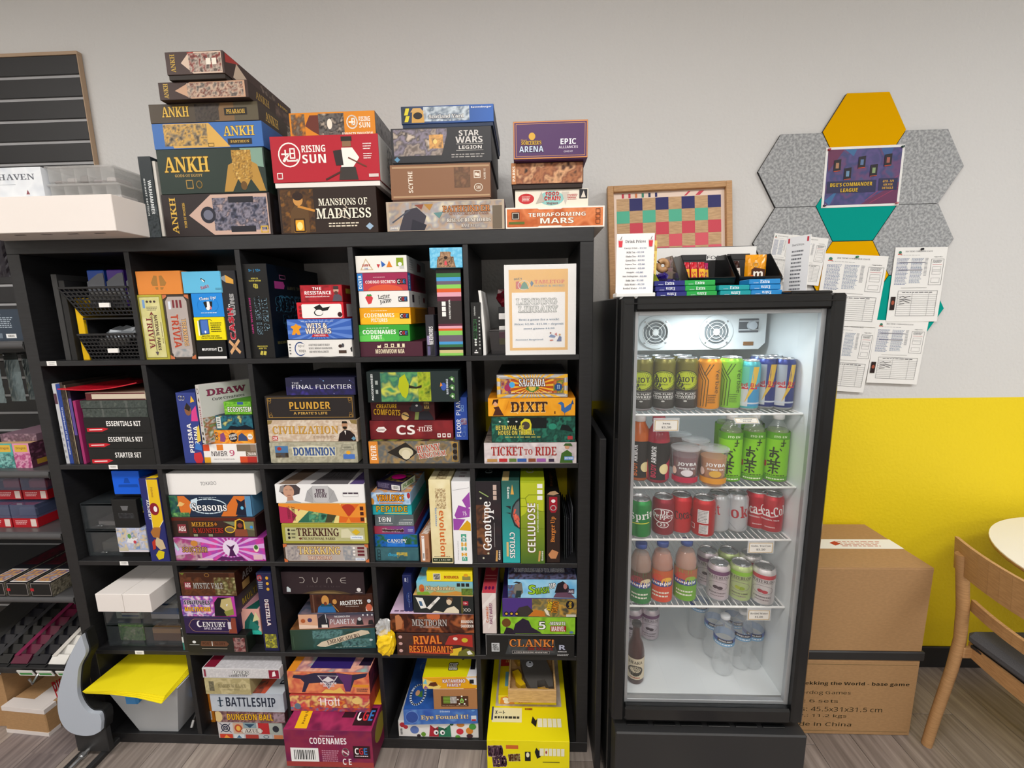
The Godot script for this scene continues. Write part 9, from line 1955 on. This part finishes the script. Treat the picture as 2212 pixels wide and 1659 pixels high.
	put("seat_cushion", b, M.seat, t, "grey fabric seat cushion")
	b = MB.new()
	b.block(Vector3(-0.13, 0.413, -0.21), Vector3(0.2, 0.4255, 0.21), 0.003)
	put("seat_frame", b, M.black_matte, t)

# ---------- left side: display rack ----------
func left_things() -> void:
	var t := thing("slatwall_panel", "black slat wall panel with tan edge behind the display shelves", "wall panel", Vector3(-0.7, 0, WALL))
	var xr := at_z(166, 112, WALL + 0.02).x + 0.7
	var top := at_z(100, 112, WALL + 0.02).y
	var b := MB.new()
	b.block(Vector3(-0.7, 0.1, 0.002), Vector3(xr - 0.004, top - 0.012, 0.0145), 0.0)
	put("backing", b, M.groove, t)
	b = MB.new()
	b.block(Vector3(xr - 0.004, 0.1, 0.002), Vector3(xr, top - 0.012, 0.021), 0.0006)
	put("edge_strip", b, M.mdf, t, "tan raw edge strip")
	b = MB.new()
	b.block(Vector3(-0.7, top - 0.0118, 0.002), Vector3(xr, top, 0.021), 0.0008)
	put("top_strip", b, M.mdf, t)
	var y := top - 0.0125
	while y > 0.2:
		b = MB.new()
		b.block(Vector3(-0.7, y - 0.066, 0.0146), Vector3(xr - 0.0045, y, 0.0195), 0.002)
		put("slat", b, M.slat, t)
		y -= 0.0765
	# shelves with rounded noses
	var zf := -0.035
	var xe := -0.05
	var hs := [at_z(20, 737, zf).y, at_z(20, 1019, zf).y, at_z(20, 1153, zf).y, at_z(20, 1290, zf).y]
	var names := ["grey display shelf over the hanging packets", "grey display shelf under the teal and pink boxes", "grey display shelf under the red based clear boxes", "grey display shelf under the long dark card boxes"]
	for k in 4:
		var s := thing("display_shelf", names[k], "shelf", Vector3(-0.5, hs[k], zf), 0, "display shelves on the slat wall")
		b = MB.new()
		b.block(Vector3(-0.6, -0.018, -0.363), Vector3(xe + 0.5, 0.0, -0.012), 0.001)
		put("board", b, M.shelf_grey, s)
		b = MB.new()
		b.lathe([[0.0, 0.0], [0.014, 0.0], [0.014, 0.6 + xe + 0.5], [0.0, 0.6 + xe + 0.5]], 18, Vector3.ZERO, Color.WHITE, true, Transform3D(Basis(Vector3.BACK, -PI / 2), Vector3(-0.6, -0.0142, -0.0145)))
		put("nose", b, M.shelf_grey, s)
		b = MB.new()
		b.slab(PackedVector2Array([Vector2(0.0, -0.002), Vector2(0.355, -0.002), Vector2(0.355, -0.07), Vector2(0.28, -0.05), Vector2(0.0, -0.028)]), 0.0, 0.003, Color.WHITE, Transform3D(Basis(Vector3.UP, PI / 2), Vector3(xe + 0.5001, 0, -0.002)))
		put("bracket", b, M.black_matte, s)
	# packets and boxes on the rack
	var g := "sleeve boxes on the display shelf"
	var p0 := at_z(45, 735, zf - 0.02)
	for k in 2:
		lying_box("card_sleeve_pack", ["dark blue grey card sleeve pack at the shelf end", "dark blue grey card sleeve pack further along"][k], "pack", Vector3(p0.x - 0.12 - k * 0.125, hs[0] + 0.0003, zf - 0.1), Vector3(p0.x - k * 0.125, hs[0] + 0.105, zf - 0.03), "2f3a48", M.gloss, {"group": "sleeve packs", "front": "f 323e4c;t Ultra .3 .86 .3 .08 d0d8e0 s;x .1 .4 .8 .76 6 a8b4c0;r .5 .08 .8 .22 e0e4e4;k .52 .1 .78 .2;r .1 .08 .4 .24 6a7684"})
	for k in 3:
		var px := at_z([8, 30, 48][k], 860, zf - 0.06)
		var h := thing("hanging_packet", ["silver clear packet hanging furthest along its hook", "silver clear packet hanging in the middle hook", "silver clear packet hanging next to the cube shelf"][k], "packet", Vector3(px.x - 0.02, at_z(30, 870, zf - 0.06).y, zf - 0.06 - k * 0.03), 0, "packets hanging under the shelf")
		b = pillow(0.055, 0.15, 0.012, hex("6c7a7c"), 20 + k)
		put("packet", b, M.foil_dark, h)
		b = MB.new()
		b.block(Vector3(-0.026, 0.15, -0.001), Vector3(0.026, 0.175, 0.001), 0.0003, hex("202224"))
		put("header", b, M.card, h)
		b = MB.new()
		b.tube([Vector3(0, 0.168, 0.02), Vector3(0, 0.168, zf - 0.3 + 0.06)], 0.0025, 6, hex("a8acb0"))
		put("hook", b, M.steel, h)
	for k in 2:
		var px := at_z([12, 24][k], 600, zf - 0.08)
		var h := thing("hanging_packet", ["dark blister packet hanging above the sleeve packs", "dark blister packet hanging by the shelf top corner"][k], "packet", Vector3(px.x - 0.03 * (1 - k), px.y + 0.005, zf - 0.1 - 0.03 * k), 0, "dark packets at the top of the rack")
		b = pillow(0.05, 0.17, 0.02, hex("2c2a30"), 30 + k)
		put("packet", b, M.foil_dark, h)
		b = MB.new()
		b.tube([Vector3(0, 0.16, 0.02), Vector3(0, 0.16, -0.24)], 0.0025, 6, hex("a8acb0"))
		put("hook", b, M.steel, h)
	# teal and pink boxes
	var w2 := at_z(72, 1012, zf - 0.035).x
	var hh: float = at_z(50, 958, zf - 0.035).y - hs[1]
	for k in 2:
		lying_box("card_sleeve_box", ["pink card sleeve box with yellow logo panel", "teal card sleeve box with yellow logo panel"][k], "card box", Vector3(w2 - 0.062 * (k + 1), hs[1] + 0.0003, zf - 0.2), Vector3(w2 - 0.062 * k - 0.001, hs[1] + hh, zf - 0.035), ["c87ca0", "4a9c98"][k], M.card, {"group": g, "front": ["f d890b0;n 0 0 1 .6 .4 3 c06c98 a83c74 e0a8c0 8a3464", "f 58aca4;n 0 0 1 .6 .4 5 58aca4 2c4a50 8ac8c0 3a6a6c"][k] + ";r .12 .66 .88 .94 d8b040;t Dragon .5 .8 .6 .12 8a5a28 s", "right": "f 5c3448;r .1 .1 .9 .3 b08a34;n 0 .3 1 1 .4 4 5c3448 3c2430 8a5470", "top": "f c8a878"})
	lying_box("card_sleeve_box", "mauve foil wrapped carton lying over the sleeve boxes", "card box", Vector3(w2 - 0.13, hs[1] + hh + 0.0004, zf - 0.2), Vector3(w2 - 0.004, hs[1] + hh + 0.028, zf - 0.06), "8a6c7c", M.gloss, {"front": "f 8a6c7c;n 0 0 1 1 .4 4 8a6c7c 5a4450 b094a0", "turn": 3.0})
	# clear boxes with red bases
	var w3 := at_z(86, 1145, zf - 0.045).x
	for r in 2:
		for k in 2:
			var yb: float = hs[2] + 0.0003 + r * 0.094
			var zb := zf - 0.045 - r * 0.035
			var o := thing("clear_dice_box", [["clear dice box with red base at the shelf end", "clear dice box with red base further along"], ["clear box of red pieces stacked at the shelf end", "clear box of red pieces stacked further along"]][r][k], "dice box", Vector3(w3 - 0.05 - k * 0.1 + r * 0.015, yb, zb), 0, "clear boxes with red bases")
			b = MB.new()
			b.block(Vector3(-0.048, 0.036, -0.12), Vector3(0.048, 0.088, 0), 0.001)
			put("cover", b, M.blue_clear, o)
			b = MB.new()
			b.block(Vector3(-0.047, 0, -0.119), Vector3(0.047, 0.0355, -0.001), 0.001, hex("a81c24"))
			put("base", b, M.gloss, o)
			printed("front_print", flat(Vector3(-0.047, 0, -0.001), Vector3.RIGHT, Vector3.UP, 0.094, 0.0355), "f b02028;x .1 .3 .6 .8 3 f0d8d8;r .72 .1 .94 .9 e0d0c8", o)
			b = MB.new()
			b.block(Vector3(-0.036, 0.036, -0.11), Vector3(0.036, 0.072, -0.012), 0.006, hex(["3a4058", "9c2420"][r]))
			put("contents", b, M.gloss, o)
	# long dark card boxes lying on the lowest shelf, sloping to the front
	var w4 := at_z(112, 1280, zf).x
	for k in 3:
		var o := lying_box("long_card_box", ["long dark card box with patterned side next to the cube shelf", "long dark card box in the middle of three", "long dark card box furthest along the rack"][k], "card box", Vector3(w4 - 0.085 - k * 0.09, hs[3] + 0.0003, zf - 0.3), Vector3(w4 - k * 0.09 - 0.003, hs[3] + 0.055, zf - 0.004), "1c1a1e", M.card, {"group": "long card boxes on the rack", "front": "f 1a191c;b .05 .1 .95 .95 .04 8a8480;r 0 .4 .16 .6 b02028", "right": "n 0 0 1 1 .5 6 6a6250 8a8474 3a362c a8a08c", "top": "f 1c1a1e;r .1 .02 .9 .3 d8d4d0;n .14 .04 .86 .28 .4 4 8a5a7c d8a850 5a4a80 c8c4c0;n .1 .4 .9 .95 .2 3 1c1a1e 5a1c24 1c1a1e"})
	# rows of card packs on a sloping bottom tray
	var s := thing("card_tray_rack", "sloping black wire tray of trading card packs low on the rack", "rack", Vector3(-0.3, 0.33, -0.2))
	b = MB.new()
	for k in 7:
		var xx := 0.235 - k * 0.075
		b.block(Vector3(xx - 0.002, 0, -0.19), Vector3(xx + 0.002, 0.006, 0.19), 0.0005, Color.WHITE, Transform3D(Basis(Vector3.RIGHT, 0.3), Vector3.ZERO))
	b.block(Vector3(-0.35, 0.0, 0.186), Vector3(0.24, 0.03, 0.19), 0.001, Color.WHITE, Transform3D(Basis(Vector3.RIGHT, 0.3), Vector3.ZERO))
	b.block(Vector3(-0.35, -0.004, -0.19), Vector3(0.24, 0.0, 0.19), 0.001, Color.WHITE, Transform3D(Basis(Vector3.RIGHT, 0.3), Vector3.ZERO))
	put("tray", b, M.black_matte, s)
	for k in 4:
		b = MB.new()
		b.tube([Vector3(0.235 - k * 0.15, -0.055, 0.186), Vector3(0.235 - k * 0.15, -0.075, 0.21), Vector3(0.235 - k * 0.15, -0.05, 0.215)], 0.004, 7, hex("b0b0ac"))
		put("hook", b, M.steel, s)
	b = MB.new()
	b.block(Vector3(0.236, -0.33, -0.2), Vector3(0.246, 0.09, -0.18), 0.001)
	b.block(Vector3(-0.35, -0.33, -0.2), Vector3(-0.34, 0.09, -0.18), 0.001)
	put("post", b, M.black_matte, s)
	var cc := ["1a1a1c", "e8e6e0", "1c1c1e", "5c1c34", "18181a", "202024"]
	for k in 6:
		var xx := 0.235 - (k + 0.5) * 0.075
		var o := thing("card_row", ["row of dark card packs beside the tray end", "row of card packs with white and green divider", "row of dark card packs after the white divider", "row of maroon card packs in the tray", "row of black card packs in the tray", "row of charcoal card packs at the far tray side"][k], "card packs", Vector3(-0.3 + xx, 0.33, -0.2), 0, "rows of card packs in the tray")
		o.rotation.x = 0.3
		for j in 9:
			b = MB.new()
			var z0 := 0.16 - j * 0.038
			b.block(Vector3(-0.033, 0.001, -0.004), Vector3(0.033, 0.034, 0.004), 0.0008, hex(cc[k] if not (j == 0 and k == 1) else "e8e6e0"), Transform3D(Basis(Vector3.RIGHT, -1.1), Vector3(0, 0.002, z0)))
			put("card_pack", b, M.gloss, o)
		b = MB.new()
		b.block(Vector3(-0.03, 0.022, -0.18), Vector3(-0.012, 0.0235, 0.14), 0.0004, hex(["d8d4cc", "d8d4cc", "3a3a3c", "7a2448", "3a3a3c", "2c2c2e"][k]))
		put("divider_strip", b, M.card, o)
		if k < 3:
			b = MB.new()
			b.block(Vector3(-0.03, 0.0, 0.196), Vector3(0.03, 0.028, 0.199), 0.0005, hex("e8e8e4"))
			var pt := put("price_holder", b, M.gloss, o, "white and green price strip")
			printed("price_print", flat(Vector3(-0.03, 0, 0.199), Vector3.RIGHT, Vector3.UP, 0.06, 0.028), "f ecece8;r .1 .2 .9 .6 3a9a44", pt)
	# taped carton and a second one on the floor behind
	var lo := at_y(18, 1583, 0.0)
	var hi := at_y(112, 1590, 0.0)
	var z0 := (lo.z + hi.z) / 2
	var cb := thing("taped_carton", "brown carton wrapped in white printed tape on the floor", "cardboard box", Vector3((lo.x + hi.x) / 2, 0.0004, z0 - 0.1), deg_to_rad(-4))
	var hw := (hi.x - lo.x) / 2
	b = MB.new()
	b.block(Vector3(-hw, 0, -0.1), Vector3(hw, 0.115, 0.1), 0.003)
	put("carton_body", b, M.kraft, cb)
	for q in [[-hw - 0.0006, 0.098, hw + 0.0006, 0.1158], [-hw - 0.0006, -0.0002, hw + 0.0006, 0.016]]:
		b = MB.new()
		b.block(Vector3(q[0], q[1], 0.06), Vector3(q[2], q[3], 0.1008), 0.0, hex("e4dcd8"))
		put("packing_tape", b, M.gloss, cb, "white tape with red print")
	b = MB.new()
	b.block(Vector3(0.0, 0.1155, -0.1), Vector3(hw * 0.86, 0.1164, 0.0999), 0.0, hex("e4dcd8"))
	var tp := put("packing_tape", b, M.gloss, cb, "white tape with red print")
	printed("tape_print", flat(Vector3(0.0, 0.1164, 0.09), Vector3.RIGHT, Vector3.FORWARD, hw * 0.86, 0.18), "t PKO .5 .5 .5 .7 b8282c b 60", tp)
	lying_box("tall_carton", "plain tan carton at the edge behind the taped one", "cardboard box", Vector3(lo.x - 0.3, 0.0004, z0 - 0.2), Vector3(lo.x - 0.012, 0.26, z0 - 0.03), "b08a5c", M.kraft)
	curved_stand()

func curved_stand() -> void:
	# hook shaped pale panel with dark backing, standing on two black runners in front of the rack
	var z := 0.07
	var outer := [[176, 1372], [160, 1398], [146, 1428], [133, 1465], [125, 1500], [125, 1535], [133, 1562], [150, 1581], [175, 1589], [200, 1588], [220, 1578]]
	var inner := [[219, 1560], [214, 1543], [194, 1540], [178, 1524], [168, 1500], [167, 1470], [171, 1440], [185, 1411], [179, 1385]]
	var c := at_z(185, 1590, z)
	c.y = 0.0
	var t := thing("curved_stand", "pale grey hook shaped panel on black runners before the cube shelf", "stand", c)
	var poly := PackedVector2Array()
	var base_y := at_z(185, 1590, z).y
	for run in [outer, inner]:
		for i in run.size() - 1:
			for s in 5:
				var q := []
				for e in 2:
					q.append(cubic_interpolate(run[i][e], run[i + 1][e], run[maxi(i - 1, 0)][e], run[mini(i + 2, run.size() - 1)][e], s / 5.0))
				var p := at_z(q[0], q[1], z) - c
				poly.append(Vector2(p.x, p.y))
	var b := MB.new()
	b.slab(poly, -0.012, 0.0, hex("b4bcc8"))
	put("curved_panel", b, M.card, t)
	var dark := Geometry2D.offset_polygon(poly, 0.006)
	b = MB.new()
	b.slab(dark[0], -0.04, -0.0122, hex("1a1a1c"))
	put("backing", b, M.card, t)
	var low := base_y
	for k in 2:
		b = MB.new()
		var x0: float = [-0.055, 0.025][k]
		b.block(Vector3(x0, 0.002, -0.12), Vector3(x0 + 0.02, 0.022, 0.07), 0.003)
		put("runner", b, M.black_matte, t)
	b = MB.new()
	b.tube([Vector3(-0.02, 0.026, 0.05), Vector3(-0.018, 0.03, -0.01), Vector3(-0.016, 0.03, -0.03)], 0.007, 8, hex("c0c0c0"))
	b.tube([Vector3(-0.019, 0.029, 0.012), Vector3(-0.0185, 0.029, 0.0)], 0.011, 10, hex("c0c0c0"))
	put("bolt", b, M.steel, t, "silver threaded bolt")
	b = MB.new()
	b.block(Vector3(-0.06, 0.0225, -0.035), Vector3(0.06, maxf(low + 0.02, 0.03), -0.014), 0.002)
	put("cross_bar", b, M.black_matte, t)

func gap_board() -> void:
	lying_box("black_board", "tall black board standing in the gap beside the fridge", "board", Vector3(1.836, 0.0005, -0.35), Vector3(1.856, 1.195, 0.068), "141416", M.black_wood, {"ch": 0.0015})

# ---------- materials ----------
func materials() -> void:
	M.ink = mat(Color.WHITE, 0.48, 0.0, true, 0.4)
	M.card = mat(Color.WHITE, 0.5, 0.0, true, 0.4)
	M.gloss = mat(Color.WHITE, 0.22, 0.0, true)
	M.can = mat(Color.WHITE, 0.3, 0.45, true)
	M.can_ink = mat(Color.WHITE, 0.3, 0.15, true)
	M.stamp = mat(Color.WHITE, 0.85, 0.0, true, 0.2)
	M.white = mat(Color("ecebe8"), 0.5)
	M.paper = mat(Color("f0efec"), 0.75)
	M.wall = mat(Color("d6d5d3"), 0.82)
	M.wall.heightmap_enabled = true
	M.wall.heightmap_texture = noise_tex(256, 256, 0.09, 0.09, Color.BLACK, Color.WHITE, 3, 3)
	M.wall.heightmap_scale = 0.06
	M.wall.uv1_triplanar = true
	M.wall.uv1_world_triplanar = true
	M.wall.uv1_scale = Vector3(2.5, 2.5, 2.5)
	M.yellow_wall = M.wall.duplicate()
	M.yellow_wall.albedo_color = Color("efd30a")
	M.yellow_wall.roughness = 0.6
	M.black_wood = mat(Color("222224"), 0.42)
	M.black_wood.albedo_texture = noise_tex(512, 128, 0.02, 0.35, Color(0.8, 0.8, 0.8), Color(1, 1, 1), 5, 4)
	M.black_wood.uv1_triplanar = true
	M.black_wood.uv1_scale = Vector3(1.2, 3, 1.2)
	M.black_plastic = mat(Color("1b1b1d"), 0.35)
	M.black_matte = mat(Color("262627"), 0.5)
	M.black_gloss = mat(Color("151617"), 0.16)
	M.black_rubber = mat(Color("1c1c1d"), 0.55)
	M.slat = mat(Color("232325"), 0.5)
	M.groove = mat(Color("a8a8aa"), 0.5)
	M.mdf = mat(Color("b49a80"), 0.75)
	M.shelf_grey = mat(Color("4a4a4c"), 0.34)
	M.liner = mat(Color("e4eaec"), 0.38)
	M.wire = mat(Color("f0f0ee"), 0.3)
	M.steel = mat(Color("c6c8ca"), 0.26, 0.9)
	M.steel_matte = mat(Color("b8bcc0"), 0.42, 0.6)
	M.foil = mat(Color("c8cccf"), 0.16, 0.5, true)
	M.foil_dark = mat(Color.WHITE, 0.25, 0.3, true)
	M.glass = clear(Color("c8d4d8"), 0.01, 0.02)
	M.pet = clear(Color("e8f0f4"), 0.13, 0.05)
	M.film = clear(Color("eef0f2"), 0.35, 0.12)
	M.sleeve = clear(Color("f4f6f8"), 0.08, 0.06)
	M.smoke = clear(Color("3a3638"), 0.5, 0.1)
	M.clear_plastic = clear(Color("4a5054"), 0.28, 0.1)
	M.case_plastic = clear(Color("e4e4e2"), 0.22, 0.2)
	M.frosted = clear(Color("c4c8cc"), 0.72, 0.24)
	M.blue_clear = clear(Color("5a6488"), 0.45, 0.1)
	M.liquid = mat(Color.WHITE, 0.15, 0.0, true)
	M.yellow_card = mat(Color("f2e00c"), 0.6)
	M.felt = mat(Color.WHITE, 0.95, 0.0, true, 0.15)
	M.grey_felt = mat(Color.WHITE, 0.95, 0.0, false, 0.15)
	M.grey_felt.albedo_texture = noise_tex(256, 256, 0.05, 0.05, Color("8c8e90"), Color("bcbebf"), 8, 4)
	M.grey_felt.uv1_scale = Vector3(6, 6, 6)
	M.kraft = mat(Color("b18a5e"), 0.8)
	M.kraft.albedo_texture = noise_tex(256, 256, 0.05, 0.12, Color(0.95, 0.95, 0.95), Color(1, 1, 1), 12, 3)
	M.kraft.uv1_triplanar = true
	M.kraft.uv1_scale = Vector3(4, 4, 4)
	M.oak = mat(Color("c89b6a"), 0.5)
	M.oak.albedo_texture = noise_tex(256, 256, 0.03, 0.22, Color(0.88, 0.86, 0.83), Color(1, 1, 1), 15, 4)
	M.oak.uv1_triplanar = true
	M.oak.uv1_scale = Vector3(3, 3, 3)
	M.oak_light = M.oak.duplicate()
	M.oak_light.albedo_color = Color("d0aa7e")
	M.pale_wood = M.oak.duplicate()
	M.pale_wood.albedo_color = Color("d8b078")
	M.seat = mat(Color("5c5c60"), 0.95)
	M.seat.albedo_texture = noise_tex(256, 256, 0.3, 0.3, Color(0.75, 0.75, 0.75), Color(1, 1, 1), 18, 2)
	M.seat.uv1_triplanar = true
	M.seat.uv1_scale = Vector3(6, 6, 6)
	M.planks = []
	for k in 4:
		var m := mat(Color.WHITE, 0.42)
		m.albedo_texture = noise_tex(256, 512, 0.11, 0.012, Color(["6c625c", "786e68", "62595a", "80756e"][k]), Color(["a2968e", "aea29a", "988c88", "b6aaa0"][k]), 30 + k, 5, 0.35)
		m.uv1_scale = Vector3(1, 1, 1)
		M.planks.append(m)
	M.floor_far = mat(Color("8c827c"), 0.45)
	M.panel = mat(Color("ffffff"), 0.6)
	M.panel.emission_enabled = true
	M.panel.emission = Color(1.0, 0.98, 0.96)
	M.panel.emission_energy_multiplier = 3.0
	M.lamp = mat(Color("ffffff"), 0.5)
	M.lamp.emission_enabled = true
	M.lamp.emission = Color(0.94, 0.98, 1.0)
	M.lamp.emission_energy_multiplier = 4.0

func _ready() -> void:
	R = Basis.from_euler(Vector3(PITCH, YAW, ROLL), EULER_ORDER_YXZ)
	var cam := Camera3D.new()
	cam.name = "camera"
	cam.fov = rad_to_deg(2.0 * atan(829.5 / F))
	cam.near = 0.02
	cam.far = 60.0
	cam.transform = Transform3D(R, CAM)
	add_child(cam)
	cam.current = true
	var we := WorldEnvironment.new()
	we.name = "environment"
	var env := Environment.new()
	env.background_mode = Environment.BG_COLOR
	env.background_color = Color(0.5, 0.5, 0.52)
	env.tonemap_mode = Environment.TONE_MAPPER_LINEAR
	env.tonemap_exposure = 1.32
	env.sdfgi_enabled = true
	env.ssao_enabled = true
	env.ssil_enabled = true
	we.environment = env
	add_child(we)
	materials()
	# the shop's ceiling panels: one row just behind the camera, one further back
	for x in [-0.9, 1.5, 3.9]:
		ceiling_panel(x, 1.35, 2.2, Color(1.0, 0.985, 0.965) if x < 3.0 else Color(0.97, 0.985, 1.0))
		ceiling_panel(x, 3.8, 2.2, Color(1.0, 0.99, 0.975))
	room()
	cube_shelf()
	boxes_on_top()
	boxes_row_one()
	boxes_row_two()
	boxes_row_three()
	boxes_row_four()
	boxes_row_five()
	row_five_things()
	fridge()
	drinks()
	fridge_top()
	gap_board()
	right_things()
	top_things()
	row_one_things()
	row_two_things()
	row_three_four_things()
	wall_things()
	left_things()
